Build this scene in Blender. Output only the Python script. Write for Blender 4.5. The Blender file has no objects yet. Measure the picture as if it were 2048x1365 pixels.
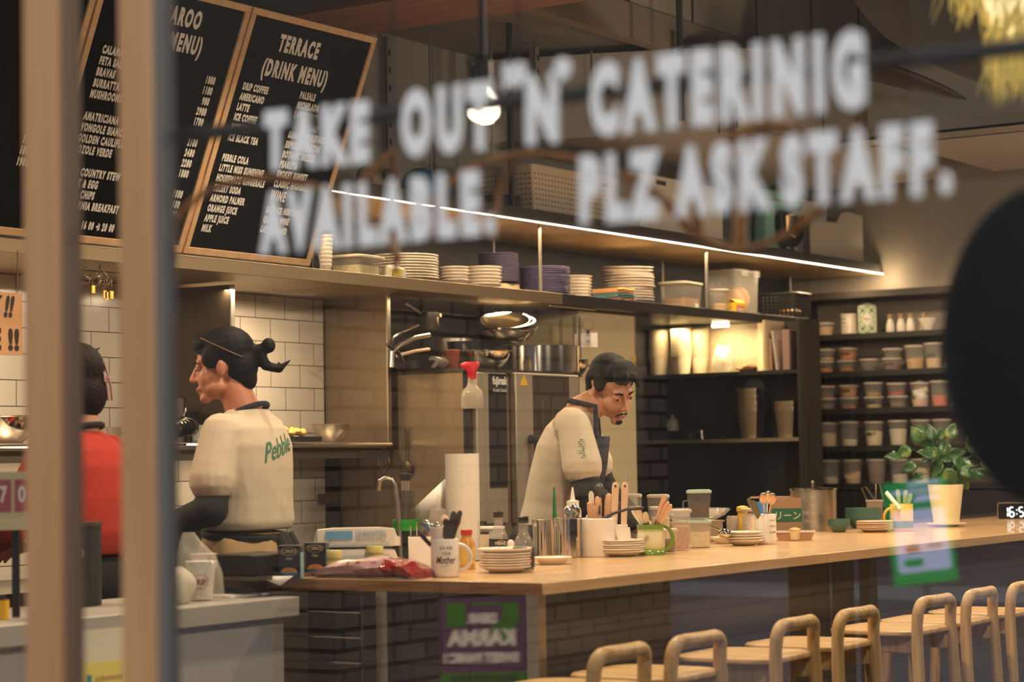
import bpy, math, random
from mathutils import Vector, Matrix, Euler
random.seed(7)
S = bpy.context.scene
COL = S.collection
PI = math.pi
# ---------------------------------------------------------------- camera
FPX, CX, CY = 4357.0, 1024.0, 682.5
V1 = (3900.0 - CX, 870.0 - CY); V2 = (-5600.0 - CX, 1030.0 - CY)
FPX = math.sqrt(-(V1[0]*V2[0] + V1[1]*V2[1]))
XC = Vector((V1[0], V1[1], FPX)).normalized()
YC = Vector((V2[0], V2[1], FPX)).normalized()
ZC = XC.cross(YC).normalized()
ROW = [Vector((XC[i], YC[i], ZC[i])) for i in range(3)]      # camera right, down, forward in the room's axes
EYE = Vector((0, 0, 1.3))
cam_d = bpy.data.cameras.new('camera'); cam = bpy.data.objects.new('camera', cam_d); COL.objects.link(cam)
m = Matrix.Identity(4)
for i in range(3):
    m[i][0] = ROW[0][i]; m[i][1] = -ROW[1][i]; m[i][2] = -ROW[2][i]; m[i][3] = EYE[i]
cam.matrix_world = m
cam_d.sensor_fit = 'HORIZONTAL'; cam_d.sensor_width = 36.0; cam_d.lens = FPX*36.0/2048.0
cam_d.clip_start = 0.05; cam_d.clip_end = 200
cam_d.dof.use_dof = True; cam_d.dof.focus_distance = 8.2; cam_d.dof.aperture_fstop = 2.9
S.camera = cam
# ---------------------------------------------------------------- view, world
S.view_settings.view_transform = 'Standard'; S.view_settings.look = 'None'
S.view_settings.exposure = 0.0; S.view_settings.gamma = 1.0; S.view_settings.use_curve_mapping = False
S.cycles.use_denoising = True
S.cycles.max_bounces = 8; S.cycles.diffuse_bounces = 4; S.cycles.glossy_bounces = 4
S.cycles.transparent_max_bounces = 24; S.cycles.transmission_bounces = 6
S.cycles.sample_clamp_indirect = 4.0
S.cycles.caustics_reflective = False; S.cycles.caustics_refractive = False
W = bpy.data.worlds.new('sky'); S.world = W; W.use_nodes = True
bg = W.node_tree.nodes['Background']; bg.inputs[0].default_value = (1.0, 0.98, 0.95, 1); bg.inputs[1].default_value = 2.1
# ---------------------------------------------------------------- large lights (the room's lamps and added unseen lights)
def lamp(kind, loc, power, color=(1, .72, .42), size=.3, rot=(0, 0, 0), size_y=None, spot=None, blend=.6):
    d = bpy.data.lights.new('lamp_light', kind); d.energy = power; d.color = color
    if kind == 'AREA':
        d.size = size
        if size_y: d.shape = 'RECTANGLE'; d.size_y = size_y
    else:
        d.shadow_soft_size = size
    if kind == 'SPOT': d.spot_size = spot or 2.0; d.spot_blend = blend
    o = bpy.data.objects.new('lamp_light', d); COL.objects.link(o); o.location = loc; o.rotation_euler = rot
    return o
WARM = (1.0, .76, .50)
for x, y, z, p in ((5.6, 3.55, 3.0, 200), (8.3, 3.5, 2.7, 200), (10.2, 2.8, 2.6, 110), (11.6, 2.9, 2.6, 90),
                (4.3, 4.95, 3.0, 110), (6.2, 4.7, 2.95, 90), (8.2, 4.55, 2.9, 80), (10.0, 4.4, 2.75, 50)):
    lamp('SPOT', (x, y, z), p, WARM, .07, spot=2.3, blend=.8)
for x in (5.2, 6.9):                                            # hood lamps above the range
    lamp('AREA', (x, 5.72, 2.0), 16, (1, .76, .48), .5, size_y=.12)
for x, y, p in ((4.6, 1.9, 75), (7.0, 1.9, 85), (9.6, 1.9, 85)): lamp('POINT', (x, y, 2.45), p, (1, .82, .60), .08)   # unseen lights added to brighten the ceiling and dining side
lamp('AREA', (4.9, 5.9, 1.355), 13, (1, .76, .48), 4.6, size_y=.05)      # unseen light added to brighten the tiles below the wall shelf
lamp('AREA', (8.35, 5.62, 2.025), 6, (1, .74, .40), .9, size_y=.05)       # lamp under the plate shelf above the oven
lamp('SPOT', (1.75, 2.9, 2.5), 420, (1, .9, .8), .06, rot=(0, .71, 0), spot=1.2)   # unseen spot added to brighten the pavement poster
# ---------------------------------------------------------------- projection helpers
def ray(px, py):
    return ROW[0]*((px-CX)/FPX) + ROW[1]*((py-CY)/FPX) + ROW[2]
def P(px, py, X=None, Y=None, Z=None):
    """the point of the room seen at this place of the photograph, on a plane of the room"""
    d = ray(px, py)
    if X is not None: t = (X-EYE.x)/d.x
    elif Y is not None: t = (Y-EYE.y)/d.y
    else: t = (Z-EYE.z)/d.z
    return EYE + d*t
def mpp(p): return (Vector(p)-EYE).dot(ROW[2])/FPX              # metres per photograph pixel at a point
# ---------------------------------------------------------------- materials
def lin(c):
    if isinstance(c, str):
        c = c.lstrip('#'); c = [int(c[i:i+2], 16)/255 for i in (0, 2, 4)]
        c = [v/12.92 if v <= .04045 else ((v+.055)/1.055)**2.4 for v in c]
    return (c[0], c[1], c[2], 1)
MATS = {}
def mat(name, col, rough=.5, metal=0, alpha=1, emit=0, spec=.5, noise=0, nscale=30, bump=0, bscale=200, coat=0):
    if name in MATS: return MATS[name]
    M = bpy.data.materials.new(name); M.use_nodes = True; nt = M.node_tree
    b = nt.nodes['Principled BSDF']; c = lin(col)
    b.inputs['Base Color'].default_value = c; b.inputs['Roughness'].default_value = rough
    b.inputs['Metallic'].default_value = metal; b.inputs['Alpha'].default_value = alpha
    b.inputs['Specular IOR Level'].default_value = spec; b.inputs['Coat Weight'].default_value = coat
    if emit: b.inputs['Emission Color'].default_value = c; b.inputs['Emission Strength'].default_value = emit
    if noise or bump: tc = nt.nodes.new('ShaderNodeTexCoord')
    if noise:
        n = nt.nodes.new('ShaderNodeTexNoise'); n.inputs['Scale'].default_value = nscale; n.inputs['Detail'].default_value = 4
        nt.links.new(tc.outputs['Object'], n.inputs['Vector'])
        mx = nt.nodes.new('ShaderNodeMix'); mx.data_type = 'RGBA'
        mx.inputs[6].default_value = [v*(1-noise) for v in c[:3]]+[1]; mx.inputs[7].default_value = [min(1, v*(1+noise)) for v in c[:3]]+[1]
        nt.links.new(n.outputs['Fac'], mx.inputs[0]); nt.links.new(mx.outputs[2], b.inputs['Base Color'])
    if bump:
        n2 = nt.nodes.new('ShaderNodeTexNoise'); n2.inputs['Scale'].default_value = bscale
        nt.links.new(tc.outputs['Object'], n2.inputs['Vector'])
        bp = nt.nodes.new('ShaderNodeBump'); bp.inputs['Strength'].default_value = bump; bp.inputs['Distance'].default_value = .01
        nt.links.new(n2.outputs['Fac'], bp.inputs['Height']); nt.links.new(bp.outputs[0], b.inputs['Normal'])
    MATS[name] = M; return M
def wood(name, c1, c2, axis='X', rough=.4, scale=1.0, coat=0):
    M = bpy.data.materials.new(name); M.use_nodes = True; nt = M.node_tree; b = nt.nodes['Principled BSDF']
    tc = nt.nodes.new('ShaderNodeTexCoord'); mp = nt.nodes.new('ShaderNodeMapping')
    s = {'X': (1.2, 14, 14), 'Y': (14, 1.2, 14), 'Z': (14, 14, 1.2)}[axis]
    mp.inputs['Scale'].default_value = [v*scale for v in s]
    n = nt.nodes.new('ShaderNodeTexNoise'); n.inputs['Scale'].default_value = 3; n.inputs['Detail'].default_value = 6; n.inputs['Distortion'].default_value = .6
    r = nt.nodes.new('ShaderNodeValToRGB'); r.color_ramp.elements[0].position = .32; r.color_ramp.elements[1].position = .68
    r.color_ramp.elements[0].color = lin(c1); r.color_ramp.elements[1].color = lin(c2)
    nt.links.new(tc.outputs['Object'], mp.inputs['Vector']); nt.links.new(mp.outputs[0], n.inputs['Vector'])
    nt.links.new(n.outputs['Fac'], r.inputs[0]); nt.links.new(r.outputs[0], b.inputs['Base Color'])
    b.inputs['Roughness'].default_value = rough; b.inputs['Coat Weight'].default_value = coat
    MATS[name] = M; return M
def tiles(name, tile, grout, w, h, mort, rough, ox=0, oz=0, plane='XZ', vary=.06, bump=.3):
    M = bpy.data.materials.new(name); M.use_nodes = True; nt = M.node_tree; b = nt.nodes['Principled BSDF']
    tc = nt.nodes.new('ShaderNodeTexCoord'); sp = nt.nodes.new('ShaderNodeSeparateXYZ'); cb = nt.nodes.new('ShaderNodeCombineXYZ')
    nt.links.new(tc.outputs['Object'], sp.inputs[0])
    ad = nt.nodes.new('ShaderNodeMath'); ad.inputs[1].default_value = ox; az = nt.nodes.new('ShaderNodeMath'); az.inputs[1].default_value = oz
    nt.links.new(sp.outputs[0 if plane[0] == 'X' else 1], ad.inputs[0]); nt.links.new(sp.outputs[2], az.inputs[0])
    nt.links.new(ad.outputs[0], cb.inputs[0]); nt.links.new(az.outputs[0], cb.inputs[1])
    br = nt.nodes.new('ShaderNodeTexBrick'); br.inputs['Scale'].default_value = 1
    br.inputs['Brick Width'].default_value = w; br.inputs['Row Height'].default_value = h; br.inputs['Mortar Size'].default_value = mort
    br.inputs['Mortar Smooth'].default_value = .1
    c = lin(tile); br.inputs['Color1'].default_value = [v*(1-vary) for v in c[:3]]+[1]; br.inputs['Color2'].default_value = [min(1, v*(1+vary)) for v in c[:3]]+[1]
    br.inputs['Mortar'].default_value = lin(grout)
    nt.links.new(cb.outputs[0], br.inputs['Vector']); nt.links.new(br.outputs['Color'], b.inputs['Base Color'])
    bp = nt.nodes.new('ShaderNodeBump'); bp.inputs['Strength'].default_value = bump; bp.inputs['Distance'].default_value = .004; bp.invert = True
    nt.links.new(br.outputs['Fac'], bp.inputs['Height']); nt.links.new(bp.outputs[0], b.inputs['Normal'])
    b.inputs['Roughness'].default_value = rough; MATS[name] = M; return M
def glass_pane(name, refl=.1, tint=(1, 1, 1)):
    M = bpy.data.materials.new(name); M.use_nodes = True; nt = M.node_tree; nt.nodes.remove(nt.nodes['Principled BSDF'])
    out = nt.nodes['Material Output']; t = nt.nodes.new('ShaderNodeBsdfTransparent'); t.inputs[0].default_value = (*tint, 1)
    g = nt.nodes.new('ShaderNodeBsdfGlossy'); g.inputs['Roughness'].default_value = 0.0
    fr = nt.nodes.new('ShaderNodeFresnel'); ge = nt.nodes.new('ShaderNodeNewGeometry'); mr = nt.nodes.new('ShaderNodeMapRange')
    mr.inputs[3].default_value = 1.5; mr.inputs[4].default_value = 1/1.5
    nt.links.new(ge.outputs['Backfacing'], mr.inputs[0]); nt.links.new(mr.outputs[0], fr.inputs[0])
    a = nt.nodes.new('ShaderNodeMath'); a.inputs[1].default_value = refl; a.use_clamp = True
    mx = nt.nodes.new('ShaderNodeMixShader')
    nt.links.new(fr.outputs[0], a.inputs[0]); nt.links.new(a.outputs[0], mx.inputs[0])
    nt.links.new(t.outputs[0], mx.inputs[1]); nt.links.new(g.outputs[0], mx.inputs[2]); nt.links.new(mx.outputs[0], out.inputs[0])
    MATS[name] = M; return M
STEEL = mat('brushed_steel', (.56, .50, .42), .32, 1)
POLISH = mat('polished_steel', (.72, .68, .62), .12, 1)
DSTEEL = mat('dark_steel', (.16, .14, .12), .4, 1)
HOODST = mat('shelf_steel', (.36, .265, .155), .42, .75)
BLACK = mat('black_matte', (.012, .012, .012), .55)
BLACKG = mat('black_gloss', (.01, .01, .011), .2)
WHITE = mat('white_ceramic', (.78, .70, .60), .25)
PLATEW = mat('plate_white', (.80, .72, .62), .3)
CREAM = mat('cream', (.72, .58, .36), .4)
PAPER = mat('paper_white', (.78, .74, .68), .8)
FROST = mat('frosted_plastic', (.75, .70, .62), .35, alpha=.20)
CLEARP = mat('clear_plastic', (.8, .78, .74), .12, alpha=.10)
GLASSY = mat('clear_glass', (.8, .8, .76), .04, alpha=.2, spec=1)
LIDW = mat('lid_plastic', (.62, .56, .47), .4, alpha=.85)
OAK = wood('oak_counter', '#c59d6c', '#d6b384', 'X', .28, .7, .3)
OAKEND = wood('oak_end', '#7d4f28', '#9a6a3c', 'Y', .5, 2.0)
STOOLW = wood('oak_stool', '#ae884e', '#d6b27c', 'Y', .45, 1.0)
STOOLL = wood('oak_stool_leg', '#b08c56', '#d2ae78', 'Z', .5, 1.0)
PLY = wood('plywood', '#6b4424', '#845631', 'Y', .6, .5)
FRAMEW = wood('pine_frame', '#cba274', '#dbb78c', 'Z', .6, .5)
POSTW = wood('post_wood', '#ae8055', '#bb8e62', 'Z', .6, .3)
# ---------------------------------------------------------------- mesh builder
class MB:
    def __init__(s): s.v = []; s.f = []; s.mi = []
    def add(s, vs, fs, mi=0, M=None):
        o = len(s.v)
        s.v += [tuple(M @ Vector(p)) if M else tuple(p) for p in vs]
        s.f += [tuple(i+o for i in f) for f in fs]; s.mi += [mi]*len(fs); return s
    def box(s, lo, hi, mi=0, M=None):
        (a, b, c), (d, e, f) = lo, hi
        return s.add([(a, b, c), (d, b, c), (d, e, c), (a, e, c), (a, b, f), (d, b, f), (d, e, f), (a, e, f)],
                     [(0, 3, 2, 1), (4, 5, 6, 7), (0, 1, 5, 4), (1, 2, 6, 5), (2, 3, 7, 6), (3, 0, 4, 7)], mi, M)
    def cbox(s, c, d, mi=0, M=None):
        return s.box([c[i]-d[i]/2 for i in range(3)], [c[i]+d[i]/2 for i in range(3)], mi, M)
    def lathe(s, prof, c=(0, 0, 0), n=24, mi=0, M=None, sx=1, sy=1):
        vs = []; fs = []; k = len(prof)
        for r, z in prof:
            for i in range(n):
                a = 2*PI*i/n; vs.append((c[0]+r*math.cos(a)*sx, c[1]+r*math.sin(a)*sy, c[2]+z))
        for j in range(k-1):
            for i in range(n):
                fs.append((j*n+i, j*n+(i+1) % n, (j+1)*n+(i+1) % n, (j+1)*n+i))
        if prof[0][0] > 1e-6: fs.append(tuple(range(n-1, -1, -1)))
        if prof[-1][0] > 1e-6: fs.append(tuple((k-1)*n+i for i in range(n)))
        return s.add(vs, fs, mi, M)
    def tube(s, pts, r, n=8, mi=0, closed=False, M=None):
        pts = [Vector(p) for p in pts]; k = len(pts); rs = r if isinstance(r, (list, tuple)) else [r]*k
        vs = []; fs = []; up = None
        for j in range(k):
            t = (pts[(j+1) % k]-pts[j-1]) if closed else (pts[min(j+1, k-1)]-pts[max(j-1, 0)])
            t = t.normalized() if t.length > 1e-9 else Vector((0, 0, 1))
            if up is None: up = t.orthogonal().normalized()
            up = (up - t*up.dot(t)); up = up.normalized() if up.length > 1e-6 else t.orthogonal().normalized()
            w = t.cross(up)
            for i in range(n):
                a = 2*PI*i/n; vs.append(pts[j] + (up*math.cos(a)+w*math.sin(a))*rs[j])
        for j in range(k if closed else k-1):
            q = (j+1) % k
            for i in range(n): fs.append((j*n+i, j*n+(i+1) % n, q*n+(i+1) % n, q*n+i))
        if not closed: fs += [tuple(range(n-1, -1, -1)), tuple((k-1)*n+i for i in range(n))]
        return s.add(vs, fs, mi, M)
    def cyl(s, p0, p1, r0, r1=None, n=16, mi=0): return s.tube([p0, p1], [r0, r0 if r1 is None else r1], n, mi)
    def ell(s, c, r, n=16, mi=0, M=None, lo=0.0, hi=1.0):
        k = max(6, n//2); prof = [(math.sin(PI*(lo+(hi-lo)*j/k)), -math.cos(PI*(lo+(hi-lo)*j/k))) for j in range(k+1)]
        m4 = Matrix.Translation(c) @ Matrix.Diagonal((r[0], r[1], r[2], 1))
        return s.lathe([(max(p, 1e-5), z) for p, z in prof], (0, 0, 0), n, mi, (M @ m4) if M else m4)
    def prism(s, poly, z0, z1, mi=0, M=None):
        n = len(poly)
        return s.add([(x, y, z0) for x, y in poly]+[(x, y, z1) for x, y in poly],
                     [tuple(range(n-1, -1, -1)), tuple(range(n, 2*n))]+[(i, (i+1) % n, n+(i+1) % n, n+i) for i in range(n)], mi, M)
    def loft(s, rings, mi=0, cap=True):
        n = len(rings[0]); vs = [p for r in rings for p in r]; fs = []
        for j in range(len(rings)-1):
            for i in range(n): fs.append((j*n+i, j*n+(i+1) % n, (j+1)*n+(i+1) % n, (j+1)*n+i))
        if cap: fs += [tuple(range(n-1, -1, -1)), tuple((len(rings)-1)*n+i for i in range(n))]
        return s.add(vs, fs, mi)
def rrect(w, d, r, n=4, cx=0, cy=0):
    pts = []
    for qx, qy, a0 in ((1, 1, 0), (-1, 1, PI/2), (-1, -1, PI), (1, -1, 1.5*PI)):
        for i in range(n+1):
            a = a0+PI/2*i/n; pts.append((cx+qx*(w/2-r)+r*math.cos(a), cy+qy*(d/2-r)+r*math.sin(a)))
    return pts
def tag(o, label, cat=None, group=None, kind=None):
    if label: o['label'] = label
    if cat: o['category'] = cat
    if group: o['group'] = group
    if kind: o['kind'] = kind
    return o
def ob(name, mb, mats, parent=None, loc=None, rot=None, bevel=0, smooth=35, label=None):
    me = bpy.data.meshes.new(name); me.from_pydata(mb.v, [], mb.f)
    for M in (mats if isinstance(mats, (list, tuple)) else [mats]): me.materials.append(M)
    if any(mb.mi): me.polygons.foreach_set('material_index', mb.mi)
    if smooth:
        me.shade_smooth(); me.set_sharp_from_angle(angle=math.radians(smooth))
    me.update(); o = bpy.data.objects.new(name, me); COL.objects.link(o)
    if parent: o.parent = parent
    if loc is not None: o.location = loc
    if rot is not None: o.rotation_euler = rot
    if bevel:
        b = o.modifiers.new('bevel', 'BEVEL'); b.width = bevel; b.segments = 2; b.limit_method = 'ANGLE'; b.angle_limit = .7
    if label: o['label'] = label
    return o
def thing(name, label, cat, loc=(0, 0, 0), rot=0, group=None):
    o = bpy.data.objects.new(name, None); COL.objects.link(o); o.location = loc
    o.rotation_euler = rot if isinstance(rot, (tuple, list)) else (0, 0, rot); o.empty_display_size = .05
    return tag(o, label, cat, group)
def one(name, mb, mats, label, cat, loc=(0, 0, 0), rot=0, group=None, **k):
    o = ob(name, mb, mats, None, loc, rot if isinstance(rot, (tuple, list)) else (0, 0, rot), **k)
    return tag(o, label, cat, group)
def struct(name, mb, mats, **k): return tag(ob(name, mb, mats, **k), None, None, None, 'structure')
def copy_tree(o, parent=None, loc=None, rot=None, label=None, group=None):
    c = o.copy(); COL.objects.link(c)
    if parent: c.parent = parent
    if loc is not None: c.location = loc
    if rot is not None: c.rotation_euler = rot if isinstance(rot, (tuple, list)) else (0, 0, rot)
    if label: c['label'] = label
    if group: c['group'] = group
    for ch in list(o.children): copy_tree(ch, c)
    return c
ORD = ['topmost', 'second', 'third', 'fourth', 'fifth', 'sixth', 'seventh', 'eighth', 'ninth', 'tenth', 'eleventh', 'twelfth',
       'thirteenth', 'fourteenth', 'fifteenth', 'sixteenth', 'seventeenth', 'eighteenth', 'nineteenth', 'twentieth', 'twenty-first', 'twenty-second']
# ---------------------------------------------------------------- lettering
def text_mb(txt, size=.1, bold=0.0, sx=1.0, shear=0.0, align='LEFT', space=1.0, depth=0.0008, line=1.0):
    cu = bpy.data.curves.new('t', 'FONT'); cu.body = txt; cu.size = size; cu.offset = bold; cu.shear = shear
    cu.align_x = align; cu.space_character = space; cu.space_line = line; cu.extrude = depth/2; cu.resolution_u = 3
    o = bpy.data.objects.new('t', cu); COL.objects.link(o)
    dg = bpy.context.evaluated_depsgraph_get(); me = o.evaluated_get(dg).to_mesh()
    mb = MB(); mb.v = [(v.co.x*sx, v.co.y, v.co.z) for v in me.vertices]; mb.f = [tuple(p.vertices) for p in me.polygons]; mb.mi = [0]*len(mb.f)
    o.to_mesh_clear() if False else None
    bpy.data.objects.remove(o); bpy.data.curves.remove(cu); return mb
def text(txt, M, material, parent=None, size=.1, name='lettering', fit=None, **k):
    """lettering laid in the plane of matrix M (x along the line, y up, z out of the surface); fit = (width, height) to fill"""
    mb = text_mb(txt, size, **k)
    if fit and mb.v:
        x0 = min(p[0] for p in mb.v); x1 = max(p[0] for p in mb.v); y0 = min(p[1] for p in mb.v); y1 = max(p[1] for p in mb.v)
        fx = fit[0]/(x1-x0); fy = (fit[1]/(y1-y0)) if fit[1] else fx
        mb.v = [((p[0]-x0)*fx, (p[1]-y0)*fy, p[2]) for p in mb.v]
    mb.v = [tuple(M @ Vector(p)) for p in mb.v]
    return ob(name, mb, material, parent, smooth=0)
def frame(o, x, y):
    x = Vector(x).normalized(); y = Vector(y); y = (y-x*y.dot(x)).normalized(); z = x.cross(y); M = Matrix.Identity(4)
    for i in range(3): M[i][0] = x[i]; M[i][1] = y[i]; M[i][2] = z[i]; M[i][3] = o[i]
    return M
# ================================================================ the room
XW, YB, XR, YS, ZS, CH = 2.3, 6.1, 12.5, 5.5, 2.085, .95        # window plane, back wall, end wall, shelf front, shelf top, counter height
TILEW = tiles('white_tile', (.74, .66, .54), (.05, .035, .02), .2, .1, .0018, .18, ox=.05, oz=.07, vary=.02)
TILEB = tiles('black_tile', (.014, .0115, .0095), (.006, .005, .004), .2, .1, .003, .5, ox=.05, oz=.07, vary=.1)
TILEY = tiles('dark_tile_end', (.045, .036, .028), (.012, .010, .008), .2, .1, .003, .3, plane='YZ', vary=.15)
GREY = mat('grey_paint', (.27, .255, .23), .8, noise=.12, nscale=3)
GREYD = mat('grey_ceiling', (.19, .178, .17), .85, noise=.2, nscale=2)
PLASTER = mat('plaster', (.34, .285, .22), .85, noise=.15, nscale=4)
FLOORM = mat('floor_concrete', (.16, .14, .12), .5, noise=.25, nscale=3)
struct('floor', MB().box((XW, -3.2, -.1), (XR, YB, 0)), FLOORM)
struct('wall_back', MB().box((XW, YB, -.1), (7.72, YB+.15, 2.06)), TILEW)
struct('wall_back_dark', MB().box((7.72, YB, -.1), (XR, YB+.15, 2.06)).box((XW, YB, 2.06), (XR, YB+.15, 2.55)), TILEB)
struct('wall_back_upper', MB().box((XW, YB, 2.55), (XR, YB+.15, 4.5)), GREY)
struct('wall_right', MB().box((XR, -3.2, -.1), (XR+.15, YB+.15, 4.5)), PLASTER)
struct('wall_front', MB().box((XW, -3.35, -.1), (XR+.15, -3.2, 4.5)), mat('side_wall', (.10, .085, .07), .8))
struct('ceiling', MB().box((XW, 5.18, 3.32), (XR, YB, 3.4)), GREYD)
struct('ceiling_high', MB().box((XW, -3.2, 4.3), (XR, 5.3, 4.4)), mat('ceiling_dark', (.06, .05, .045), .9))
struct('trim_ceiling', MB().box((XW, 5.13, 3.28), (XR, 5.2, 3.45)), mat('ceiling_trim', (.22, .17, .12), .7))
# panelled face above the lower ceiling
mb = MB().box((7.28, 5.14, 3.46), (XR, 5.2, 4.3)); sm = MB()
for px in (1130, 1255, 1383, 1511, 1620, 1715): x = P(px, 40, Y=5.14).x; sm.box((x, 5.134, 3.46), (x+.012, 5.14, 4.3))
o = struct('wall_bulkhead', mb, mat('beige_panel', (.30, .255, .195), .8, noise=.1, nscale=3)); ob('trim_seam', sm, BLACK, o)
# ceiling beam clad in plywood, running along Y
struct('ceiling_beam', MB().box((6.8, -3.2, 3.1), (7.28, YB, 3.3)), PLY)
struct('ceiling_near', MB().box((XW, -3.2, 3.12), (6.8, YB, 3.3)), mat('soffit_dark', (.03, .026, .022), .8))
# window wall: lintel, sill wall, posts, panes
struct('wall_window', MB().box((XW-.06, -3.35, 2.75), (XW+.12, YB+.15, 4.5)).box((XW-.06, -3.35, -.1), (XW+.12, -.8, 2.75)).box((XW-.06, 4.6, -.1), (XW+.12, YB+.15, 2.75)), mat('facade', (.06, .055, .05), .7))
PANE = glass_pane('pane_glass', .075)
def yw(px): return P(px, 700, X=XW).y
def post(px0, px1, k):
    y1, y0 = yw(px0), yw(px1)
    o = struct('window_post_'+k, MB().box((XW, y0, -.1), (XW+.012, y1, 2.75)), POSTW, bevel=.003); ob('post_side_shade', MB().box((XW+.0121, y0-.001, -.1), (XW+.050, y1+.001, 2.75)), mat('post_shade_brown', (.23, .145, .10), .6), o)  # rear layer coloured darker brown to paint the post's shaded side
    return y0, y1
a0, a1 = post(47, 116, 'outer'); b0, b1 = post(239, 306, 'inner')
w = struct('window_1', MB().box((XW+.018, -.8, -.1), (XW+.024, b0, 2.75)), PANE)
ob('glazing_bead', MB().box((XW+.006, b0-.012, -.1), (XW+.036, b0, 2.75)), mat('blue_grey_edge', (.15, .14, .13), .6), w)
struct('window_2', MB().box((XW+.018, b1, -.1), (XW+.024, a0, 2.75)), glass_pane('pane_glass_b', .0))
struct('window_3', MB().box((XW+.018, a1, -.1), (XW+.024, 4.6, 2.75)), MATS['pane_glass_b'])
# glazing bar just inside the glass
q0, q1 = P(700, 236, X=XW+.06), P(2060, 92, X=XW+.06)
struct('window_bar', MB().tube([q0+(q0-q1)*.35, q0, q1, q1+(q1-q0)*.5], .011), mat('bar_dark', (.02, .017, .015), .5))
# ================================================================ outdoors, seen only mirrored in the glass
struct('pavement', MB().box((-40, -30, -.2), (XW-.06, 40, -.02)), mat('asphalt', (.07, .085, .125), .9, noise=.5, nscale=.35))
struct('path_far', MB().box((-15.5, -30, -.019), (-13.5, 40, -.012)), mat('road_line', (.22, .26, .33), .9, noise=.4, nscale=.8))
struct('wall_outdoor_brick', MB().box((-4.26, 5.0, -.1), (-1.74, 5.3, 1.95)), tiles('brown_brick', (.15, .11, .08), (.025, .018, .013), .21, .075, .009, .8, vary=.25))
struct('building_opposite', MB().box((-26, -30, -.1), (-25, 40, 14)), mat('facade_opposite', (.06, .065, .075), .8, noise=.5, nscale=.4))
struct('building_opposite_near', MB().box((-24, 12, -.1), (XW, 13, 9)), mat('facade_side', (.05, .045, .04), .8, noise=.5, nscale=.5))
# ================================================================ large fixed furniture
def PD(px, py, d): return EYE + ray(px, py)*d
# ---- bar counter
XE = 5.18
t = thing('bar_counter', 'long light oak bar counter on a dark tiled base, stools along its front', 'counter', (XE, 3.32, 0))
ob('worktop', MB().box((0, 0, CH-.035), (6.95, .95, CH)), OAK, t, bevel=.003)
ob('worktop_end', MB().box((-.004, .002, CH-.034), (0, .999, CH-.001)), OAKEND, t, label='darker end grain of the worktop')
ob('base', MB().box((.07, .08, 0), (6.9, .9, CH-.036)), TILEY, t, label='dark tiled base')
ob('corner_trim', MB().box((.02, .03, 0), (.06, .07, CH-.036)), STEEL, t, label='bright metal corner strip')
ob('corner_trim', MB().box((.03, .57, 0), (.07, .61, CH-.036)), STEEL, t, label='bright metal corner strip')
ob('back_worktop', MB().box((0, .951, CH-.035), (6.95, 1.2, CH)), mat('dark_worktop', (.05, .035, .025), .4), t, label='dark rear strip of the worktop')
# ---- wire rack under the counter end
rk = MB()
for i in range(9): rk.cyl((XE-.01, 3.95, .25+.075*i), (XE-.01, 4.36, .25+.075*i), .003, n=6)
for y in (3.95, 4.36): rk.cyl((XE-.01, y, .0), (XE-.01, y, .9), .006, n=6)
one('wire_rack', rk, DSTEEL, 'thin dark wire rack below the end of the oak counter', 'rack')
# ---- white register counter
t = thing('service_counter', 'low pale grey metal service counter standing before the cooks', 'counter', (2.45, 4.14, 0))
LGREY = mat('pale_metal', (.46, .43, .38), .38, .25, noise=.06, nscale=2)
ob('top', MB().box((0, 0, .842), (2.66, .5, .9)), LGREY, t, bevel=.003)
ob('body', MB().box((0, .03, 0), (2.62, .48, .841)), LGREY, t)
ob('door_gap', MB().box((2.02, .0285, .0), (2.026, .031, .84)), DSTEEL, t)
# ---- steel plate shelf
t = thing('plate_shelf', 'long hanging steel shelf carrying plates and tubs', 'shelf', (2.5, YS, ZS))
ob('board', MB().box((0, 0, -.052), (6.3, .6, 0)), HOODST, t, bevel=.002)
ob('board', MB().box((6.301, 0, -.052), (8.99, .6, 0)), mat('shelf_steel_shaded', (.03, .025, .021), .35), t, bevel=.002, label='right half of the shelf board, painted dark as shade')  # same steel, coloured dark where it is less lit and mirrors darkness
# ---- upper shelf with light strip
ZL = 2.40
t = thing('upper_shelf', 'dark upper shelf with a glowing light strip under its front edge', 'shelf', (6.4, 5.45, ZL))
ob('board', MB().box((0, 0, .004), (6.05, .65, .058)), mat('upper_board', (.035, .029, .024), .5), t)
ob('underside', MB().box((0, .02, 0), (6.05, .65, .0035)), mat('ply_under', (.66, .48, .22), .45), t)
led = ob('light_strip', MB().box((0, -.005, -.002), (6.05, .004, .003)), mat('led_glow', (1.0, .80, .62), emit=11), t, label='glowing warm white light strip')
# small light at the shelf's end washing the wall
lamp('POINT', (12.38, 5.41, 2.375), 2.2, (1, .76, .46), .015)
lamp('SPOT', (10.9, 4.5, 2.65), 95, WARM, .06, rot=(0, -.95, 0), spot=1.3)      # unseen spot added to brighten the tub shelves
lamp('AREA', (8.2, 5.50, 2.39), 34, (1, .72, .40), 4.6, size_y=.02)
lamp('AREA', (11.4, 5.50, 2.39), 15, (1, .72, .40), 1.9, size_y=.02)
rods = []
RODM = mat('rod_steel', (.26, .24, .20), .45, .8)
def rod(px, py0, py1, Y, r, label, M=STEEL):
    a = P(px[0], py0, Y=Y); b = P(px[1], py1, Y=Y); b = Vector((a.x, a.y, b.z))
    c = (a+b)/2; mb = MB().cyl(a-c, b-c, r, n=8)
    return one('hanging_rod', mb, M, label, 'rod', c)
def rodz(x, y, z0, z1, r, label, M=RODM):
    return one('hanging_rod', MB().cyl((0, 0, 0), (0, 0, z1-z0), r, n=8), M, label, 'rod', (x, y, z0))
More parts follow.
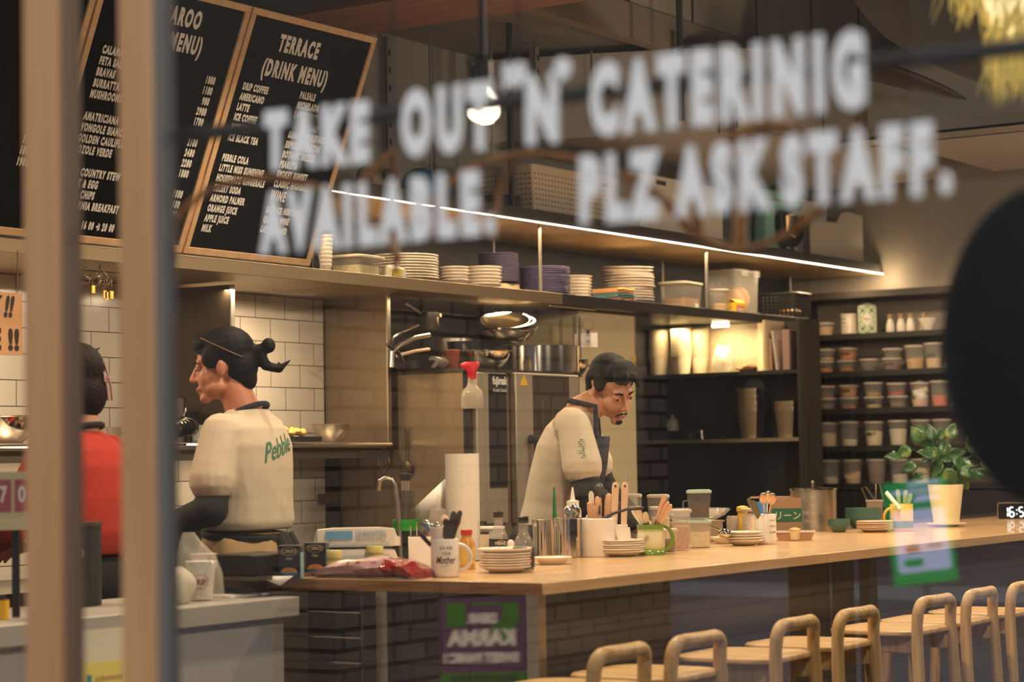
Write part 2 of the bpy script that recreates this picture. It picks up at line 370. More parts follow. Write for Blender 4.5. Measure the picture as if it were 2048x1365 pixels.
def xa(px, Y): return P(px, 700, Y=Y).x
rodz(xa(1083, 5.53), 5.53, ZS, ZL, .009, 'steel rod in front of the blue plate stack between the shelves')
rodz(xa(1416, 5.53), 5.53, ZS, ZL, .009, 'steel rod in front of the clear food tubs between the shelves')
rodz(xa(1328, 5.98), 5.98, ZS, ZL, .009, 'thin steel rod behind the low clear tub')
rodz(xa(990, 5.98), 5.98, ZS, ZL, .008, 'thin steel rod rising behind the tall dark plate stack')
rodz(xa(1583, 5.98), 5.98, ZS, ZL, .009, 'steel rod rising behind the black basket')
rodz(xa(868, 5.8), 5.8, ZL+.06, 3.3, .005, 'slim rod hanging before the grey upper wall, left of the glowing bulb')
rodz(xa(992, 5.8), 5.8, ZL+.06, 3.3, .006, 'slim rod hanging right beside the glowing bulb')
rodz(xa(1029, 5.5), 5.5, ZL+.06, 3.32, .016, 'thick black pole from the ceiling, left of the pale perforated basket', BLACK)
rodz(P(1361, 150, Y=4.9).x, 4.9, 2.871, 4.3, .016, 'thick black pole hanging before the grey duct', BLACK)
# ---- ceiling duct
poly = [(8.9, 6.05), (8.93, 5.95), (9.1, 5.45), (9.25, 5.09), (9.45, 4.8), (9.69, 4.56), (10.6, 4.5), (11.8, 4.7), (11.8, 6.05)]
t = thing('air_duct', 'large grey painted air duct curving below the ceiling', 'duct', (10, 5.2, 2.87))
DUCT = mat('duct_grey', (.42, .395, .36), .55, .1, noise=.06, nscale=2)
ob('body', MB().prism([(x-10, y-5.2) for x, y in poly], 0, .4), DUCT, t, smooth=50)
ob('flange', MB().prism([((x-10)*1.012, (y-5.2)*1.02) for x, y in poly], .395, .41), DUCT, t)
for px, Y, z0, z1, lab in ((1180, 5.4, .03, .39, 'left thin bright rod on the duct face'), (1432, 4.95, -.01, .47, 'middle thin bright rod on the duct face'), (1640, 4.58, -.07, .48, 'right thin bright rod on the duct face')):
    q = P(px, 200, Y=Y); ob('hanger_rod', MB().cyl((q.x-.03-10, Y-5.2-.03, z0), (q.x-.03-10, Y-5.2-.03, z1), .005, n=8), POLISH, t, label=lab)
GALV = mat('galvanised', (.34, .33, .30), .45, .7)
def slotted(h):
    mb = MB().box((-.02, 0, 0), (.02, .004, h)).box((-.02, 0, 0), (-.016, .03, h))
    for k in range(6): mb.cbox((.008, -.002, .05+k*h*.155), (.012, .004, .03), 1)
    return mb
for px, Y, z0, lab in ((1068, 5.7, -.02, 'slotted steel bracket at the left end of the duct'), (1462, 4.85, -.03, 'slotted steel bracket on the right half of the duct')):
    ob('steel_bracket', slotted(.45), [GALV, BLACK], t, loc=(P(px, 200, Y=Y).x-.03-10, Y-5.2-.04, z0), label=lab)
one('steel_bracket', slotted(.55), [GALV, BLACK], 'slotted steel bracket against the grey upper wall beside the drink menu', 'bracket', (P(778, 200, Y=6.07).x, 6.07, 2.75))
one('duct_branch', MB().box((0, 0, 0), (1.7, 1.3, .38)), DUCT, 'plain grey duct box hanging right of the curved duct, below the surfboards', 'duct', (9.9, 3.1, 2.86), bevel=.01)
tray = MB().box((0, 0, 0), (.03, 1.6, .05)).box((0, 0, 0), (.25, 1.6, .008)).box((.22, 0, 0), (.25, 1.6, .05))
one('cable_tray', tray, GALV, 'narrow metal cable tray running under the right duct box', 'tray', (9.6, 2.9, 2.80))
# ---- wall shelf by the range and the side panels
t = thing('wall_shelf', 'steel wall shelf behind the cooks holding bowls', 'shelf', (2.4, 5.75, 1.365))
ob('board', MB().box((0, .0, 0), (5.33, .35, .02)), STEEL, t)
ob('rail', MB().cyl((0, -.012, .004), (5.33, -.012, .004), .012, n=10), POLISH, t)
ob('bracket_strip', MB().box((0, .05, -.05), (5.33, .08, -.001)), DSTEEL, t)
BROWNST = mat('warm_steel', (.25, .18, .11), .38, .6, noise=.1, nscale=3)
one('steel_divider', MB().box((0, 0, 0), (.012, .35, .68)).box((-.004, -.006, 0), (.02, .002, .68), 1), [BROWNST, STEEL], 'tall brownish steel side panel right of the white tiles', 'panel', (7.73, 5.75, 1.36))
one('steel_divider', MB().box((0, 0, 0), (.012, .35, .62)).box((-.004, -.006, 0), (.02, .002, .62), 1), [mat('dark_panel', (.14, .10, .06), .4, .5), STEEL], 'dark steel side panel behind the head of the cook with the hair bun', 'panel', (6.68, 5.75, 1.40))
# ---- combi oven
XO, YO = 7.8, 5.395
t = thing('combi_oven', 'tall steel combi oven with black control column and glass door', 'oven', (XO, YO, 0))
def OV(px, py, y=0): p = P(px, py, Y=YO-y); return (p.x-XO, -y, p.z)
OVG = mat('oven_grey', (.42, .37, .29), .4, .55)
ob('body', MB().box((0, 0, .9), (.97, .68, 1.68)), BROWNST, t)
ob('top', MB().box((-.004, -.01, 1.681), (.975, .68, 1.70)), mat('oven_top', (.06, .05, .04), .35, .6), t)
ob('stand', MB().box((.02, .05, 0), (.95, .66, .899)), DSTEEL, t)
def ovbox(name, x0, y0, x1, y1, d, M, parent=None, **k):
    a = OV(x0, y0); b = OV(x1, y1); return ob(name, MB().box((a[0], -d, b[2]), (b[0], -.0005, a[2])), M, parent or t, **k)
ovbox('vent_grille', 926, 745, 941, 1035, .004, BLACK)
ovbox('pillar', 941, 745, 963, 1045, .03, OVG, bevel=.006)
cp = ovbox('control_panel', 964, 745, 1012, 1045, .012, OVG)
ovbox('display', 972, 748, 1010, 975, .016, BLACKG, cp)
def ovt(txt, x0, y0, x1, y1, M, par, d=.0165, **k):
    a = OV(x0, y1); b = OV(x1, y0); return text(txt, frame((a[0], -d, a[2]), (1, 0, 0), (0, 0, 1)), M, par, .05, fit=(b[0]-a[0], b[2]-a[2]), **k)
INKW = mat('ink_white', (.75, .72, .66), .6)
ovt('fujimak', 979, 754, 1008, 775, INKW, cp, bold=.0015); ovt('iCombi Classic', 980, 778, 1007, 784, INKW, cp)
dr = ovbox('door', 1018, 746, 1150, 1040, .035, OVG, bevel=.006)
ovbox('door_glass', 1052, 752, 1129, 1000, .037, mat('oven_glass', (.035, .024, .014), .08), dr)
for px in (1072, 1092): ovbox('painted_glint', px, 800, px+3, 960, .0375, mat('oven_glint', (.5, .36, .16), .3), dr)  # glints behind the glass painted as thin tan strips
tri = [OV(1026, 772), OV(1043, 772), OV(1034.5, 750)]
ob('warning_sign', MB().add([(p[0], -.0365, p[2]) for p in tri]+[(p[0], -.0355, p[2]) for p in tri], [(0, 1, 2), (5, 4, 3), (0, 3, 4, 1), (1, 4, 5, 2), (2, 5, 3, 0)]), mat('sign_yellow', (.7, .42, .03), .5), dr)
h = OV(1047, 880); h2 = OV(1040, 955)
ob('handle', MB().tube([(h[0], -.03, h[2]), (h[0], -.09, h[2]), (h[0]+.01, -.10, h[2]-.05), (h2[0]+.03, -.10, h2[2])], [.022, .024, .02, .014], 10), BLACK, dr)
# ---- fridge
XF, YF = 9.13, 5.62
t = thing('refrigerator', 'cream refrigerator with a round keyhole plate behind the stooping cook', 'refrigerator', (XF, YF, 0))
FR = mat('fridge_cream', (.72, .60, .36), .4)
zs = P(1240, 738, Y=YF).z
ob('body', MB().box((0, .03, .05), (.56, .45, 2.03)), FR, t)
d = ob('door', MB().box((0, 0, zs+.012), (.555, .029, 2.03)), FR, t, bevel=.006)
p = P(1265, 717, Y=YF); q = p-Vector((XF, YF, 0))
ob('keyhole_plate', MB().cyl((q.x, -.006, q.z), (q.x, .0, q.z), .026, n=24).cyl((q.x, -.009, q.z), (q.x, -.006, q.z), .019, n=24, mi=1), [CREAM, mat('plate_yellow', (.70, .48, .10), .4)], d)
ob('door', MB().box((0, 0, .1), (.555, .029, zs-.004)), FR, t, bevel=.006)
ob('seam_trim', MB().box((.552, .0, zs), (.566, .03, 2.03)), STEEL, t)
# ---- open rack in the niche (faces the window)
XN = 10.6
t = thing('niche_rack', 'dark open rack in the niche with a brightly lit upper bay', 'rack', (XN, 5.1, 0))
DK = mat('rack_dark', (.022, .019, .016), .5)
ob('shelf_board', MB().box((0, .05, 1.735), (.25, 1.0, 1.755)), DK, t); ob('shelf_board', MB().box((0.02, .05, 1.37), (.25, 1.0, 1.39)), STEEL, t)
ob('lit_lining', MB().box((.235, .26, 1.756), (.245, 1.0, 2.03)), CREAM, t, label='cream lining of the lit bay')
ob('partition', MB().box((.0, .235, 1.756), (.235, .25, 2.03)), CREAM, t)
ob('back_panel', MB().box((.251, .05, 0), (.262, 1.0, 2.03)), DK, t); ob('upright', MB().box((.0, .03, 0), (.25, .05, 2.03)), DK, t)
lt = ob('lamp_tube', MB().cyl((.12, .52, 2.020), (.12, .62, 2.020), .009, n=10), mat('lamp_glow', (1, .82, .5), emit=22), t, label='glowing lamp tube under the shelf')
lamp('AREA', (XN+.012, 5.72, 2.008), 8, (1, .76, .42), .5, rot=(0, 0, PI/2), size_y=.06)
# ---- wall shelves with tubs
XS = 12.22
t = thing('tub_shelf', 'black wall shelves stacked with clear food tubs', 'shelf', (XS, 4.4, 0))
SHZ = (2.028, 1.798, 1.570, 1.342, 1.112)
for z in SHZ: ob('shelf_board', MB().box((0, 0, z-.032), (.28, 1.52, z)), DK, t)
ob('top_board', MB().box((-.02, 0, 2.245), (.28, 1.56, 2.285)), mat('top_board', (.06, .045, .035), .5), t)
ob('side_board', MB().box((0, 1.52, 0), (.28, 1.56, 2.245)), DK, t)
ob('lower_cabinet', MB().box((0, 0, 0), (.28, 1.52, 1.07)), DK, t)
# ================================================================ menu boards leaning over the shelf
CHALK = mat('chalk_white', (.82, .80, .74), .8)
BOARD = mat('chalkboard', (.006, .0055, .005), .9, spec=.05)
by = Vector((0, -.354, .875)).normalized(); bz = Vector((1, 0, 0)).cross(by)
def board(x0, wd, name_label):
    t = thing('menu_board', name_label, 'menu board'); t.matrix_world = frame((x0, YS-.03, ZS+.005), (1, 0, 0), by)
    H = .95; b = .026
    ob('panel', MB().box((b, b, -.008), (wd-b, H-b, .006)), BOARD, t)
    f = MB().box((0, 0, -.01), (wd, b, .014)).box((0, H-b, -.01), (wd, H, .014)).box((0, b, -.01), (b, H-b, .014)).box((wd-b, b, -.01), (wd, H-b, .014))
    ob('frame', f, FRAMEW, t, bevel=.002); return t
def bt(t, lines, x, y0, dy, h, W=None, big=False, right=False):
    mb = MB()
    for i, s in enumerate(lines):
        if not s: continue
        g = text_mb(s, h, bold=.0022 if not big else .0045, sx=.54, align='RIGHT' if right else 'LEFT', space=1.3)
        g.v = [(p[0]+x, p[1]+y0-i*dy, p[2]+.0067) for p in g.v]; mb.add(g.v, g.f)
    return ob('lettering', mb, CHALK, t, smooth=0)
t = board(6.075, .75, 'drink menu board headed TERRACE, rightmost of the leaning chalkboards')
bt(t, ['TERRACE'], .20, .815, .1, .085, big=True); bt(t, ['(DRINK MENU)'], .145, .715, .1, .085, big=True)
bt(t, ['DRIP COFFEE', 'AMERICANO', 'LATTE', 'ICE COFFEE', 'HOT TEA', 'ICE BLACK TEA', '', 'PEBBLE COLA', 'LITTLE MISS SUNSHINE', 'HOUSEMADE GINGERALE', 'CELERY SODA', 'ARNORD PALMER', 'ORANGE JUICE', 'APPLE JUICE', 'MILK'], .07, .645, .0395, .036)
bt(t, ['PALEALE', 'MICHELADA', 'LAGUNAMORNING', 'BLOODY MARY', 'SUNSET BOULEVARD', 'ESPRESSO MARTINI', 'BOTANIC BREEZE', 'PEARLITA', 'SMOKEY SUNSET', 'CLASSIC HIGHBALL'], .40, .655, .0395, .036)
bt(t, ['WINE'], .40, .245, .05, .055); bt(t, ['DUTRICE HERITAGE', 'QUASAR WINE', 'LAPIERRELAND'], .40, .195, .0395, .034)
t = board(5.31, .755, 'food menu board with two price columns, between the other chalkboards')
bt(t, ['KANGAROO'], .21, .825, .1, .085, big=True); bt(t, ['(SUPPER MENU)'], .16, .735, .1, .085, big=True)
bt(t, ['CALAMARI & CHIPS', 'FETA SALADS', 'BRAVAS', 'BURRATTA', 'MUSHROOMS', '', 'AMATRICIANA', 'VONGOLE BIANCO', 'GOLDEN CAULIFLOWER', 'POZOLE VERDE', '', 'BBQ COUNTRY STEW', 'STEAK & EGG', 'FISH & CHIPS', 'CALIFORNIA BREAKFAST'], .09, .672, .0395, .038)
bt(t, ['16 00 \u2192 20 00'], .22, .05, .04, .038)
bt(t, ['1080', '1180', '980', '2980', '1780', '', '2180', '2480', '2280', '1880', '', '1880', '1680', '1480'], .68, .640, .0395, .038, right=True)
t = board(4.545, .755, 'chalkboard at the far left with a frame corner showing beside the wooden post')
bt(t, ['1180', '2180', '2180', '2280', '', '2180', '1980', '1780', '1880', '1980'], .66, .600, .0395, .038, right=True)
bt(t, ['LUNCH', 'CURRY PLATE', 'PASTA', 'BURGER', '', 'TACOS', 'GREEN SALAD', 'SOUP'], .09, .66, .0395, .038)
# ================================================================ lettering on the window
t = thing('window_lettering', 'white vinyl window lettering TAKE OUT N CATERINIG AVAILABLE PLZ ASK STAFF', 'lettering', (XW+.015, 1.0, 1.3))
VINYL = mat('vinyl_white', (.80, .80, .80), .6)
def word(s, bl, br, top, bold=.007):
    a = P(*bl, X=XW+.015); b = P(*br, X=XW+.015); c = P(bl[0], top, X=XW+.015)
    base = t.location; F = frame(a-base, b-a, (0, 0, 1))
    text(s, F, VINYL, t, .1, bold=bold, fit=((b-a).length, c.z-a.z), space=1.42)
word('TAKE', (528, 343), (738, 325), 222); word('OUT', (803, 318), (985, 300), 180)
word('\u201d', (1005, 182), (1052, 177), 127); word('N', (1052, 291), (1117, 285), 150); word('\u2019', (1108, 170), (1142, 167), 117)
word('CATERINIG', (1182, 276), (1732, 217), 126)
word('AVAILABLE.', (520, 512), (990, 471), 386)
word('PLZ', (1160, 450), (1322, 438), 312); word('ASK', (1350, 437), (1546, 420), 293); word('STAFF.', (1564, 417), (1904, 390), 270)
# ================================================================ lamps and shapes close to the window
t = thing('pendant_bulb', 'glowing round pendant bulb on a dark cord', 'lamp', PD(967, 212, 4.2))
ob('bulb', MB().lathe([(.001, -.033), (.015, -.030), (.027, -.019), (.032, -.003), (.029, .012), (.021, .025), (.014, .036), (.013, .045)], n=24), mat('bulb_glow', (1.0, .86, .62), emit=9), t)
ob('socket', MB().lathe([(.0165, .036), (.0175, .05), (.0175, .085), (.010, .095), (.004, .1)], n=20), mat('socket_dark', (.03, .024, .018), .5), t)
ob('cord', MB().cyl((0, 0, .09), (0, 0, 1.6), .0062, n=8), mat('cord_dark', (.02, .017, .015), .6), t)
lamp('POINT', tuple(PD(967, 212, 4.2)+Vector((0, 0, -.06))), 3.0, (1, .75, .45), .03)
one('black_pendant', MB().ell((0, 0, 0), (.148, .148, .216), 40), mat('shade_black', (.004, .004, .0045), .9, spec=.1), 'large rounded matt black pendant shade close to the window at the right edge', 'lamp', PD(2112, 692, 2.85))
bp_ = bpy.data.objects['black_pendant']; ob('cord', MB().cyl((0, 0, .21), (0, 0, 3.115-bp_.location.z), .004, n=6), BLACK, bp_)
# raffia pendant
t = thing('raffia_pendant', 'shaggy pale yellow raffia pendant lamp at the top right corner', 'lamp', PD(2020, -60, 4.2)); t.scale = (1.55, 1.55, 1.55)
RAF = mat('raffia', (.80, .66, .22), .8, emit=.28)
def fringe(n, r, z0, L, spread, seed, w=.0016):
    rg = random.Random(seed); mb = MB()
    for i in range(n):
        a = rg.uniform(0, 2*PI); rr = r*math.sqrt(rg.random()); x, y = rr*math.cos(a), rr*math.sin(a); l = L*rg.uniform(.5, 1.1)
        c = rg.uniform(-1, 1)*spread; d = rg.uniform(-1, 1)*spread; pts = []; k1 = rg.uniform(0, 6); k2 = rg.uniform(.004, .010)
        for k in range(8): f = k/7; pts.append((x*(1+.3*f)+c*f*f+k2*math.sin(f*7+k1), y*(1+.3*f)+d*f*f+k2*math.cos(f*6+k1), z0+rg.uniform(0, .02)-l*f))
        mb.tube(pts, [w, w*1.1, w*1.1, w, w*.9, w*.75, w*.5, w*.2], 4)
    return mb
ob('upper_fringe', fringe(560, .060, .07, .135, .016, 1), RAF, t); ob('lower_fringe', fringe(170, .024, -.04, .13, .020, 2), RAF, t)
ob('core', MB().lathe([(.03, .06), (.045, .0), (.03, -.05), (.012, -.10)], n=20), mat('raffia_core', (.9, .75, .4), emit=1.4), t)
ob('cord', MB().cyl((0, 0, .05), (0, 0, 1.2), .004, n=6), BLACK, t)
# ---- surfboards under the roof
def surf(tail, nose, width, d0, d1, label, fin_at, colr):
    a = PD(*tail, d0); b = PD(*nose, d1); L = (b-a).length
    t = thing('surfboard', label, 'surfboard'); t.matrix_world = frame(a, b-a, ROW[0].cross(Vector((0, 0, 1))))
    rings = []
    for k in range(13):
        f = k/12; w = width/2*(math.sin(PI*min(1, (f*.93+.07))**.8))**.6 if f < 1 else .004
        th = .03*(w/(width/2))+.003; x = f*L; up = .06*f*f
        rings.append([(x, w*math.cos(q), up+th*math.sin(q)) for q in [2*PI*i/16 for i in range(16)]])
    ob('deck', MB().loft(rings), mat('surf_'+label[:9], colr, .5), t)
    for fx in fin_at:
        pts = [(0, 0), (.14, 0), (.12, -.06), (.05, -.15), (.03, -.16), (.04, -.09)]
        M = Matrix.Translation((fx*L, 0, -.02)) @ Matrix.Rotation(PI/2, 4, 'X')
        ob('fin', MB().prism(pts, -.006, .006, M=M), BLACK, t)
    return t
surf((1735, 22), (2230, 130), .55, 8.2, 6.6, 'dark surfboard hung under the roof, the upper with a square tail', (.13,), (.007, .008, .009))
surf((1560, 95), (1940, 172), .42, 9.7, 9.5, 'brownish surfboard hung under the roof, the lower with a pointed nose', (.45,), (.018, .015, .013))
# ---- bent rattan frames hanging just inside the window
RAT = wood('rattan', '#8a5420', '#b87c38', 'Z', .45, 1.0)
def rattan(label, paths, d, cord):
    o = PD(*cord, d); t = thing('rattan_frame', label, 'hanging frame', o)
    for k, (pts, r) in enumerate(paths):
        q = [PD(x, y, d+(.05 if k % 2 else -.04)*math.sin(PI*i/max(1, len(pts)-1)))-o for i, (x, y) in enumerate(pts)]
        s_ = []
        for i in range(len(q)-1):
            p0, p1, p2, p3 = q[max(i-1, 0)], q[i], q[i+1], q[min(i+2, len(q)-1)]
            for j in range(5):
                f = j/5; s_.append(.5*((2*p1)+(p2-p0)*f+(2*p0-5*p1+4*p2-p3)*f*f+(3*p1-p0-3*p2+p3)*f**3))
        s_.append(q[-1]); ob('cane', MB().tube(s_, r, 8), RAT, t, smooth=60)
    ob('cord', MB().cyl((0, 0, 0), (0, 0, 3.1-o.z), .002, n=6), BLACK, t)
rattan('bent rattan frame hanging over the drink menu, leftmost of the rattan loops', [([(348, 520), (350, 450), (392, 398), (452, 368), (530, 356), (610, 368), (690, 398), (752, 455), (800, 520)], .0065), ([(792, 545), (788, 460), (786, 380), (788, 300)], .006), ([(690, 398), (735, 350), (788, 300)], .005)], 3.5, (788, 300))
rattan('wide bent rattan arch hanging between the window words', [([(860, 470), (880, 395), (940, 338), (1040, 309), (1150, 318), (1250, 352), (1330, 402), (1385, 470)], .0075), ([(1040, 309), (1000, 380), (985, 480)], .005)], 3.4, (1040, 309))
rattan('rounded orange rattan loop hanging before the mint mixer', [([(1395, 470), (1400, 360), (1450, 285), (1530, 254), (1605, 275), (1655, 345), (1640, 420)], .009), ([(1480, 500), (1482, 420), (1500, 340), (1530, 254)], .011), ([(1640, 420), (1570, 470), (1480, 500), (1395, 470)], .007)], 3.3, (1530, 254))
# ================================================================ builders for tableware and tubs
def plate_mb(r, h, th=.0045, foot=.58):
    return MB().lathe([(.001, .002), (foot*r, 0), (foot*r+.004, .0005), (.80*r, h*.55), (r-.002, h-th), (r, h-th*.4), (r-.001, h), (r-.004, h), (.78*r, h*.62), (.6*r, th+.001), (.001, th)], n=36)
def stack(pl, pr, pb, pt, Y, n, name, M, what, where, group, z=None, h=None, jit=.002, top=None, builder=plate_mb, cat='plate', tilt={}):
    """n like pieces on top of one another filling this height; each piece its own object"""
    zz = ZS if z is None else z
    c = P((pl+pr)/2, pb, Y=Y); u = mpp(c); r = (pr-pl)/2*u; H = (pb-pt)*u; pitch = H/(n+.35)
    hh = h or pitch*1.75
    proto = None; rg = random.Random(int(pl))
    for i in range(n):
        k = n-1-i; lab = f'{ORD[k]} {what} {where}' if k else f'topmost {what} {where}'
        loc = (c.x+rg.uniform(-jit, jit), c.y+rg.uniform(-jit, jit), zz+.001+i*pitch)
        rot = tilt.get(i, (0, 0, 0))
        if proto is None:
            proto = one(name, builder(r, hh), M, lab, cat, loc, rot, group)
        else: copy_tree(proto, None, loc, rot, lab)
        if k == 0 and top: pass
    return c, r
BLUEP = mat('plate_indigo', (.025, .022, .20), .22); GREYB = mat('plate_dark_blue', (.04, .045, .12), .25)
def rimmed(r, h):                                                   # dark glazed plate with a pale unglazed rim
    m1 = plate_mb(r, h); m1.lathe([(r-.0012, h-.0022), (r+.0005, h-.0010), (r-.0012, h+.0003)], n=36, mi=1); return m1
RIM = mat('plate_rim_pale', (.30, .25, .36), .4)
YF0 = YS+.02
stack(740, 878, 558, 505, 5.70, 9, 'dinner_plate', PLATEW, 'large white plate', 'of the wide stack behind the yellow labelled pack', 'white plates in the wide left stack')
stack(880, 939, 567, 533, 5.60, 5, 'side_plate', PLATEW, 'small white plate', 'of the low stack right of the wide white stack', 'small white plates in the low stack')
stack(928, 1004, 571, 528, 5.66, 6, 'side_plate', PLATEW, 'white plate', 'of the stack before the tall dark blue stack', 'white plates before the dark blue stack')
c, r = P(1000, 578, Y=5.76), .1
stack(957, 1038, 562, 503, 5.78, 17, 'dark_plate', [GREYB, RIM], 'dark blue plate', 'of the tall stack standing on a cream tub', 'dark blue plates in the tall stack', z=ZS+.052, builder=rimmed)
one('cream_tub', MB().prism(rrect(.16, .15, .02), 0, .05), CREAM, 'low cream tub under the tall stack of dark blue plates', 'tub', (P(998, 575, Y=5.78).x, 5.78, ZS))
stack(1040, 1141, 590, 535, 5.655, 15, 'indigo_plate', [BLUEP, RIM], 'indigo plate', 'of the stack behind the front steel rod', 'indigo plates behind the front rod', builder=rimmed)
stack(1112, 1185, 594, 546, 5.76, 7, 'side_plate', PLATEW, 'white plate', 'of the stack between the indigo plates and folded napkins', 'white plates left of the napkins')
stack(1204, 1309, 606, 531, 5.70, 13, 'dinner_plate', PLATEW, 'white plate', 'of the uneven tall stack right of the folded napkins', 'white plates in the uneven stack', jit=.006,
      tilt={9: (.05, .03, 0), 10: (.09, .0, 0), 11: (.06, -.04, 0), 12: (.05, -.04, 0)})
# folded napkins
for i, (colr, nm) in enumerate((((.62, .22, .19), 'pink'), ((.10, .26, .27), 'teal'), ((.14, .33, .34), 'pale teal'), ((.72, .30, .16), 'peach'), ((.74, .42, .10), 'yellow'))):
    c = P(1221, 600, Y=5.62); rg = random.Random(i); mb = MB(); W2 = .086
    rings = []
    for k in range(9):
        x = -W2+2*W2*k/8; z0 = .0022*math.sin(k*1.3+i)
        rings.append([(x, -.07, z0), (x, .07, z0+.001), (x, .075, z0+.005), (x, .07, z0+.010), (x, -.07, z0+.011), (x, -.076, z0+.0055)])
    one('folded_napkin', mb.loft(rings), mat('napkin_'+nm.replace(' ', '_'), colr, .9), f'folded {nm} cloth napkin in the small pile left of the uneven plates', 'napkin', (c.x+rg.uniform(-.004, .004), c.y-.02, ZS+.002+i*.0125), 0, 'folded napkins on the plate shelf')
# leaning stack of white bowls beside the menu board
def bowl_mb(r, h): return MB().lathe([(.001, 0), (.55*r, 0), (.85*r, h*.45), (r*.97, h*.8), (r, h*.92), (r*.97, h), (r*.9, h*.9), (.7*r, h*.4), (.001, h*.25)], n=28)
c = P(652, 538, Y=5.60); u = mpp(c); proto = None
for i in range(8):
    loc = (c.x-.005+i*.0018, c.y, ZS+.001+i*.0175); lab = f'{ORD[7-i]} small white bowl of the narrow stack beside the drink menu board'
    if not proto: proto = one('small_bowl', bowl_mb(.028, .036), WHITE, lab, 'bowl', loc, 0, 'small white bowls by the menu board')
    else: copy_tree(proto, None, loc, None, lab)
c = P(629, 532, Y=5.56)
t = thing('grinder', 'dark pepper grinder with steel glints between the menu board and small bowls', 'grinder', (c.x, c.y, ZS))
ob('body', MB().lathe([(.024, 0), (.022, .03), (.017, .07), (.015, .1)], n=20), BLACKG, t); ob('cap', MB().lathe([(.016, .1), (.02, .11), (.018, .135), (.004, .14)], n=20), POLISH, t)
# ---- tubs on the shelf
def frame_tub(name, label, w, d, h, loc, rot=0, body=FROST, lid=True, fill=0, fcol=None, taper=.88, group=None, cat='tub', lidm=LIDW):
    t = thing(name, label, cat, loc, rot, group)
    mb = MB(); rings = []
    for f in (0, .06, 1): s = taper+(1-taper)*f; rings.append([(x*s, y*s, max(f*h, .001)) for x, y in rrect(w, d, min(w, d)*.14, 4)])
    mb.loft(rings, cap=False); n = len(rings[0]); mb.f.append(tuple(range(n-1, -1, -1))); mb.mi.append(0)
    ob('body', mb, body, t, smooth=50)
    if lid: ob('lid', MB().prism(rrect(w*1.05, d*1.05, min(w, d)*.15), h-.002, h+.008).prism(rrect(w*.9, d*.9, min(w, d)*.13), h+.008, h+.011), lidm, t, bevel=.001)
    else: ob('rim', MB().tube([(x*1.01, y*1.01, h) for x, y in rrect(w, d, min(w, d)*.14, 4)], .003, 6, closed=True), lidm, t)
    if fill: s = taper+(1-taper)*fill/2; ob('contents', MB().prism(rrect(w*.94*taper, d*.94*taper, min(w, d)*.13), .004, h*fill), mat('fill_%s' % name+str(len(MATS)), fcol, .9, noise=.5, nscale=120, bump=.6, bscale=90), t)
    return t
c = P(712, 547, Y=5.62); frame_tub('clear_food_box', 'wide clear lidded food box with pale contents beside the small bowls', .20, .17, .075, (c.x, c.y, ZS+.001), .05, fill=.55, fcol=(.78, .62, .35))
c = P(787, 553, Y=5.545)
t = thing('yellow_pack', 'yellow labelled grey packet before the wide white plate stack', 'packet', (c.x, c.y, ZS+.001), .1)
ob('packet', MB().loft([[(-.06, y*.4, 0), (-.06, y, .03), (-.055, 0, .045)] if False else [(-.062+.0*k, -.03, 0), (-.062, .03, 0), (-.06, .035, .03), (-.055, .0, .048), (-.06, -.032, .03)] for k in (0, 1)][:1]+[[(x, -.03, 0), (x, .03, 0), (x, .034, .034), (x, 0, .056-.1*abs(x)), (x, -.034, .034)] for x in (-.03, .0, .03, .055)]+[[(.066, -.024, .0), (.066, .024, 0), (.067, .026, .03), (.067, 0, .036), (.067, -.026, .03)]]), mat('pack_film', (.52, .48, .38), .3), t)
ob('label', MB().box((-.058, -.0365, .003), (.012, -.0345, .031)), mat('label_yellow', (.85, .66, .04), .5), t)
ob('barcode_label', MB().box((.014, -.0365, .003), (.04, -.0345, .031)), PAPER, t)
BRN = (.36, .20, .09)
c = P(1362, 607, Y=5.66); t = frame_tub('low_clear_tub', 'low clear tub of brown dried food right of the uneven plates', .235, .16, .135, (c.x, c.y, ZS+.001), .08, fill=.42, fcol=BRN)
ob('paper_tag', MB().box((.0, -.083, .008), (.045, -.0805, .03)), PAPER, t)
def deli_mb(rt, rb, h): return MB().lathe([(.001, .001), (rb, .001), (rb+.0015, .003), (rt, h), (rt+.002, h), (rt+.002, h-.006), (rt-.0005, h-.007)], n=28)
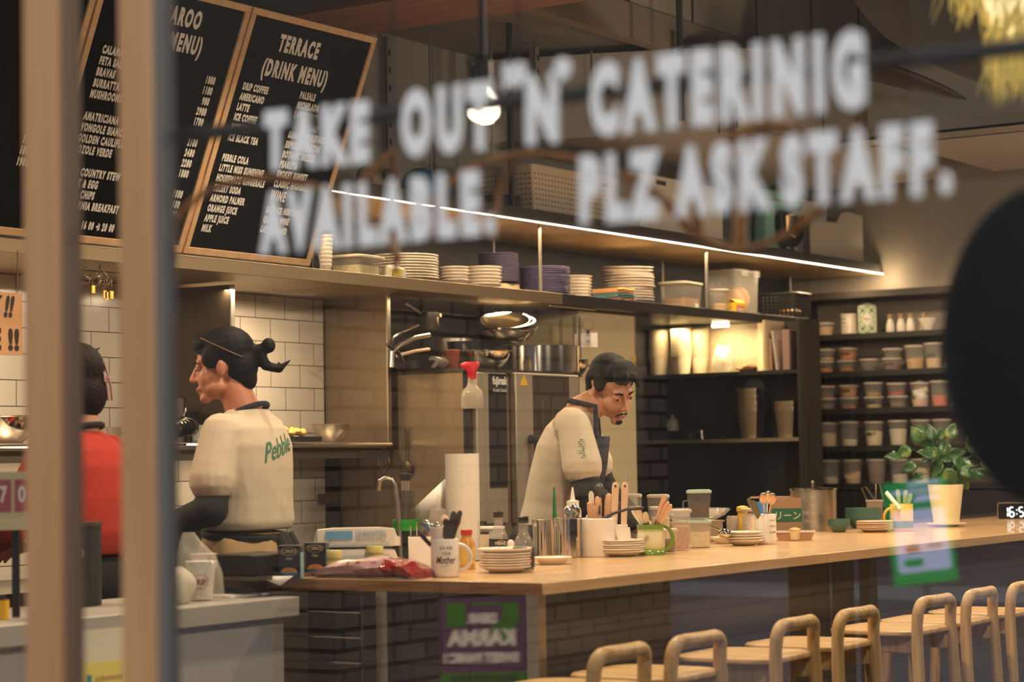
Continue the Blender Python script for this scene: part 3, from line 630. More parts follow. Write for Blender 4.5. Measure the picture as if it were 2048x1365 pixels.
def deli(label, rt, h, loc, fill=0, fcol=(.6, .4, .2), lid=True, rb=None, group=None, writing=None, body=None, rot=0, cat='food tub', slope=0):
    rb = rb or rt*.80; t = thing('deli_tub', label, cat, loc, rot, group)
    ob('body', deli_mb(rt, rb, h), body or FROST, t)
    if lid: ob('lid', MB().lathe([(rt+.003, h-.007), (rt+.0045, h-.004), (rt+.0045, h+.003), (rt+.001, h+.005), (rt-.008, h+.004), (.001, h+.002)], n=28), LIDW, t)
    if fill:
        rf = (rb+(rt-rb)*fill)-.002; fm = MB().lathe([(.001, .003), (rb-.002, .003), (rf, h*fill-.002), (rf*.6, h*fill+.004*(1-slope)), (.001, h*fill+.006)], n=24)
        if slope: fm.v = [(x, y, z+slope*y/rf*h*.2 if z > h*fill*.7 else z) for x, y, z in fm.v]
        ob('contents', fm, mat('fill_%02d%02d%02d' % tuple(int(q*99) for q in fcol), fcol, .9, noise=.45, nscale=150, bump=.5, bscale=120), t)
    if writing:
        F = frame((-rt*.45, -(rb+(rt-rb)*.55)-.001, h*.42), (1, 0, 0), (0, .0, 1)); o = text(writing, Matrix.Identity(4), BLACK, t, .02, name='marker_writing', bold=.0006)
        xs = [v.co.x for v in o.data.vertices]; w = max(xs) or 1; sc = rt*1.05/w; R = rb+(rt-rb)*.6+.0012
        for v in o.data.vertices:
            a = -PI/2-.55+(v.co.x*sc)/R; v.co = (R*math.cos(a), R*math.sin(a), h*.45+v.co.y*sc*1.1)
    return t
c = P(1439, 620, Y=5.6); deli('round clear tub of yellow grain behind the second front rod', .052, .118, (c.x, c.y, ZS+.001), .35, (.72, .50, .25), rb=.045)
c = P(1470, 624, Y=5.76); t = frame_tub('cereal_box', 'big clear clip box holding bread behind the yellow carton', .30, .20, .26, (P(1466, 600, Y=5.80).x, 5.80, ZS+.001), 0, fill=.08, fcol=(.6, .36, .16), taper=.92, lidm=mat('lid_grey', (.5, .47, .42), .35, alpha=.7), body=mat('clip_plastic', (.72, .68, .6), .2, alpha=.3))
for x in (-.06, .09): ob('clip', MB().box((x-.04, -.112, .232), (x+.04, -.104, .272)), FROST, t, bevel=.003)
for i, (x, y) in enumerate(((-.05, -.02), (.0, .0), (.05, -.01))):
    ob('bread', MB().ell((x, y, .09+.01*i), (.035, .07, .075), 14), mat('bread', (.62, .34, .12), .85, noise=.3, nscale=40), t)
c = P(1477, 627, Y=5.56); t = thing('yellow_carton', 'small yellow carton with a red printed panel before the bread box', 'carton', (c.x, c.y, ZS+.001))
ob('box', MB().box((-.062, -.02, 0), (.05, .035, .055)), mat('carton_yellow', (.85, .56, .03), .5), t)
ob('flap', MB().add([(-.062, -.02, .055), (.05, -.02, .055), (.05, .01, .073), (-.062, .01, .073), (-.062, .035, .055), (.05, .035, .055)], [(0, 1, 2, 3), (3, 2, 5, 4)]), MATS['carton_yellow'], t, smooth=0)
ob('red_panel', MB().box((-.06, -.0212, .004), (.034, -.0202, .038)), mat('panel_red', (.75, .22, .12), .5), t)
text('EASY', frame((-.045, -.0216, .006), (1, 0, 0), (0, 0, 1)), PAPER, t, .02, fit=(.07, .018), bold=.0008)
# black basket
c = P(1572, 632, Y=5.64); t = thing('black_basket', 'black perforated basket at the right end of the plate shelf', 'basket', (c.x, c.y, ZS+.001))
bm = MB()
for sx, sy, wx, wy in ((0, -.11, 1, 0), (0, .11, 1, 0), (-.105, 0, 0, 1), (.105, 0, 0, 1)):
    for k in range(9):
        q = -.1+.025*k; bm.cbox((sx+wx*q, sy+wy*q*1.05, .07), (.011 if wx else .004, .004 if wx else .011, .13))
    for z in (.012, .035, .055, .075, .095, .118, .137): bm.cbox((sx, sy, z), (.21 if wx else .004, .004 if wx else .22, .009 if z < .13 else .014))
bm.box((-.105, -.11, 0), (.105, .11, .004)); ob('body', bm, BLACK, t, smooth=0)
ob('rim', MB().tube([(x, y, .146) for x, y in rrect(.224, .232, .02)], .005, 6, closed=True), mat('rim_black', (.05, .045, .04), .3), t)
for i, (x, z, cc) in enumerate(((-.05, .03, (.6, .3, .12)), (.0, .035, (.7, .6, .45)), (.05, .03, (.65, .35, .15)))):
    one('snack_packet', MB().ell((0, 0, 0), (.035, .05, .028), 12), mat('snack_%d' % i, cc, .4), ['orange wrapped snack at the left inside the black basket', 'pale wrapped snack in the middle of the black basket', 'tan wrapped snack at the right inside the black basket'][i], 'packet', (c.x+x, c.y-.03, ZS+.006+z))
# ================================================================ on the upper shelf
ZT = ZL+.0585
c = P(768, 388, Y=5.62)
t = thing('tote_bag', 'tan bag with a black heart on the upper shelf beside the drink menu', 'bag', (P(752, 370, Y=5.64).x, 5.64, ZT))
def sack(w, d, h, seed, n=18, k=9):
    rg = random.Random(seed); rings = []
    ph = [rg.uniform(0, 6) for _ in range(4)]
    for j in range(k):
        f = j/(k-1); s = (math.sin(PI*(.12+.8*f)))**.5; ring = []
        for i in range(n):
            a = 2*PI*i/n; wob = 1+.10*math.sin(3*a+ph[0]+f*4)+.07*math.sin(5*a+ph[1]-f*5); ring.append((w/2*s*wob*math.cos(a), d/2*s*wob*math.sin(a), h*f+.02*math.sin(2*a+ph[2])*f*h/.1*.3))
        rings.append(ring)
    return MB().loft(rings)
ob('body', sack(.22, .16, .11, 3), mat('canvas_tan', (.42, .32, .20), .9), t)
hp = [(.0, -.045), (.045, .005), (.05, .03), (.03, .045), (.01, .04), (0, .025), (-.01, .04), (-.03, .045), (-.05, .03), (-.045, .005)]
ob('heart_print', MB().prism(hp, 0, .004, M=Matrix.Translation((-.01, -.088, .055)) @ Matrix.Rotation(PI/2, 4, 'X')), BLACK, t)
one('plastic_bag', sack(.30, .2, .15, 8), mat('bag_blue', (.01, .11, .30), .35), 'crumpled bright blue plastic bag on the upper shelf', 'bag', (P(858, 380, Y=5.7).x, 5.72, ZT))
one('navy_bag', sack(.22, .2, .12, 5), mat('bag_navy', (.015, .02, .045), .6), 'dark navy bag squeezed between the heart bag and blue plastic bag', 'bag', (P(806, 380, Y=5.75).x-.02, 5.92, ZT))
c = P(1018, 412, Y=5.56); t = thing('dark_box', 'small dark box on the upper shelf left of the perforated basket', 'box', (c.x, 5.60, ZT)); ob('body', MB().box((-.09, -.06, 0), (.08, .06, .06)), mat('box_dark', (.025, .03, .03), .35), t, bevel=.008); ob('lid', MB().box((-.09, -.06, .061), (.08, .06, .07)), BLACKG, t, bevel=.003)
# perforated beige basket
a = P(1062, 415, Y=5.52); b2 = P(1262, 440, Y=5.52)
t = thing('perforated_basket', 'beige perforated plastic basket on the upper shelf behind the window letters', 'basket', ((a.x+b2.x)/2, 5.73, ZT))
BEI = mat('basket_beige', (.56, .46, .34), .55); wB = (b2.x-a.x)*.86; hB = .235; dB = .36
bb = MB(); holes = MB()
bb.loft([[(x*s, y*s, z) for x, y in rrect(wB, dB, .02)] for s, z in ((.88, 0), (1, hB), (.975, hB), (.86, .006))])
for r_ in range(8):
    z = .028+r_*.024; s = .88+.12*z/hB
    for k in range(26): holes.cbox((-wB*s/2+.02+k*(wB*s-.04)/25, -dB*s/2, z), (.008, .005, .005))
    for k in range(14): holes.cbox((-wB*s/2, -dB*s/2+.02+k*(dB*s-.04)/13, z), (.005, .010, .005))
ob('body', bb, BEI, t); ob('perforation', holes, mat('hole_dark', (.05, .035, .02), .8), t, smooth=0)
ob('rim', MB().tube([(x, y, hB) for x, y in rrect(wB*1.01, dB*1.01, .02)], .005, 6, closed=True), BEI, t)
ob('handle_slot', MB().cbox((wB*.33, -dB/2+.002, hB-.035), (.06, .007, .02)), MATS['hole_dark'], t)
# white box with smiley stickers
a = P(1285, 440, Y=5.5); b2 = P(1450, 470, Y=5.5)
t = thing('white_box', 'plain white plastic box with two yellow round stickers', 'box', ((a.x+b2.x)/2, 5.68, ZT))
wW = b2.x-a.x; ob('body', MB().box((-wW/2, -.17, 0), (wW/2, .17, .29)), mat('box_white', (.68, .62, .54), .5), t, bevel=.006)
ob('handle_slot', MB().cbox((-wW*.26, -.171, .255), (.1, .004, .022)), MATS['hole_dark'], t)
SMY = mat('smiley_yellow', (.80, .52, .06), .5)
for x, z in ((-.14*wW, .14), (.30*wW, .155)):
    s = ob('sticker', MB().cyl((x, -.1725, z), (x, -.1705, z), .024, n=24), SMY, t, label='yellow round smiling sticker')
    g = MB().tube([(x+.014*math.cos(q), -.1732, z+.014*math.sin(q)) for q in [PI*1.15+k*PI*.7/8 for k in range(9)]], .0015, 5)
    for e in (-.007, .007): g.ell((x+e, -.173, z+.007), (.002, .001, .004), 8)
    ob('smile', g, BLACK, s)
# stand mixer
MINT = mat('mixer_mint', (.28, .60, .50), .25, coat=.4)
c = P(1572, 500, Y=5.66)
t = thing('stand_mixer', 'mint green stand mixer with a steel bowl on the upper shelf', 'mixer', (c.x-.05, 5.68, ZT), -.2)
ob('base', MB().prism(rrect(.36, .20, .07, 6), 0, .03), MINT, t, bevel=.008)
ob('column', MB().loft([[(x*s-.125+dx, y*s, z) for x, y in rrect(.10, .13, .04, 4)] for s, z, dx in ((1.25, .03, 0), (1, .09, -.005), (.9, .18, -.01), (.95, .27, 0))]), MINT, t, smooth=60)
ob('head', MB().loft([[(x, y*s, .325+z*s) for y, z in rrect(.14, .13, .055, 5)] for x, s in ((-.20, .45), (-.185, .8), (-.12, .98), (0, 1), (.12, .92), (.17, .75), (.19, .4))]), MINT, t, smooth=60)
ob('trim_band', MB().box((-.19, -.0725, .312), (.17, .0725, .326)), POLISH, t, bevel=.003)
ob('hub', MB().cyl((.1, 0, .27), (.1, 0, .2), .03, .02, 16), POLISH, t)
ob('bowl', MB().lathe([(.045, .033), (.05, .045), (.04, .05), (.075, .08), (.102, .14), (.106, .235), (.109, .24), (.103, .238), (.099, .14), (.001, .07)], c=(.08, 0, 0), n=36), POLISH, t)
ob('whisk', MB().cyl((.1, 0, .2), (.1, 0, .11), .012, .03, 12), STEEL, t)
# magazine holder
a = P(1622, 512, Y=5.5); b2 = P(1726, 522, Y=5.5); wM = b2.x-a.x
t = thing('magazine_holder', 'pale grey cut away file holder at the right end of the upper shelf', 'file holder', (a.x, 5.5, ZT))
HOL = mat('holder_grey', (.56, .50, .42), .6)
ob('side', MB().prism([(0, 0), (wM, 0), (wM, .29), (wM*.72, .30), (wM*.6, .285), (wM*.5, .22), (0, .205)], 0, .006, M=Matrix.Translation((0, .006, 0)) @ Matrix.Rotation(PI/2, 4, 'X')), HOL, t)
ob('side', MB().prism([(0, 0), (wM, 0), (wM, .29), (wM*.72, .30), (wM*.6, .285), (wM*.5, .22), (0, .205)], 0, .006, M=Matrix.Translation((0, .25, 0)) @ Matrix.Rotation(PI/2, 4, 'X')), HOL, t)
ob('end_panel', MB().box((wM, .0, 0), (wM+.006, .25, .295)), HOL, t); ob('bottom', MB().box((0, .007, 0), (wM, .243, .006)), HOL, t)
one('paper_folder', MB().box((0, 0, 0), (wM*.62, .02, .34)), PAPER, 'white paper folder standing inside the grey file holder', 'folder', (a.x+.03, 5.62, ZT+.007))
# ================================================================ tubs on the end wall shelves
def sx(px, py): return P(px, py, X=XS+.09)
OR1, OR2, TAN, WHT, CRM, GRY, DRK, RED = (.62, .20, .05), (.55, .17, .04), (.55, .33, .13), (.72, .62, .50), (.74, .60, .34), (.22, .17, .13), (.10, .065, .04), (.50, .035, .08)
def tub(px, shelf, label, h, fill, fc, above=0, wr=None, lid=True, r=.0585, **k):
    y = sx(px, 700).y; return deli(label, r, h, (XS+.075, y, SHZ[shelf]+.001+above), fill, fc, lid, group=k.pop('group', None), writing=wr, rot=-PI/2, **k)
tub(1653, 0, 'short tub of pale nuts at the left of the top tub shelf', .072, .72, (.66, .42, .22))
SH = 'on the second tub shelf'
tub(1652, 1, 'lower short tub of orange lentils at the left '+SH, .066, .35, OR1, wr='CHICKPEA')
tub(1655, 1, 'upper short tub of pale flakes stacked at the left '+SH, .066, .25, (.65, .42, .2), above=.074)
tub(1695, 1, 'lower short tub with shallow orange powder, second column '+SH, .066, .35, OR2)
tub(1698, 1, 'upper short tub full of orange powder marked SICHIMI '+SH, .066, .8, OR1, above=.074, wr='SICHIMI')
tub(1740, 1, 'short tub of dark spice standing unstacked '+SH, .068, .45, DRK)
tub(1785, 1, 'lower short tub of dark berries beside the unstacked spice tub', .068, .5, (.16, .07, .07), wr='BLACK PEPPER')
tub(1787, 1, 'clear flat tub stacked above the dark berries', .05, .2, GRY, above=.076)
tub(1832, 1, 'tall tub half full of golden sugar beside the dark berries', .138, .45, TAN, slope=.5, r=.062)
tub(1870, 1, 'tall tub crossed with marker next to the golden sugar', .148, .4, (.66, .45, .26), wr='XXX')
SH = 'on the middle tub shelf'
tub(1653, 2, 'lower short tub of brown powder at the left '+SH, .066, .5, GRY)
tub(1654, 2, 'upper short tub of reddish powder at the left '+SH, .066, .3, (.25, .11, .06), above=.074)
tub(1697, 2, 'lower short tub with an orange layer '+SH, .066, .28, OR2)
tub(1697, 2, 'upper short tub full of orange spice marked CUMIN '+SH, .066, .9, (.60, .28, .10), above=.074, wr='CUMIN')
tub(1747, 2, 'lower short tub of yellow seeds '+SH, .066, .3, (.60, .40, .10), wr='SESAME')
tub(1747, 2, 'upper clear tub of tan crumbs '+SH, .078, .25, (.45, .25, .10), above=.074)
tub(1795, 2, 'lower short tub of dried mushrooms '+SH, .066, .4, (.22, .14, .09))
tub(1793, 2, 'upper short tub with a magenta layer '+SH, .07, .25, RED, above=.074)
t = tub(1840, 2, 'tall tub of crumpled white packets '+SH, .142, .3, (.66, .48, .36))
for k in range(4): ob('packet', sack(.07, .06, .05, 30+k), PAPER, t, loc=(.01*(-1)**k, .01*(k-1), .035+.024*k))
tub(1880, 2, 'tall tub with a coral pink layer '+SH, .148, .42, (.66, .19, .11))
SH = 'on the fourth tub shelf'
tub(1655, 3, 'leftmost tall tub, three quarters full of pale flour, '+SH, .142, .55, (.74, .52, .32), group=None)
tub(1697, 3, 'tall tub with a thin white layer '+SH, .146, .26, WHT)
tub(1746, 3, 'tall tub of cream powder marked MILK '+SH, .142, .6, CRM, wr='Milk P')
tub(1794, 3, 'tall tub two thirds full of white sugar '+SH, .146, .66, WHT)
tub(1840, 3, 'tall tub behind the plant leaves '+SH, .146, .3, (.4, .25, .2))
tub(1882, 3, 'rightmost tall empty tub '+SH, .146, .12, GRY)
SH = 'on the lowest tub shelf'
tub(1657, 4, 'tall tub with a white layer at the left '+SH, .142, .28, WHT)
tub(1701, 4, 'tall tub of tan flour heaped to one side '+SH, .142, .42, (.72, .48, .25), slope=.9)
tub(1749, 4, 'tall tub full of brown powder '+SH, .142, .92, (.17, .105, .07))
tub(1795, 4, 'tall tub with white grains right of the brown powder', .142, .35, (.66, .58, .48))
tub(1838, 4, 'tall tub of cream flour behind the plant pot', .142, .6, (.72, .58, .42))
# ---- the top shelf
p = sx(1701, 668)
t = thing('star_canister', 'white ribbed canister printed with four black stars', 'canister', (XS+.075, p.y, SHZ[0]+.001), -PI/2)
pr = []
for k in range(12): pr += [(.053, .006+k*.0095), (.0505, .0105+k*.0095)]
ob('body', MB().lathe([(.05, 0)]+pr+[(.053, .115)], n=32), WHITE, t)
ob('lid', MB().lathe([(.055, .115), (.055, .124), (.001, .126)], n=32), WHITE, t)
st = MB(); rr = .0545
pan = MB()
for i in range(6):
    a0, a1 = -PI/2-.75+i*.15, -PI/2-.75+(i+1)*.15
    pan.add([(rr*math.cos(a0), rr*math.sin(a0), .055), (rr*math.cos(a1), rr*math.sin(a1), .055), (rr*math.cos(a1), rr*math.sin(a1), .105), (rr*math.cos(a0), rr*math.sin(a0), .105)], [(0, 1, 2, 3)])
ob('star_panel', pan, PAPER, t)
for ax in (-.53, -.10):
    for z in (.069, .092):
        pts = []
        for k in range(10):
            q = PI/2+k*PI/5; r0 = .0105 if k % 2 == 0 else .0042; A = -PI/2+ax-.0+r0*math.cos(q)/rr; pts.append(((rr+.0008)*math.cos(A), (rr+.0008)*math.sin(A), z+r0*math.sin(q)))
        st.add(pts, [tuple(range(10))])
ob('star_print', st, BLACK, t, smooth=0)
# patterned salt carton
p = sx(1740, 668); cy, hw = p.y, .062
t = thing('salt_carton', 'green and white diamond patterned salt carton on the top tub shelf', 'carton', (XS+.06, cy, SHZ[0]+.001), -PI/2+.35)
GRN = mat('carton_green', (.03, .20, .07), .6); PALE = mat('carton_pale', (.50, .56, .40), .6)
hw, hd, hh = .055, .035, .165
ob('box', MB().box((-hw, -hd, 0), (hw, hd, hh)), PALE, t)
ob('top_flap', MB().add([(-hw, -hd, hh), (hw, -hd, hh), (hw, hd, hh), (-hw, hd, hh), (-.01, 0, hh+.02), (.012, 0, hh+.02)], [(0, 1, 5, 4), (2, 3, 4, 5), (1, 2, 5), (3, 0, 4)]), PALE, t, smooth=0)
g = MB(); d = MB()
def onface(fx, x, z): return (x, -hd-.0008, z) if fx else (hw+.0008, x, z)
for fx, W2 in ((1, hw), (0, hd)):
    nx = 2 if fx else 1; cw = 2*W2/nx; ch = hh/3
    for i in range(-3, 5):
        for s in (1, -1):
            pts = []
            x0, z0 = -W2+i*cw, 0.0
            for f in (0, 1):
                pass
            # clipped diagonal stripe
            A = (x0, 0.0) if s == 1 else (x0+3*cw, 0.0); B = (x0+3*cw, hh) if s == 1 else (x0, hh); n = 30; run = []
            for k in range(n+1):
                q = (A[0]+(B[0]-A[0])*k/n, A[1]+(B[1]-A[1])*k/n)
                if -W2 <= q[0] <= W2: run.append(q)
            if len(run) > 1:
                w = .0028; a_, b_ = run[0], run[-1]; g.add([onface(fx, a_[0]-w, a_[1]), onface(fx, a_[0]+w, a_[1]), onface(fx, b_[0]+w, b_[1]), onface(fx, b_[0]-w, b_[1])], [(0, 1, 2, 3)])
    for i in range(nx*2+1):
        for j in range(7):
            if (i+j) % 2: continue
            x, z = -W2+i*cw/2, j*ch/2; q = .010
            if abs(x) > W2-.004 or z < .008 or z > hh-.008 or (fx and abs(x) < .02 and abs(z-hh/2) < .03): continue
            d.add([onface(fx, x, z-q), onface(fx, x+q*.8, z), onface(fx, x, z+q), onface(fx, x-q*.8, z)], [(0, 1, 2, 3)])
ob('lattice_print', g, GRN, t, smooth=0); ob('diamond_print', d, mat('diamond_dark', (.015, .05, .02), .6), t, smooth=0)
lb = ob('label', MB().add([(0, -hd-.0014, hh*.22), (.034, -hd-.0014, hh*.5), (0, -hd-.0014, hh*.80), (-.034, -hd-.0014, hh*.5)], [(0, 1, 2, 3)]), PAPER, t, smooth=0)
text('Maldon', frame((-.024, -hd-.0018, hh*.47), (1, 0, 0), (0, 0, 1)), mat('label_red', (.35, .05, .03), .6), lb, .02, fit=(.048, .017), shear=.2)
# small white bottles
for i, (px, lab) in enumerate(((1784, 'left of the row of three white milk bottles with tan necks'), (1805, 'middle of the row of three white milk bottles with tan necks'), (1824, 'right of the row of three white milk bottles with tan necks'), (1845, 'narrow brown necked bottle behind the ribbed bowl on the top tub shelf'))):
    y = sx(px, 660).y
    if i == 0:
        pb = thing('milk_bottle', lab, 'bottle', (XS+.07, y, SHZ[0]+.001), 0, 'small white bottles on the top tub shelf')
        ob('body', MB().lathe([(.025, 0), (.027, .01), (.026, .045), (.019, .07), (.0155, .08)], n=24), WHITE, pb)
        ob('neck', MB().lathe([(.0155, .08), (.0165, .086), (.0165, .1), (.0195, .104), (.0195, .11), (.001, .111)], n=24), mat('neck_tan', (.42, .27, .13), .4), pb)
    else: copy_tree(pb, None, (XS+(.07 if i < 3 else .11), y, SHZ[0]+.001), None, lab)
y = sx(1860, 655).y
t = thing('ribbed_bowl', 'white ribbed bowl beside the milk bottles on the top tub shelf', 'bowl', (XS+.06, y, SHZ[0]+.001))
pr = []
for k in range(8): pr += [(.03+.0042*k, .004+k*.0085), (.0285+.0042*k, .008+k*.0085)]
ob('bowl', MB().lathe([(.001, .0), (.026, 0)]+pr+[(.062, .074), (.058, .072), (.03, .01), (.001, .008)], n=32), WHITE, t)
# ================================================================ niche rack contents
def nx(px, py, x=XN+.12): return P(px, py, X=x)
CUPM = mat('paper_cup', (.72, .60, .40), .6)
def cup_mb(r, h): return MB().lathe([(.001, 0), (r*.74, 0), (r*.98, h-.004), (r*1.04, h-.003), (r*1.04, h), (r*.96, h), (r*.72, .006), (.001, .004)], n=24)
for si, (px, n, lab, x) in enumerate(((1318, 20, 'in the left cup stack of the lit bay', XN+.08), (1364, 21, 'in the middle cup stack of the lit bay', XN+.08), (1399, 20, 'in the right cup stack of the lit bay', XN+.17))):
    p = nx(px, 750, x); proto = None
    for i in range(n):
        loc = (x, p.y, 1.7565+i*.0079); l = f'{ORD[n-1-i]} white cup {lab}'
        if not proto: proto = one('paper_cup', cup_mb(.058, .105), CUPM, l, 'cup', loc, 0, 'white cups '+lab)
        else: copy_tree(proto, None, loc, None, l)
rg = random.Random(4)
one('crumpled_wrap', sack(.14, .12, .15, 21, 22, 12), mat('wrap_clear', (.85, .78, .62), .15, alpha=.6, spec=1), 'crumpled clear plastic wrap glowing under the niche lamp', 'plastic wrap', (XN+.12, nx(1448, 740).y, 1.7565))
one('noodle_bag', sack(.12, .12, .045, 22), mat('noodle_brown', (.34, .17, .07), .8, noise=.5, nscale=60), 'flat bag of brown noodles under the niche lamp by the partition', 'bag', (XN+.11, nx(1497, 740).y, 1.7565))
# books in the right bay
for px, w, h, colr, nm, lean in ((1534, .02, .19, (.10, .03, .02), 'dark red spined notebook, left of the books beside the niche lamp', 0),
                                 (1543, .024, .17, (.48, .30, .18), 'tan book with black characters among the books beside the niche lamp', 0),
                                 (1557, .012, .215, (.60, .54, .46), 'thin white booklet leaning among the books beside the niche lamp', .12),
                                 (1576, .04, .215, (.40, .27, .22), 'thick pinkish book at the right of the books beside the niche lamp', 0)):
    y = nx(px, 740, XN+.05).y
    t = thing('book', nm, 'book', (XN+.03, y, 1.7565), (-lean, 0, 0), 'books beside the niche lamp')
    ob('cover', MB().box((0, -w/2, 0), (.16, w/2, h)), mat('book_%d' % px, colr, .7), t, bevel=.001)
    ob('pages', MB().box((.004, -w/2+.002, h), (.158, w/2-.002, h+.001)), PAPER, t)
# lower shelf
def pan9(r, h): return MB().loft([[(x*s, y*s, z) for x, y in rrect(r, r, .012, 3)] for s, z in ((.72, 0), (.95, h-.018), (.98, h-.016), (.98, h-.003), (1.1, h-.002), (1.1, h), (.94, h), (.9, h-.02), (.68, .004))], cap=True)
for px, n, lab in ((1504, 4, 'in the tall steel pan stack on the dim rack shelf'), (1578, 2, 'in the short steel pan stack by the rack upright')):
    p = nx(px, 870); proto = None
    for i in range(n):
        loc = (XN+.12, p.y, 1.391+i*(.036 if n == 4 else .032)); l = f'{ORD[n-1-i]} deep steel pan {lab}'
        if not proto: proto = one('steel_pan', pan9(.125, .165), STEEL, l, 'pan', loc, 0, 'steel pans '+lab)
        else: copy_tree(proto, None, loc, None, l)
p = nx(1504, 870); one('round_lid', MB().cyl((0, 0, 0), (.006, 0, 0), .06, n=28), CLEARP, 'clear round lid standing upright on the tall pan stack', 'lid', (XN+.14, p.y-.01, 1.665))
p = nx(1343, 870); t = thing('black_tray', 'black pan at the left of the dim rack shelf', 'pan', (XN+.10, p.y-.05, 1.391)); ob('pan', MB().loft([[(x*s, y*s, z) for x, y in rrect(.14, .26, .02, 3)] for s, z in ((.9, 0), (1, .05), (.97, .05), (.87, .005))]), BLACKG, t); ob('handle', MB().tube([(0, -.13, .045), (0, -.15, .048), (0, -.155, .0)], .008, 8), POLISH, t)
t = thing('glass_cloche', 'ribbed glass dome standing in the black pan', 'dome', (XN+.10, p.y-.02, 1.398)); ob('dome', MB().lathe([(.035, 0), (.036, .075), (.030, .105), (.014, .12), (.001, .123)], n=20), GLASSY, t); ob('knob', MB().ell((0, 0, .127), (.008, .008, .008), 10), GLASSY, t)
# ================================================================ things standing on the bar counter
def cp(px, py):
    p = P(px, py, Z=CH)
    if p.y > 4.2: p = P(px, py, Y=4.2); p.z = CH
    return p
def sz(px, py): return mpp(cp(px, py))
ZC0 = CH+.001
def bar_yaw(p): return math.atan2(p.y, p.x)-PI/2                    # turns a printed front (local -y) towards the window
def wrapped(o, R, a0, z0, height, width):
    """bend flat lettering round an upright cylinder of radius R; a0 = angle of its middle"""
    xs = [v.co.x for v in o.data.vertices]; ys = [v.co.y for v in o.data.vertices]
    if not xs: return o
    mx, nx_, my, ny = max(xs), min(xs), max(ys), min(ys); sx_ = width/(mx-nx_); sy_ = height/(my-ny)
    for v in o.data.vertices:
        a = a0+((v.co.x-(mx+nx_)/2)*sx_)/R; v.co = (R*math.cos(a), R*math.sin(a), z0+(v.co.y-ny)*sy_)
    return o
def facing(p): return math.atan2(EYE.y-p.y, EYE.x-p.x)
MUGW = mat('mug_white', (.80, .74, .66), .2, coat=.3)
def mug(name, label, p, r, h, M, hang=0.0, rim=None, handle=True, hr=.026):
    t = thing(name, label, 'mug', (p.x, p.y, ZC0))
    ob('body', MB().lathe([(.001, 0), (r*.88, 0), (r*.97, .006), (r, .014), (r, h-.003), (r-.0015, h), (r-.004, h-.002), (r-.0045, .012), (.001, .008)], n=36), M, t)
    if handle:
        d = Vector((math.cos(hang), math.sin(hang), 0)); pts = [Vector((0, 0, h*.5))+d*(r-.003+hr*1.25*math.sin(PI*k/10))+Vector((0, 0, math.cos(PI*k/10)*h*.34)) for k in range(11)]
        ob('handle', MB().tube(pts, .0065, 10), M, t)
    return t
RIGHT = math.atan2(ROW[0].y, ROW[0].x)                               # direction of the photograph's right on the floor
# cutlery standing handle up or bowl up: base and tip points
SILV = mat('cutlery_steel', (.62, .58, .52), .22, 1); PINKSIL = mat('cutlery_copper', (.66, .46, .36), .3, .9); DHAN = mat('handle_dark', (.06, .045, .035), .35)
WOODH = mat('handle_wood', (.58, .33, .18), .55, noise=.15, nscale=60); PALEW = mat('handle_pale', (.72, .48, .30), .55)
def stick(kind, a, b, M, label, name, cat, group=None):
    a, b = Vector(a), Vector(b); L = (b-a).length; t = thing(name, label, cat, a, 0, group)
    q = Vector((0, 0, 1)).rotation_difference(b-a); yaw = Matrix.Rotation(RIGHT, 4, 'Z')
    t.matrix_world = Matrix.Translation(a) @ q.to_matrix().to_4x4() @ yaw
    if kind == 'spoon':
        ob('handle', MB().tube([(0, 0, 0), (0, 0, L*.5), (0, 0, L*.78)], [.004, .003, .0028], 8), M, t)
        ob('bowl', MB().ell((0, 0, L-.025), (.017, .006, .026), 14), M, t)
    elif kind == 'knife':
        ob('blade', MB().box((-.007, -.0008, 0), (.007, .0008, L*.45)), SILV, t)
        ob('handle', MB().loft([[(x*s, y*s*.6, z) for x, y in rrect(.017, .013, .006, 3)] for s, z in ((.6, L*.42), (.9, L*.55), (1.1, L*.85), (1.0, L*.96), (.5, L))]), M, t)
    elif kind == 'flat':
        ob('handle', MB().loft([[(x*s, y, z) for x, y in rrect(.02, .004, .0018, 3)] for s, z in ((.4, 0), (.5, L*.5), (1, L*.85), (.95, L*.95), (.45, L))]), M, t)
        ob('tines', MB().box((-.009, -.001, -.0), (.009, .001, .02)), M, t)
    elif kind == 'tool':
        ob('handle', MB().loft([[(x*s, y*s, z) for x, y in rrect(.026, .02, .009, 3)] for s, z in ((.5, L*.2), (.75, L*.45), (1, L*.85), (.85, L*.97), (.4, L))]), M, t)
        ob('shaft', MB().cyl((0, 0, 0), (0, 0, L*.3), .004, n=8), SILV, t)
    return t
def at_px(px, py, p0):                                               # point at the depth of p0 seen at a pixel
    return PD(px, py, (Vector(p0)-EYE).dot(ROW[2]))
# ---- mug GO ASK YOUR Mother
p = cp(891, 1155); u = mpp(p); r = 29*u
t = mug('printed_mug', 'white mug printed GO ASK YOUR Mother full of cutlery', p, r, 76*u, MUGW, hang=RIGHT-.15, hr=.03)
INK = mat('ink_grey', (.10, .085, .075), .7); fa = facing(p)
for s, z, h, w in (('GO ASK', 55, 6.5, 27), ('YOUR', 44, 6.5, 18)): wrapped(text(s, Matrix.Identity(4), INK, t, .02, bold=.0002, name='lettering'), r+.0004, fa+.08, z*u, h*u, w*u)
wrapped(text('Mother', Matrix.Identity(4), INK, t, .02, bold=.0003, shear=.25), r+.0004, fa+.06, 27*u, 15*u, 42*u)
ul = MB(); ul.tube([((r+.0005)*math.cos(fa-.3+q*.075), (r+.0005)*math.sin(fa-.3+q*.075), (21+q*.5)*u) for q in range(9)], .0006, 5); ob('underline', ul, INK, t)
c0 = Vector((p.x, p.y, CH+.012)); g = 'cutlery in the printed mug'
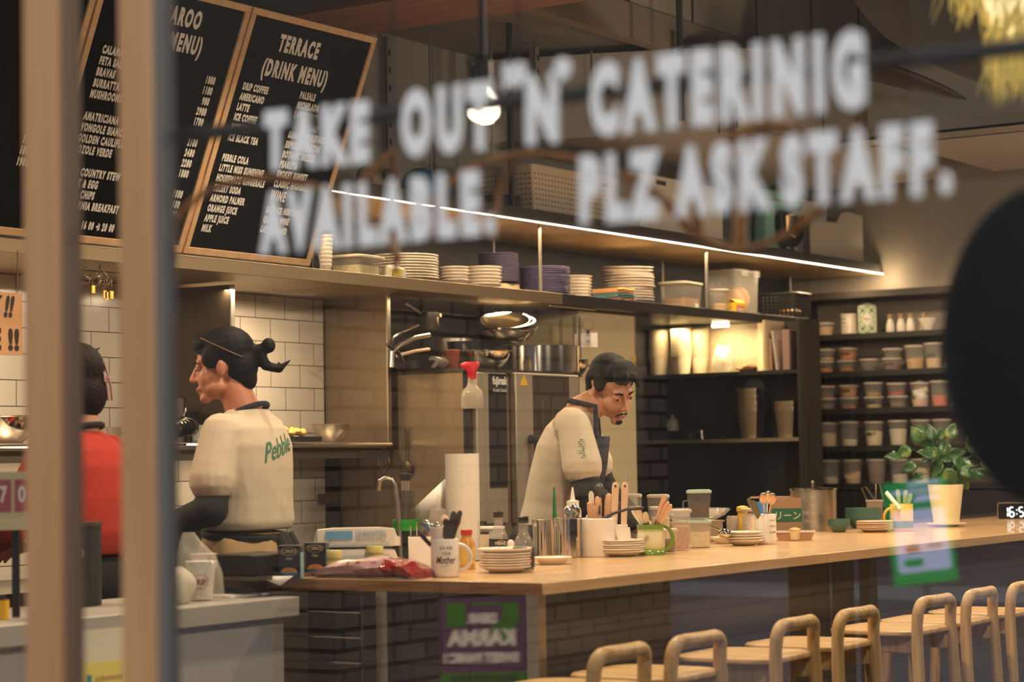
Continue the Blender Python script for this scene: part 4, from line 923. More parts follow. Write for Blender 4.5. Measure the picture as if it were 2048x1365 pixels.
for kind, x, y, M, l in (('spoon', 848, 1042, SILV, 'spoon leaning farthest left in the printed white mug'), ('knife', 921, 1022, DHAN, 'rightmost dark handled knife in the printed white mug'), ('knife', 908, 1023, DHAN, 'dark handled knife second from right in the printed white mug'),
                         ('flat', 892, 1038, DHAN, 'dark fork handle in the middle of the printed white mug'), ('flat', 901, 1040, DHAN, 'dark fork handle beside the knives in the printed white mug'), ('spoon', 872, 1046, SILV, 'small spoon by the paper cup in the printed white mug')):
    tip = at_px(x, y, p); b = c0+Vector((tip.x-c0.x, tip.y-c0.y, 0))*-.25; b.x = max(min(b.x, c0.x+r*.6), c0.x-r*.6); stick(kind, b, tip, M, l, {'spoon': 'spoon', 'knife': 'table_knife', 'flat': 'fork'}[kind], 'cutlery', g)
one('paper_cup', cup_mb(.021, .07), PAPER, 'white paper cup tucked among cutlery in the printed mug', 'cup', at_px(875, 1100, p)+Vector((.004, .004, .004)), (.12, -.22, 0))
a = at_px(840, 1068, p); b = at_px(862, 1092, p); one('black_peeler', MB().tube([a-a, b-a], [.007, .006], 8), BLACK, 'black handled peeler leaning out of the printed mug on the left', 'peeler', a)
# ---- striped plates
p = cp(1010, 1148); u = mpp(p); R0 = 54*u; proto = None
for i in range(7):
    lab = 'topmost pale plate with green striped rim beside the printed mug' if i == 6 else f'{ORD[6-i]} pale plate down in the stack beside the printed mug'
    if i == 0: proto = one('saucer', plate_mb(R0*.98, .02, foot=.52), PLATEW, lab, 'plate', (p.x+(.035)*p.x/p.y, p.y+.035, ZC0), 0, 'plates beside the printed mug')
    elif i < 6: copy_tree(proto, None, (p.x+(.035)*p.x/p.y+.0015*(-1)**i, p.y+.035, ZC0+i*.0082), None, lab)
    else:
        t = thing('striped_plate', lab, 'plate', (p.x+(.035)*p.x/p.y, p.y+.035, ZC0+i*.0082+.002), 0, 'plates beside the printed mug'); ob('plate', plate_mb(R0*1.04, .024, foot=.5), PLATEW, t)
        s = MB()
        for k in range(30):
            a0 = 2*PI*k/30; pts = []
            for rr, zz in ((R0*.82, .0152), (R0*1.025, .0246)):
                for da in (-.045, .045): pts.append((rr*math.cos(a0+da), rr*math.sin(a0+da), zz))
            s.add(pts, [(0, 2, 3, 1)])
        ob('stripe_print', s, mat('stripe_green', (.22, .32, .06), .4), t)
# ---- flat pale plate before the canisters
p = cp(1105, 1131); u = mpp(p); one('oval_dish', plate_mb(40*u, .024), PLATEW, 'single pale dish before the steel canisters', 'plate', (p.x+(.03)*p.x/p.y, p.y+.03, ZC0))
# ---- sauce bottles
GLB = mat('bottle_glass', (.62, .56, .46), .05, alpha=.28, spec=1); SAUCE = mat('sauce_dark', (.012, .008, .006), .15)
for i, (px, py, lab) in enumerate(((998, 1120, 'sauce bottle with black label, left of the two beside the steel canisters'), (1048, 1143, 'sauce bottle with black label, right of the two before the steel canisters'))):
    p = cp(px, py); u = mpp(p); s = u*19.5
    if i == 0:
        t = pb = thing('sauce_bottle', lab, 'bottle', (p.x, p.y, ZC0), facing(p)+PI/2, 'sauce bottles before the canisters')
        ob('glass', MB().lathe([(.001, 0), (s*.9, 0), (s, .006), (s, .062), (s*.97, .078), (s*.70, .104), (s*.46, .118), (s*.44, .15)], n=28), GLB, t)
        ob('sauce', MB().lathe([(.001, .004), (s*.94, .004), (s*.95, .05), (.001, .052)], n=28), SAUCE, t)
        lb = ob('label', MB().lathe([(s*1.01, .012), (s*1.01, .074)], n=28), BLACK, t)
        wrapped(text('HEINZ', Matrix.Identity(4), mat('label_cream', (.62, .52, .38), .6), lb, .02, bold=.0008), s*1.02, -PI/2+.25, .054, .011, s*1.2)
        ar = MB(); ar.tube([(s*1.02*math.cos(-PI/2+.25+q*.085), s*1.02*math.sin(-PI/2+.25+q*.085), .0655+.004*math.cos(q*.36)) for q in range(-8, 9)], .0007, 5); ob('arch_print', ar, MATS['label_cream'], lb)
        rb = MB()
        for k in range(10): a0 = -PI/2-.5+k*.13; a1 = a0+.13; rb.add([(s*1.022*math.cos(a0), s*1.022*math.sin(a0), .026), (s*1.022*math.cos(a1), s*1.022*math.sin(a1), .026), (s*1.022*math.cos(a1), s*1.022*math.sin(a1), .037), (s*1.022*math.cos(a0), s*1.022*math.sin(a0), .037)], [(0, 1, 2, 3)])
        ob('red_band', rb, mat('band_red', (.62, .05, .04), .5), lb)
        ob('cap', MB().lathe([(s*.5, .148), (s*.52, .15), (s*.52, .167), (s*.4, .17), (.001, .17)], n=24), mat('cap_black', (.02, .018, .016), .4), t)
    else: copy_tree(pb, None, (p.x, p.y, ZC0), facing(p)+PI/2, lab)
p = cp(1022, 1124); u = mpp(p); one('salt_shaker', MB().lathe([(.001, 0), (.0125, 0), (.0125, .06), (.010, .068), (.004, .072), (.001, .0725)], n=18), WHITE, 'slim white shaker between the two sauce bottles', 'shaker', (p.x+(.02)*p.x/p.y, p.y+.02, ZC0))
# ---- steel canisters
for i, (px, py, rr, hh, lab) in enumerate(((1090, 1108, 25, 72, 'tall polished steel canister, left of the two behind the pale dish'), (1136, 1117, 27, 79, 'tall polished steel canister, right of the two beside the utensil crock'))):
    p = cp(px, py); u = mpp(p); r = rr*u; h = hh*u
    t = thing('steel_canister', lab, 'canister', (p.x+(.03)*p.x/p.y, p.y+.03, ZC0), 0, 'steel canisters'); ob('body', MB().lathe([(.001, 0), (r, 0), (r, h), (r-.0015, h), (r-.002, .004), (.001, .003)], n=36), POLISH, t); ob('rim', MB().lathe([(r-.001, h-.003), (r+.0025, h-.001), (r+.0025, h+.001), (r-.002, h+.002)], n=36), POLISH, t)
# ---- white crock with wooden handled tools
p = cp(1196, 1116); u = mpp(p); r = 39*u; pc = Vector((p.x+(.05)*p.x/p.y, p.y+.05, ZC0))
t = thing('utensil_crock', 'wide white ceramic crock full of wooden handled tools', 'crock', pc); ob('body', MB().lathe([(.001, 0), (r*.97, 0), (r, .005), (r, 75*u), (r-.003, 77*u), (r-.005, 75*u), (r-.006, .008), (.001, .006)], n=36), WHITE, t)
g = 'tools in the white crock'
def tool(kind, bx, tx, ty, M, label, name='kitchen_tool', dd=0):
    tip = at_px(tx, ty, pc)+Vector((0, dd, 0)); b = at_px(bx, 1090, pc)+Vector((0, dd*.5, 0)); b.z = CH+.02; return stick(kind, b, tip, M, label, name, 'tool', g)
tool('tool', 1200, 1196, 993, WOODH, 'wooden tool handle leaning left of the blade-like white spatula', dd=.0)
tool('tool', 1206, 1213, 988, WOODH, 'long brown wooden handle in the middle of the crock', dd=-.01); tool('tool', 1212, 1222, 995, PALEW, 'pale wooden handle right of the longest brown handle', dd=.01)
tool('tool', 1184, 1170, 1004, WOODH, 'dark orange wooden handle fanned to the left in the crock', dd=-.02); tool('tool', 1190, 1178, 1012, WOODH, 'second dark orange handle fanned left behind the black spoon', dd=-.015)
t = tool('flat', 1188, 1182, 983, mat('spatula_white', (.72, .66, .55), .4), 'white rubber spatula blade standing in the crock', 'spatula'); ob('blade', MB().loft([[(x*s, y, z) for x, y in rrect(.048, .008, .003, 3)] for s, z in ((.75, .075), (1, .085), (1, .12), (.85, .128), (.5, .132))]), MATS['spatula_white'], t)
tool('spoon', 1186, 1150, 1008, SILV, 'shiny ladle leaning left out of the crock', 'ladle', dd=.01); tool('spoon', 1182, 1142, 1014, SILV, 'second steel spoon behind the ladle in the crock', 'spoon', dd=.02)
a = at_px(1168, 1040, pc)+Vector((.0, -.07, 0)); b = at_px(1258, 1017, pc)+Vector((0, -.06, 0)); one('black_tongs', MB().tube([a-a, (b-a)*.3+Vector((0, 0, .01)), (b-a)*.6+Vector((0, 0, .012)), b-a], [.006, .005, .005, .006], 8), BLACK, 'long black tongs lying across the crock and its neighbour', 'tongs', a)
a = at_px(1199, 977, pc); one('dark_ball_handle', MB().ell((0, 0, 0), (.016, .016, .017), 16).cyl((0, 0, -.01), (-.004, 0, -.09), .005, n=8), mat('slate', (.05, .055, .06), .3), 'dark round knob handle rising from the crock', 'tool', a)
# white box with two flat wooden handles
p = cp(1242, 1112); u = mpp(p); q = Vector((p.x+(.06)*p.x/p.y, p.y+.06, ZC0))
t = thing('utensil_box', 'slim white box holding two flat pale wooden handles', 'box', q, bar_yaw(q)); ob('box', MB().loft([[(x*s+dx, y*s, z) for x, y in rrect(.06, .06, .006, 2)] for s, z, dx in ((.82, 0, .008), (1.0, .105, -.004))]), PAPER, t)
for px, l in ((1231, 'left of the two flat pale handles with a hanging hole'), (1250, 'right of the two flat pale handles with a hanging hole')):
    s = at_px(px, 965, q); b = at_px(px-3, 1075, q); t = thing('flat_spatula', l, 'tool', b, 0, 'flat wooden handles'); qq = Vector((0, 0, 1)).rotation_difference(s-b); L = (s-b).length
    t.matrix_world = Matrix.Translation(b) @ qq.to_matrix().to_4x4() @ Matrix.Rotation(RIGHT, 4, 'Z')
    ob('handle', MB().loft([[(x*k, y, z) for x, y in rrect(.026, .012, .005, 3)] for k, z in ((.7, 0), (.9, L*.5), (1, L*.9), (.8, L*.97), (.4, L))]), PALEW, t); ob('hole', MB().cyl((0, -.0068, L-.014), (0, .0068, L-.014), .0042, n=12), BLACK, t)
s = at_px(1254, 936, q); b = at_px(1250, 1000, q); one('thermometer', MB().tube([b-b, s-b], .0042, 10), mat('probe', (.5, .44, .38), .3, .4), 'thin upright probe behind the flat wooden handles', 'thermometer', b)
p = cp(1247, 1113); t = thing('cutlery_cup', 'white cutlery cup tilted beside the green jug', 'cup', (p.x+(.0)*p.x/p.y, p.y+.0, ZC0), bar_yaw(p)); ob('cup', MB().loft([[(x*s+dx, y*s, z) for x, y in rrect(.058, .045, .01, 3)] for s, z, dx in ((.7, 0, .012), (1, .1, -.004))]), WHITE, t)
# ---- plate stack
p = cp(1245, 1115); u = mpp(p)
proto = None
for i in range(6):
    lab = f'{ORD[5-i]} cream plate of the stack before the green jug'
    loc = (p.x+(.03)*p.x/p.y+.003*(-1)**i, p.y+.03, ZC0+i*.0078)
    if not proto: proto = one('saucer', plate_mb(45*u, .02, foot=.5), PLATEW, lab, 'plate', loc, 0, 'plates before the green jug')
    else: copy_tree(proto, None, loc, None, lab)
# ---- green jug
p = cp(1302, 1111); u = mpp(p); p = Vector((p.x+(.02)*p.x/p.y, p.y+.02, 0)); h = 60*u
JUG = bpy.data.materials.new('jug_glaze'); JUG.use_nodes = True; nt = JUG.node_tree; bs = nt.nodes['Principled BSDF']
tc = nt.nodes.new('ShaderNodeTexCoord'); se = nt.nodes.new('ShaderNodeSeparateXYZ'); rp = nt.nodes.new('ShaderNodeValToRGB'); dv = nt.nodes.new('ShaderNodeMath'); dv.operation = 'DIVIDE'; dv.inputs[1].default_value = h
nt.links.new(tc.outputs['Object'], se.inputs[0]); nt.links.new(se.outputs[2], dv.inputs[0]); nt.links.new(dv.outputs[0], rp.inputs[0]); nt.links.new(rp.outputs[0], bs.inputs['Base Color'])
cr = rp.color_ramp; cr.elements[0].position = .12; cr.elements[0].color = (.16, .26, .03, 1); cr.elements[1].position = .92; cr.elements[1].color = (.17, .27, .04, 1)
for ps, cc in ((.28, (.62, .56, .26, 1)), (.45, (.74, .66, .44, 1)), (.72, (.72, .64, .42, 1)), (.82, (.34, .40, .11, 1))): e = cr.elements.new(ps); e.color = cc
bs.inputs['Roughness'].default_value = .15; bs.inputs['Coat Weight'].default_value = .5
t = thing('green_jug', 'cream glazed jug with green rim, base and handle holding spoons', 'jug', (p.x, p.y, ZC0))
ob('body', MB().lathe([(.001, 0), (31*u, 0), (31*u, .008), (28*u, .016), (29*u, h*.35), (26.5*u, h*.75), (26*u, h*.86), (27.5*u, h*.9), (27*u, h), (25*u, h), (25*u, h*.5), (.001, .012)], n=36), JUG, t)
d = Vector((math.cos(RIGHT-.1), math.sin(RIGHT-.1), 0)); ob('handle', MB().tube([d*(25*u+19*u*math.sin(PI*k/10))+Vector((0, 0, h*.53+h*.4*math.cos(PI*k/10))) for k in range(11)], [.005+.003*math.sin(PI*k/10) for k in range(11)], 10), mat('jug_green', (.16, .26, .03), .2), t)
g = 'cutlery in the green jug'
for kind, tx, ty, M, l in (('flat', 1265, 1018, SILV, 'leftmost silver handle leaning out of the green jug'), ('flat', 1276, 1019, SILV, 'second silver handle leaning out of the green jug'), ('flat', 1290, 1024, SILV, 'third upright silver handle in the green jug'),
                        ('flat', 1330, 992, PINKSIL, 'tall coppery handle in the green jug'), ('flat', 1336, 1005, PINKSIL, 'coppery fork leaning right in the green jug'), ('flat', 1342, 1010, PINKSIL, 'rightmost coppery handle leaning out of the green jug')):
    tip = at_px(tx, ty, p); b = Vector((p.x+(p.x-tip.x)*.3, p.y+(p.y-tip.y)*.3, CH+.02)); stick(kind, b, tip, M, l, 'cutlery_piece', 'cutlery', g)
# ---- tubs behind the jug
def ctub(px, py, pw, ph, fill, fc, label, dy=0.0, **k): p = cp(px, py); u = mpp(p); return deli(label, pw/2*u, ph*u, (p.x+(dy)*p.x/p.y, p.y+dy, ZC0), fill, fc, **k)
ctub(1336, 1108, 36, 46, .55, (.14, .07, .06), 'small clear tub of dark beans right of the green jug handle', .02)
ctub(1363, 1104, 40, 80, .6, (.42, .25, .16), 'tall frosted tub of pinkish grain left of the square tubs', .05)
ctub(1322, 1098, 42, 78, .75, (.62, .52, .32), 'frosted tub behind the green jug handle', .12)
def rtub(px, py, w, d, ph, label, dy=0, fill=0, fc=None, lidm=LIDW, body=None, lid=True, yaw=0): p = cp(px, py); u = mpp(p); q = Vector((p.x+(dy)*p.x/p.y, p.y+dy, ZC0)); return frame_tub('square_tub', label, w, d, ph*u, q, bar_yaw(q)+yaw, body=body or FROST, lid=lid, fill=fill, fcol=fc, lidm=lidm, taper=.9)
GLID = mat('lid_mint', (.42, .56, .46), .4)
rtub(1400, 1097, .088, .088, 50, 'square clear tub of white flour with mint lid, under the coffee beans', .03, .62, (.62, .50, .28), GLID)
p = cp(1400, 1097); q = Vector((p.x+(.03)*p.x/p.y, p.y+.03, ZC0+51*mpp(p)+.013))
t = frame_tub('bean_jar', 'clear jar of coffee beans stacked on the mint lidded tub', .092, .092, 52*mpp(p), q, bar_yaw(q), body=CLEARP, fill=.62, fcol=(.05, .018, .008), lidm=GLID, taper=.86); ob('handle', MB().tube([(-.036, 0, .07), (-.06, 0, .066), (-.062, 0, .03), (-.058, 0, .012)], .004, 8), CLEARP, t)
rtub(1318, 1082, .088, .12, 94, 'large frosted tub behind the green jug cutlery', .24, .35, (.6, .34, .2)); rtub(1270, 1090, .06, .1, 100, 'white lidded tub behind the flat wooden handles', .2, .8, (.7, .6, .45))
p = cp(1388, 1060); one('glass_bowl', bowl_mb(.15, .05), GLASSY, 'wide clear glass bowl behind the coffee bean jar', 'bowl', (p.x+(.08)*p.x/p.y, p.y+.08, ZC0+.085)); t = thing('steel_bain', 'low steel box carrying the wide glass bowl behind the jars', 'box', (p.x+(.08)*p.x/p.y, p.y+.08, ZC0)); ob('body', MB().box((-.12, -.07, 0), (.12, .07, .083)), STEEL, t, bevel=.004); ob('rim', MB().box((-.125, -.075, .078), (.125, .075, .0845)), STEEL, t)
# ---- plates and cups towards the right
p = cp(1452, 1090); one('oval_dish', plate_mb(.062, .026), PLATEW, 'pale dish right of the square tubs', 'plate', (p.x+(.05)*p.x/p.y, p.y+.05, ZC0))
p = cp(1488, 1093); u = mpp(p); proto = None
for i in range(4):
    lab = f'{ORD[3-i]} pale plate of the stack before the yellow bottle'; loc = (p.x+(.03)*p.x/p.y+.002*(-1)**i, p.y+.03, ZC0+i*.0105)
    if not proto: proto = one('saucer', plate_mb(40*u, .022, foot=.5), PLATEW, lab, 'plate', loc, 0, 'plates before the yellow bottle')
    else: copy_tree(proto, None, loc, None, lab)
a = at_px(1447, 1066, p); one('steel_ladle', MB().ell((0, 0, 0), (.022, .03, .02), 14).cyl((.01, 0, .005), (.06, .10, .03), .003, n=8), POLISH, 'small shiny scoop lying on the pale dish', 'scoop', (a.x, p.y+.06, ZC0+.048))
p = cp(1466, 1068); u = mpp(p); t = thing('ribbed_tumbler', 'ribbed clear tumbler left of the yellow bottle', 'tumbler', (p.x+(.15)*p.x/p.y, p.y+.15, ZC0)); rb = MB().lathe([(.001, 0), (.024, 0), (.0255, .09), (.0235, .088), (.022, .008), (.001, .006)], n=28)
for k in range(20): a0 = 2*PI*k/20; rb.cyl((.0245*math.cos(a0), .0245*math.sin(a0), .002), (.026*math.cos(a0), .026*math.sin(a0), .082), .0018, n=5)
ob('glass', rb, mat('tumbler_glass', (.62, .52, .44), .1, alpha=.45), t)
p = cp(1486, 1066); t = thing('yellow_bottle', 'yellow squeeze bottle behind the plate stack', 'bottle', (p.x+(.15)*p.x/p.y, p.y+.15, ZC0)); ob('body', MB().lathe([(.001, 0), (.025, 0), (.025, .08), (.020, .10), (.026, .108), (.026, .125), (.01, .13), (.001, .131)], n=24), mat('bottle_yellow', (.82, .50, .03), .35), t)
p = cp(1500, 1072); ctub(1500, 1074, 34, 56, .8, (.72, .62, .5), 'white lidded pot behind the printed cutlery cup', .08)
p = cp(1532, 1090); u = mpp(p); p = Vector((p.x+(.02)*p.x/p.y, p.y+.02, 0)); r = 21.5*u
t = mug('printed_cup', 'tall white cup with small printed lines holding cutlery near the stock pot', p, r, 60*u, MUGW, handle=False); fa = facing(p)
for k, s in enumerate(('NYC EAST', 'MISSION ST', 'KLEIN')): wrapped(text(s, Matrix.Identity(4), INK, t, .02, name='lettering'), r+.0004, fa+.75, (46-12*k)*u, 3.6*u, 15*u)
g = 'cutlery in the tall printed cup'
for kind, tx, ty, M, l in (('knife', 1496, 998, mat('handle_olive', (.13, .12, .06), .3), 'leftmost olive handled knife in the tall printed cup'), ('knife', 1506, 1002, MATS['handle_olive'], 'second olive handled knife in the tall printed cup'), ('spoon', 1526, 986, PINKSIL, 'left spoon standing tall in the printed cup'), ('spoon', 1537, 983, SILV, 'middle spoon standing tall in the printed cup'), ('spoon', 1546, 987, PINKSIL, 'right spoon standing tall in the printed cup')):
    tip = at_px(tx, ty, p); b = Vector((p.x+(p.x-tip.x)*.25, p.y+(p.y-tip.y)*.25, CH+.02)); stick(kind, b, tip, M, l, 'cutlery_piece', 'cutlery', g)
p = cp(1590, 1084); t = frame_tub('amber_dish', 'amber glass baking dish beside the tall printed cup', .16, .12, .035, (p.x+(.05)*p.x/p.y, p.y+.05, ZC0), bar_yaw(p), body=mat('amber_glass', (.30, .12, .04), .08, alpha=.55), lid=False, taper=.82)
q = Vector((p.x+(.03)*p.x/p.y, p.y+.03, ZC0+.004)); t = thing('nut_cup', 'small pale cup of chopped nuts in the amber dish', 'cup', q); ob('cup', cup_mb(.026, .036), CREAM, t); ob('nuts', sack(.05, .05, .018, 41, 14, 6), mat('nuts', (.62, .38, .18), .8, noise=.4, nscale=120), t, loc=(0, 0, .03))
# stock pot and carton
p = cp(1628, 1064); q = Vector((p.x+(.13)*p.x/p.y, p.y+.13, ZC0)); u = mpp(q); t = thing('stock_pot', 'large steel stock pot with measuring marks and flat lid', 'pot', q); r = 46*u; h = 80*u
ob('body', MB().lathe([(.001, 0), (r, 0), (r, h), (r+.003, h+.001), (r+.003, h+.004), (r-.003, h+.004), (r-.003, .01), (.001, .006)], n=48), STEEL, t)
ob('lid', MB().lathe([(r+.006, h+.005), (r+.006, h+.010), (r*.8, h+.013), (.001, h+.018)], n=48), POLISH, t); ob('knob', MB().lathe([(.006, h+.016), (.005, h+.028), (.009, h+.036), (.007, h+.044), (.001, h+.046)], n=16), POLISH, t)
fa = facing(q); mk = MB()
for k in range(4): mk.tube([((r+.0005)*math.cos(fa-.15+j*.06), (r+.0005)*math.sin(fa-.15+j*.06), (20+16*k)*u) for j in range(5)], .0007, 4)
ob('scale_print', mk, INKW, t)
for s, z in (('10L', 18), ('20L', 34)): wrapped(text(s, Matrix.Identity(4), INKW, t, .02, name='scale_lettering'), r+.0005, fa-.32, z*u, 6*u, 15*u)
p = cp(1575, 1060); q = Vector((p.x+(.22)*p.x/p.y, p.y+.22, ZC0)); t = thing('cardboard_carton', 'brown cardboard carton with a green printed panel beside the stock pot', 'carton', q, bar_yaw(q)); CARD = mat('cardboard', (.30, .17, .09), .85)
ob('box', MB().box((-.075, -.05, 0), (.075, .05, .15)), CARD, t, bevel=.002); ob('green_panel', MB().box((-.068, -.0512, .045), (.068, -.0502, .105)), mat('print_green', (.015, .10, .05), .6), t); text('\u30ea\u30fc\u30f3', frame((-.05, -.052, .055), (1, 0, 0), (0, 0, 1)), CREAM, t, .04, fit=(.11, .035))
one('cardboard_sheet', MB().box((-.18, -.12, 0), (.18, .12, .004)), CARD, 'flat cardboard sheet lying across the carton behind the stock pot', 'cardboard', q+Vector((.09, .03, .151)), bar_yaw(q))
one('blue_pack', MB().box((-.03, -.02, 0), (.03, .02, .14)), mat('pack_blue', (.06, .26, .62), .4), 'bright blue upright packet behind the tall printed cup', 'packet', (cp(1522, 1056).x*1.05, cp(1522, 1056).y*1.05, ZC0))
# green bowls
TEAL = mat('bowl_green', (.055, .12, .09), .3, noise=.1, nscale=30)
def gbowl(r, h): return MB().lathe([(.001, 0), (r*.55, 0), (r*.6, .004), (r*.92, h*.55), (r*.98, h*.62), (r*.98, h*.7), (r, h*.72), (r, h), (r-.004, h), (r*.9, h*.6), (r*.5, .01), (.001, .008)], n=36)
for px, py, rr, n, hh, pt, lab, gg, dy in ((1678, 1066, 22, 2, .045, .013, 'small green bowl of the pair before the stock pot', 'small green bowls', .02), (1727, 1060, 37, 3, .06, .017, 'large green bowl stacked right of the stock pot', 'large green bowls', .07)):
    p = cp(px, py); u = mpp(p); proto = None
    for i in range(n):
        lab2 = f'{ORD[n-1-i]} {lab}'; loc = (p.x+(dy)*p.x/p.y, p.y+dy, ZC0+i*pt)
        if not proto: proto = one('green_bowl', gbowl(rr*u, hh), TEAL, lab2, 'bowl', loc, 0, gg)
        else: copy_tree(proto, None, loc, None, lab2)
p = cp(1750, 1066); u = mpp(p); proto = None
for i in range(5):
    lab = f'{ORD[4-i]} beige plate of the stack beside the yellow mug'; loc = (p.x+(.025)*p.x/p.y+.002*(-1)**i, p.y+.025, ZC0+i*.0078)
    if not proto: proto = one('saucer', plate_mb(37*u, .018, foot=.55), mat('plate_beige', (.62, .47, .33), .35), lab, 'plate', loc, 0, 'beige plates beside the yellow mug')
    else: copy_tree(proto, None, loc, None, lab)
# tub with tongs, yellow mug
p = cp(1750, 1050); q = Vector((p.x+(.2)*p.x/p.y, p.y+.2, ZC0)); t = frame_tub('tongs_tub', 'pinkish clear tub holding steel tongs behind the beige plates', .08, .08, .115, q, bar_yaw(q), body=mat('pink_plastic', (.45, .30, .22), .3, alpha=.7), lid=False)
for k, (bx, tx, ty, l) in enumerate(((1742, 1724, 976, 'left'), (1752, 1752, 968, 'right'))):
    b = at_px(bx, 1020, q); s = at_px(tx, ty, q); w = at_px(bx+18, 1015, q)
    one('tongs', MB().tube([b-b, s-b, (s-b)+Vector((.02, -.012, .004)), w-b], .0045, 8), POLISH, f'{l} of the two pairs of steel tongs in the pinkish tub', 'tongs', b, 0, 'steel tongs in the pinkish tub')
p = cp(1804, 1064); u = mpp(p); p = Vector((p.x+(.03)*p.x/p.y, p.y+.03, 0))
t = mug('yellow_mug', 'yellow patterned mug with plastic knives beside the plant', p, 23*u, 54*u, mat('mug_yellow', (.70, .42, .06), .3), hang=RIGHT+PI, hr=.024)
band = MB().lathe([(23.2*u, 6*u), (23.2*u, 20*u)], n=36); ob('meadow_print', band, mat('meadow', (.10, .16, .05), .5, noise=.8, nscale=60), t)
g = 'plastic knives in the yellow mug'
for k, (tx, ty, l) in enumerate(((1795, 980, 'left clear plastic knife in the yellow mug'), (1812, 981, 'middle clear plastic knife in the yellow mug'), (1822, 988, 'right clear plastic knife in the yellow mug'))):
    tip = at_px(tx, ty, p); b = Vector((p.x, p.y, CH+.02)); stick('flat', b, tip, mat('plastic_jade', (.38, .48, .36), .15, alpha=.75), l, 'plastic_knife', 'cutlery', g)
q = at_px(1772, 985, p); b = at_px(1800, 1018, p); one('paper_sachet', MB().box((-.012, -.004, 0), (.012, .004, (b-q).length)), PAPER, 'white paper sachets leaning left out of the yellow mug', 'sachet', b, Vector((0, 0, 1)).rotation_difference(q-b).to_euler()[:])
# ---- potted plant
p = cp(1893, 1056); u = mpp(p); q = Vector((p.x+(.05)*p.x/p.y, p.y+.05, ZC0))
one('pot_saucer', MB().lathe([(.001, .002), (.05, 0), (.055, .004), (.092, .012), (.094, .016), (.09, .016), (.05, .006), (.001, .006)], n=32), WHITE, 'white plate under the tapered plant pot', 'saucer', q)
t = thing('potted_plant', 'leafy green pothos in a tall cream tapered pot on the counter', 'plant', q+Vector((0, 0, .0065)))
hp = 82*u; ob('pot', MB().lathe([(.001, 0), (24*u, 0), (25*u, .004), (36*u, hp), (33*u, hp), (32*u, hp-.01), (.001, hp-.012)], n=36), mat('pot_cream', (.74, .64, .40), .5), t)
LEAF = bpy.data.materials.new('pothos_leaf'); LEAF.use_nodes = True; nt = LEAF.node_tree; bs = nt.nodes['Principled BSDF']; bs.inputs['Roughness'].default_value = .35
tc = nt.nodes.new('ShaderNodeTexCoord'); no = nt.nodes.new('ShaderNodeTexNoise'); no.inputs['Scale'].default_value = 14; rp = nt.nodes.new('ShaderNodeValToRGB')
rp.color_ramp.elements[0].position = .38; rp.color_ramp.elements[0].color = (.018, .065, .016, 1); rp.color_ramp.elements[1].position = .75; rp.color_ramp.elements[1].color = (.26, .30, .07, 1); e = rp.color_ramp.elements.new(.58); e.color = (.035, .11, .022, 1)
nt.links.new(tc.outputs['Object'], no.inputs['Vector']); nt.links.new(no.outputs['Fac'], rp.inputs[0]); nt.links.new(rp.outputs[0], bs.inputs['Base Color'])
rg = random.Random(12)
leafpx = [(1812, 905, .9, 3.6), (1800, 912, .8, 3.0), (1835, 870, 1.0, 2.2), (1858, 865, .9, 1.9), (1880, 880, 1.1, 1.6), (1905, 862, .9, 1.2), (1925, 872, 1.0, .9), (1945, 890, 1.0, .6), (1962, 905, 1.0, .3), (1975, 930, 1.1, .0), (1955, 945, .9, -.3), (1940, 965, 1.0, -.9),
          (1893, 960, 1.2, -1.57), (1865, 940, 1.0, -2.2), (1840, 935, .9, 3.5), (1850, 905, 1.0, 2.8), (1880, 915, 1.1, -1.2), (1910, 915, 1.0, .2), (1925, 935, 1.0, -.5), (1900, 895, .9, 1.2), (1870, 895, .9, 2.0), (1985, 945, .7, -.2), (1860, 880, .8, 2.4), (1930, 905, .9, .4), (1890, 940, 1.0, -1.8), (1915, 950, .9, -1.2), (1845, 920, .9, 3.3), (1870, 865, .9, 1.7), (1890, 870, .8, 1.4), (1935, 925, 1.0, -.1), (1905, 930, 1.0, -.8), (1880, 930, .9, 2.6), (1855, 955, .7, -2.6), (1965, 950, .8, -.6)]
top = Vector((0, 0, hp-.01))
stems = MB()
for k, (lx, ly, s, a) in enumerate(leafpx):
    c = at_px(lx, ly, q)+Vector((rg.uniform(-.05, .05), rg.uniform(-.06, .05), 0))-Vector(t.location); L = .092*s; W2 = .036*s
    vs, fs = [], []; N = 8
    for j in range(N+1):
        f = j/N; w = W2*(math.sin(PI*min(1, f*.97+.03)**.72))*(1 if f < .98 else .2); dz = -.25*L*f*f
        for i in (-2, -1, 0, 1, 2): vs.append(((f-.5)*L, i/2*w, dz+.18*abs(i)*w/2+.002*math.sin(f*9+i)))
    for j in range(N):
        for i in range(4): fs.append((j*5+i, j*5+i+1, (j+1)*5+i+1, (j+1)*5+i))
    xd = (ROW[0]*math.cos(a)-ROW[1]*math.sin(a)*1.0).normalized(); nd = (-ROW[2]*.8+Vector((rg.uniform(-.5, .5), rg.uniform(-.5, .5), .55))).normalized(); F = frame(c, xd, nd.cross(xd))
    lm = MB().add(vs, fs, 0, F); o = ob('leaf', lm, LEAF, t, smooth=60); sd = o.modifiers.new('thick', 'SOLIDIFY'); sd.thickness = .0008
    bpt = F @ Vector((-.5*L, 0, 0)); mid = (top+bpt)/2+Vector((0, 0, .035)); stems.tube([top+Vector((rg.uniform(-.015, .015), rg.uniform(-.015, .015), -.01)), mid, bpt], .0018, 5)
ob('stem', stems, mat('stem_green', (.07, .13, .03), .5), t)
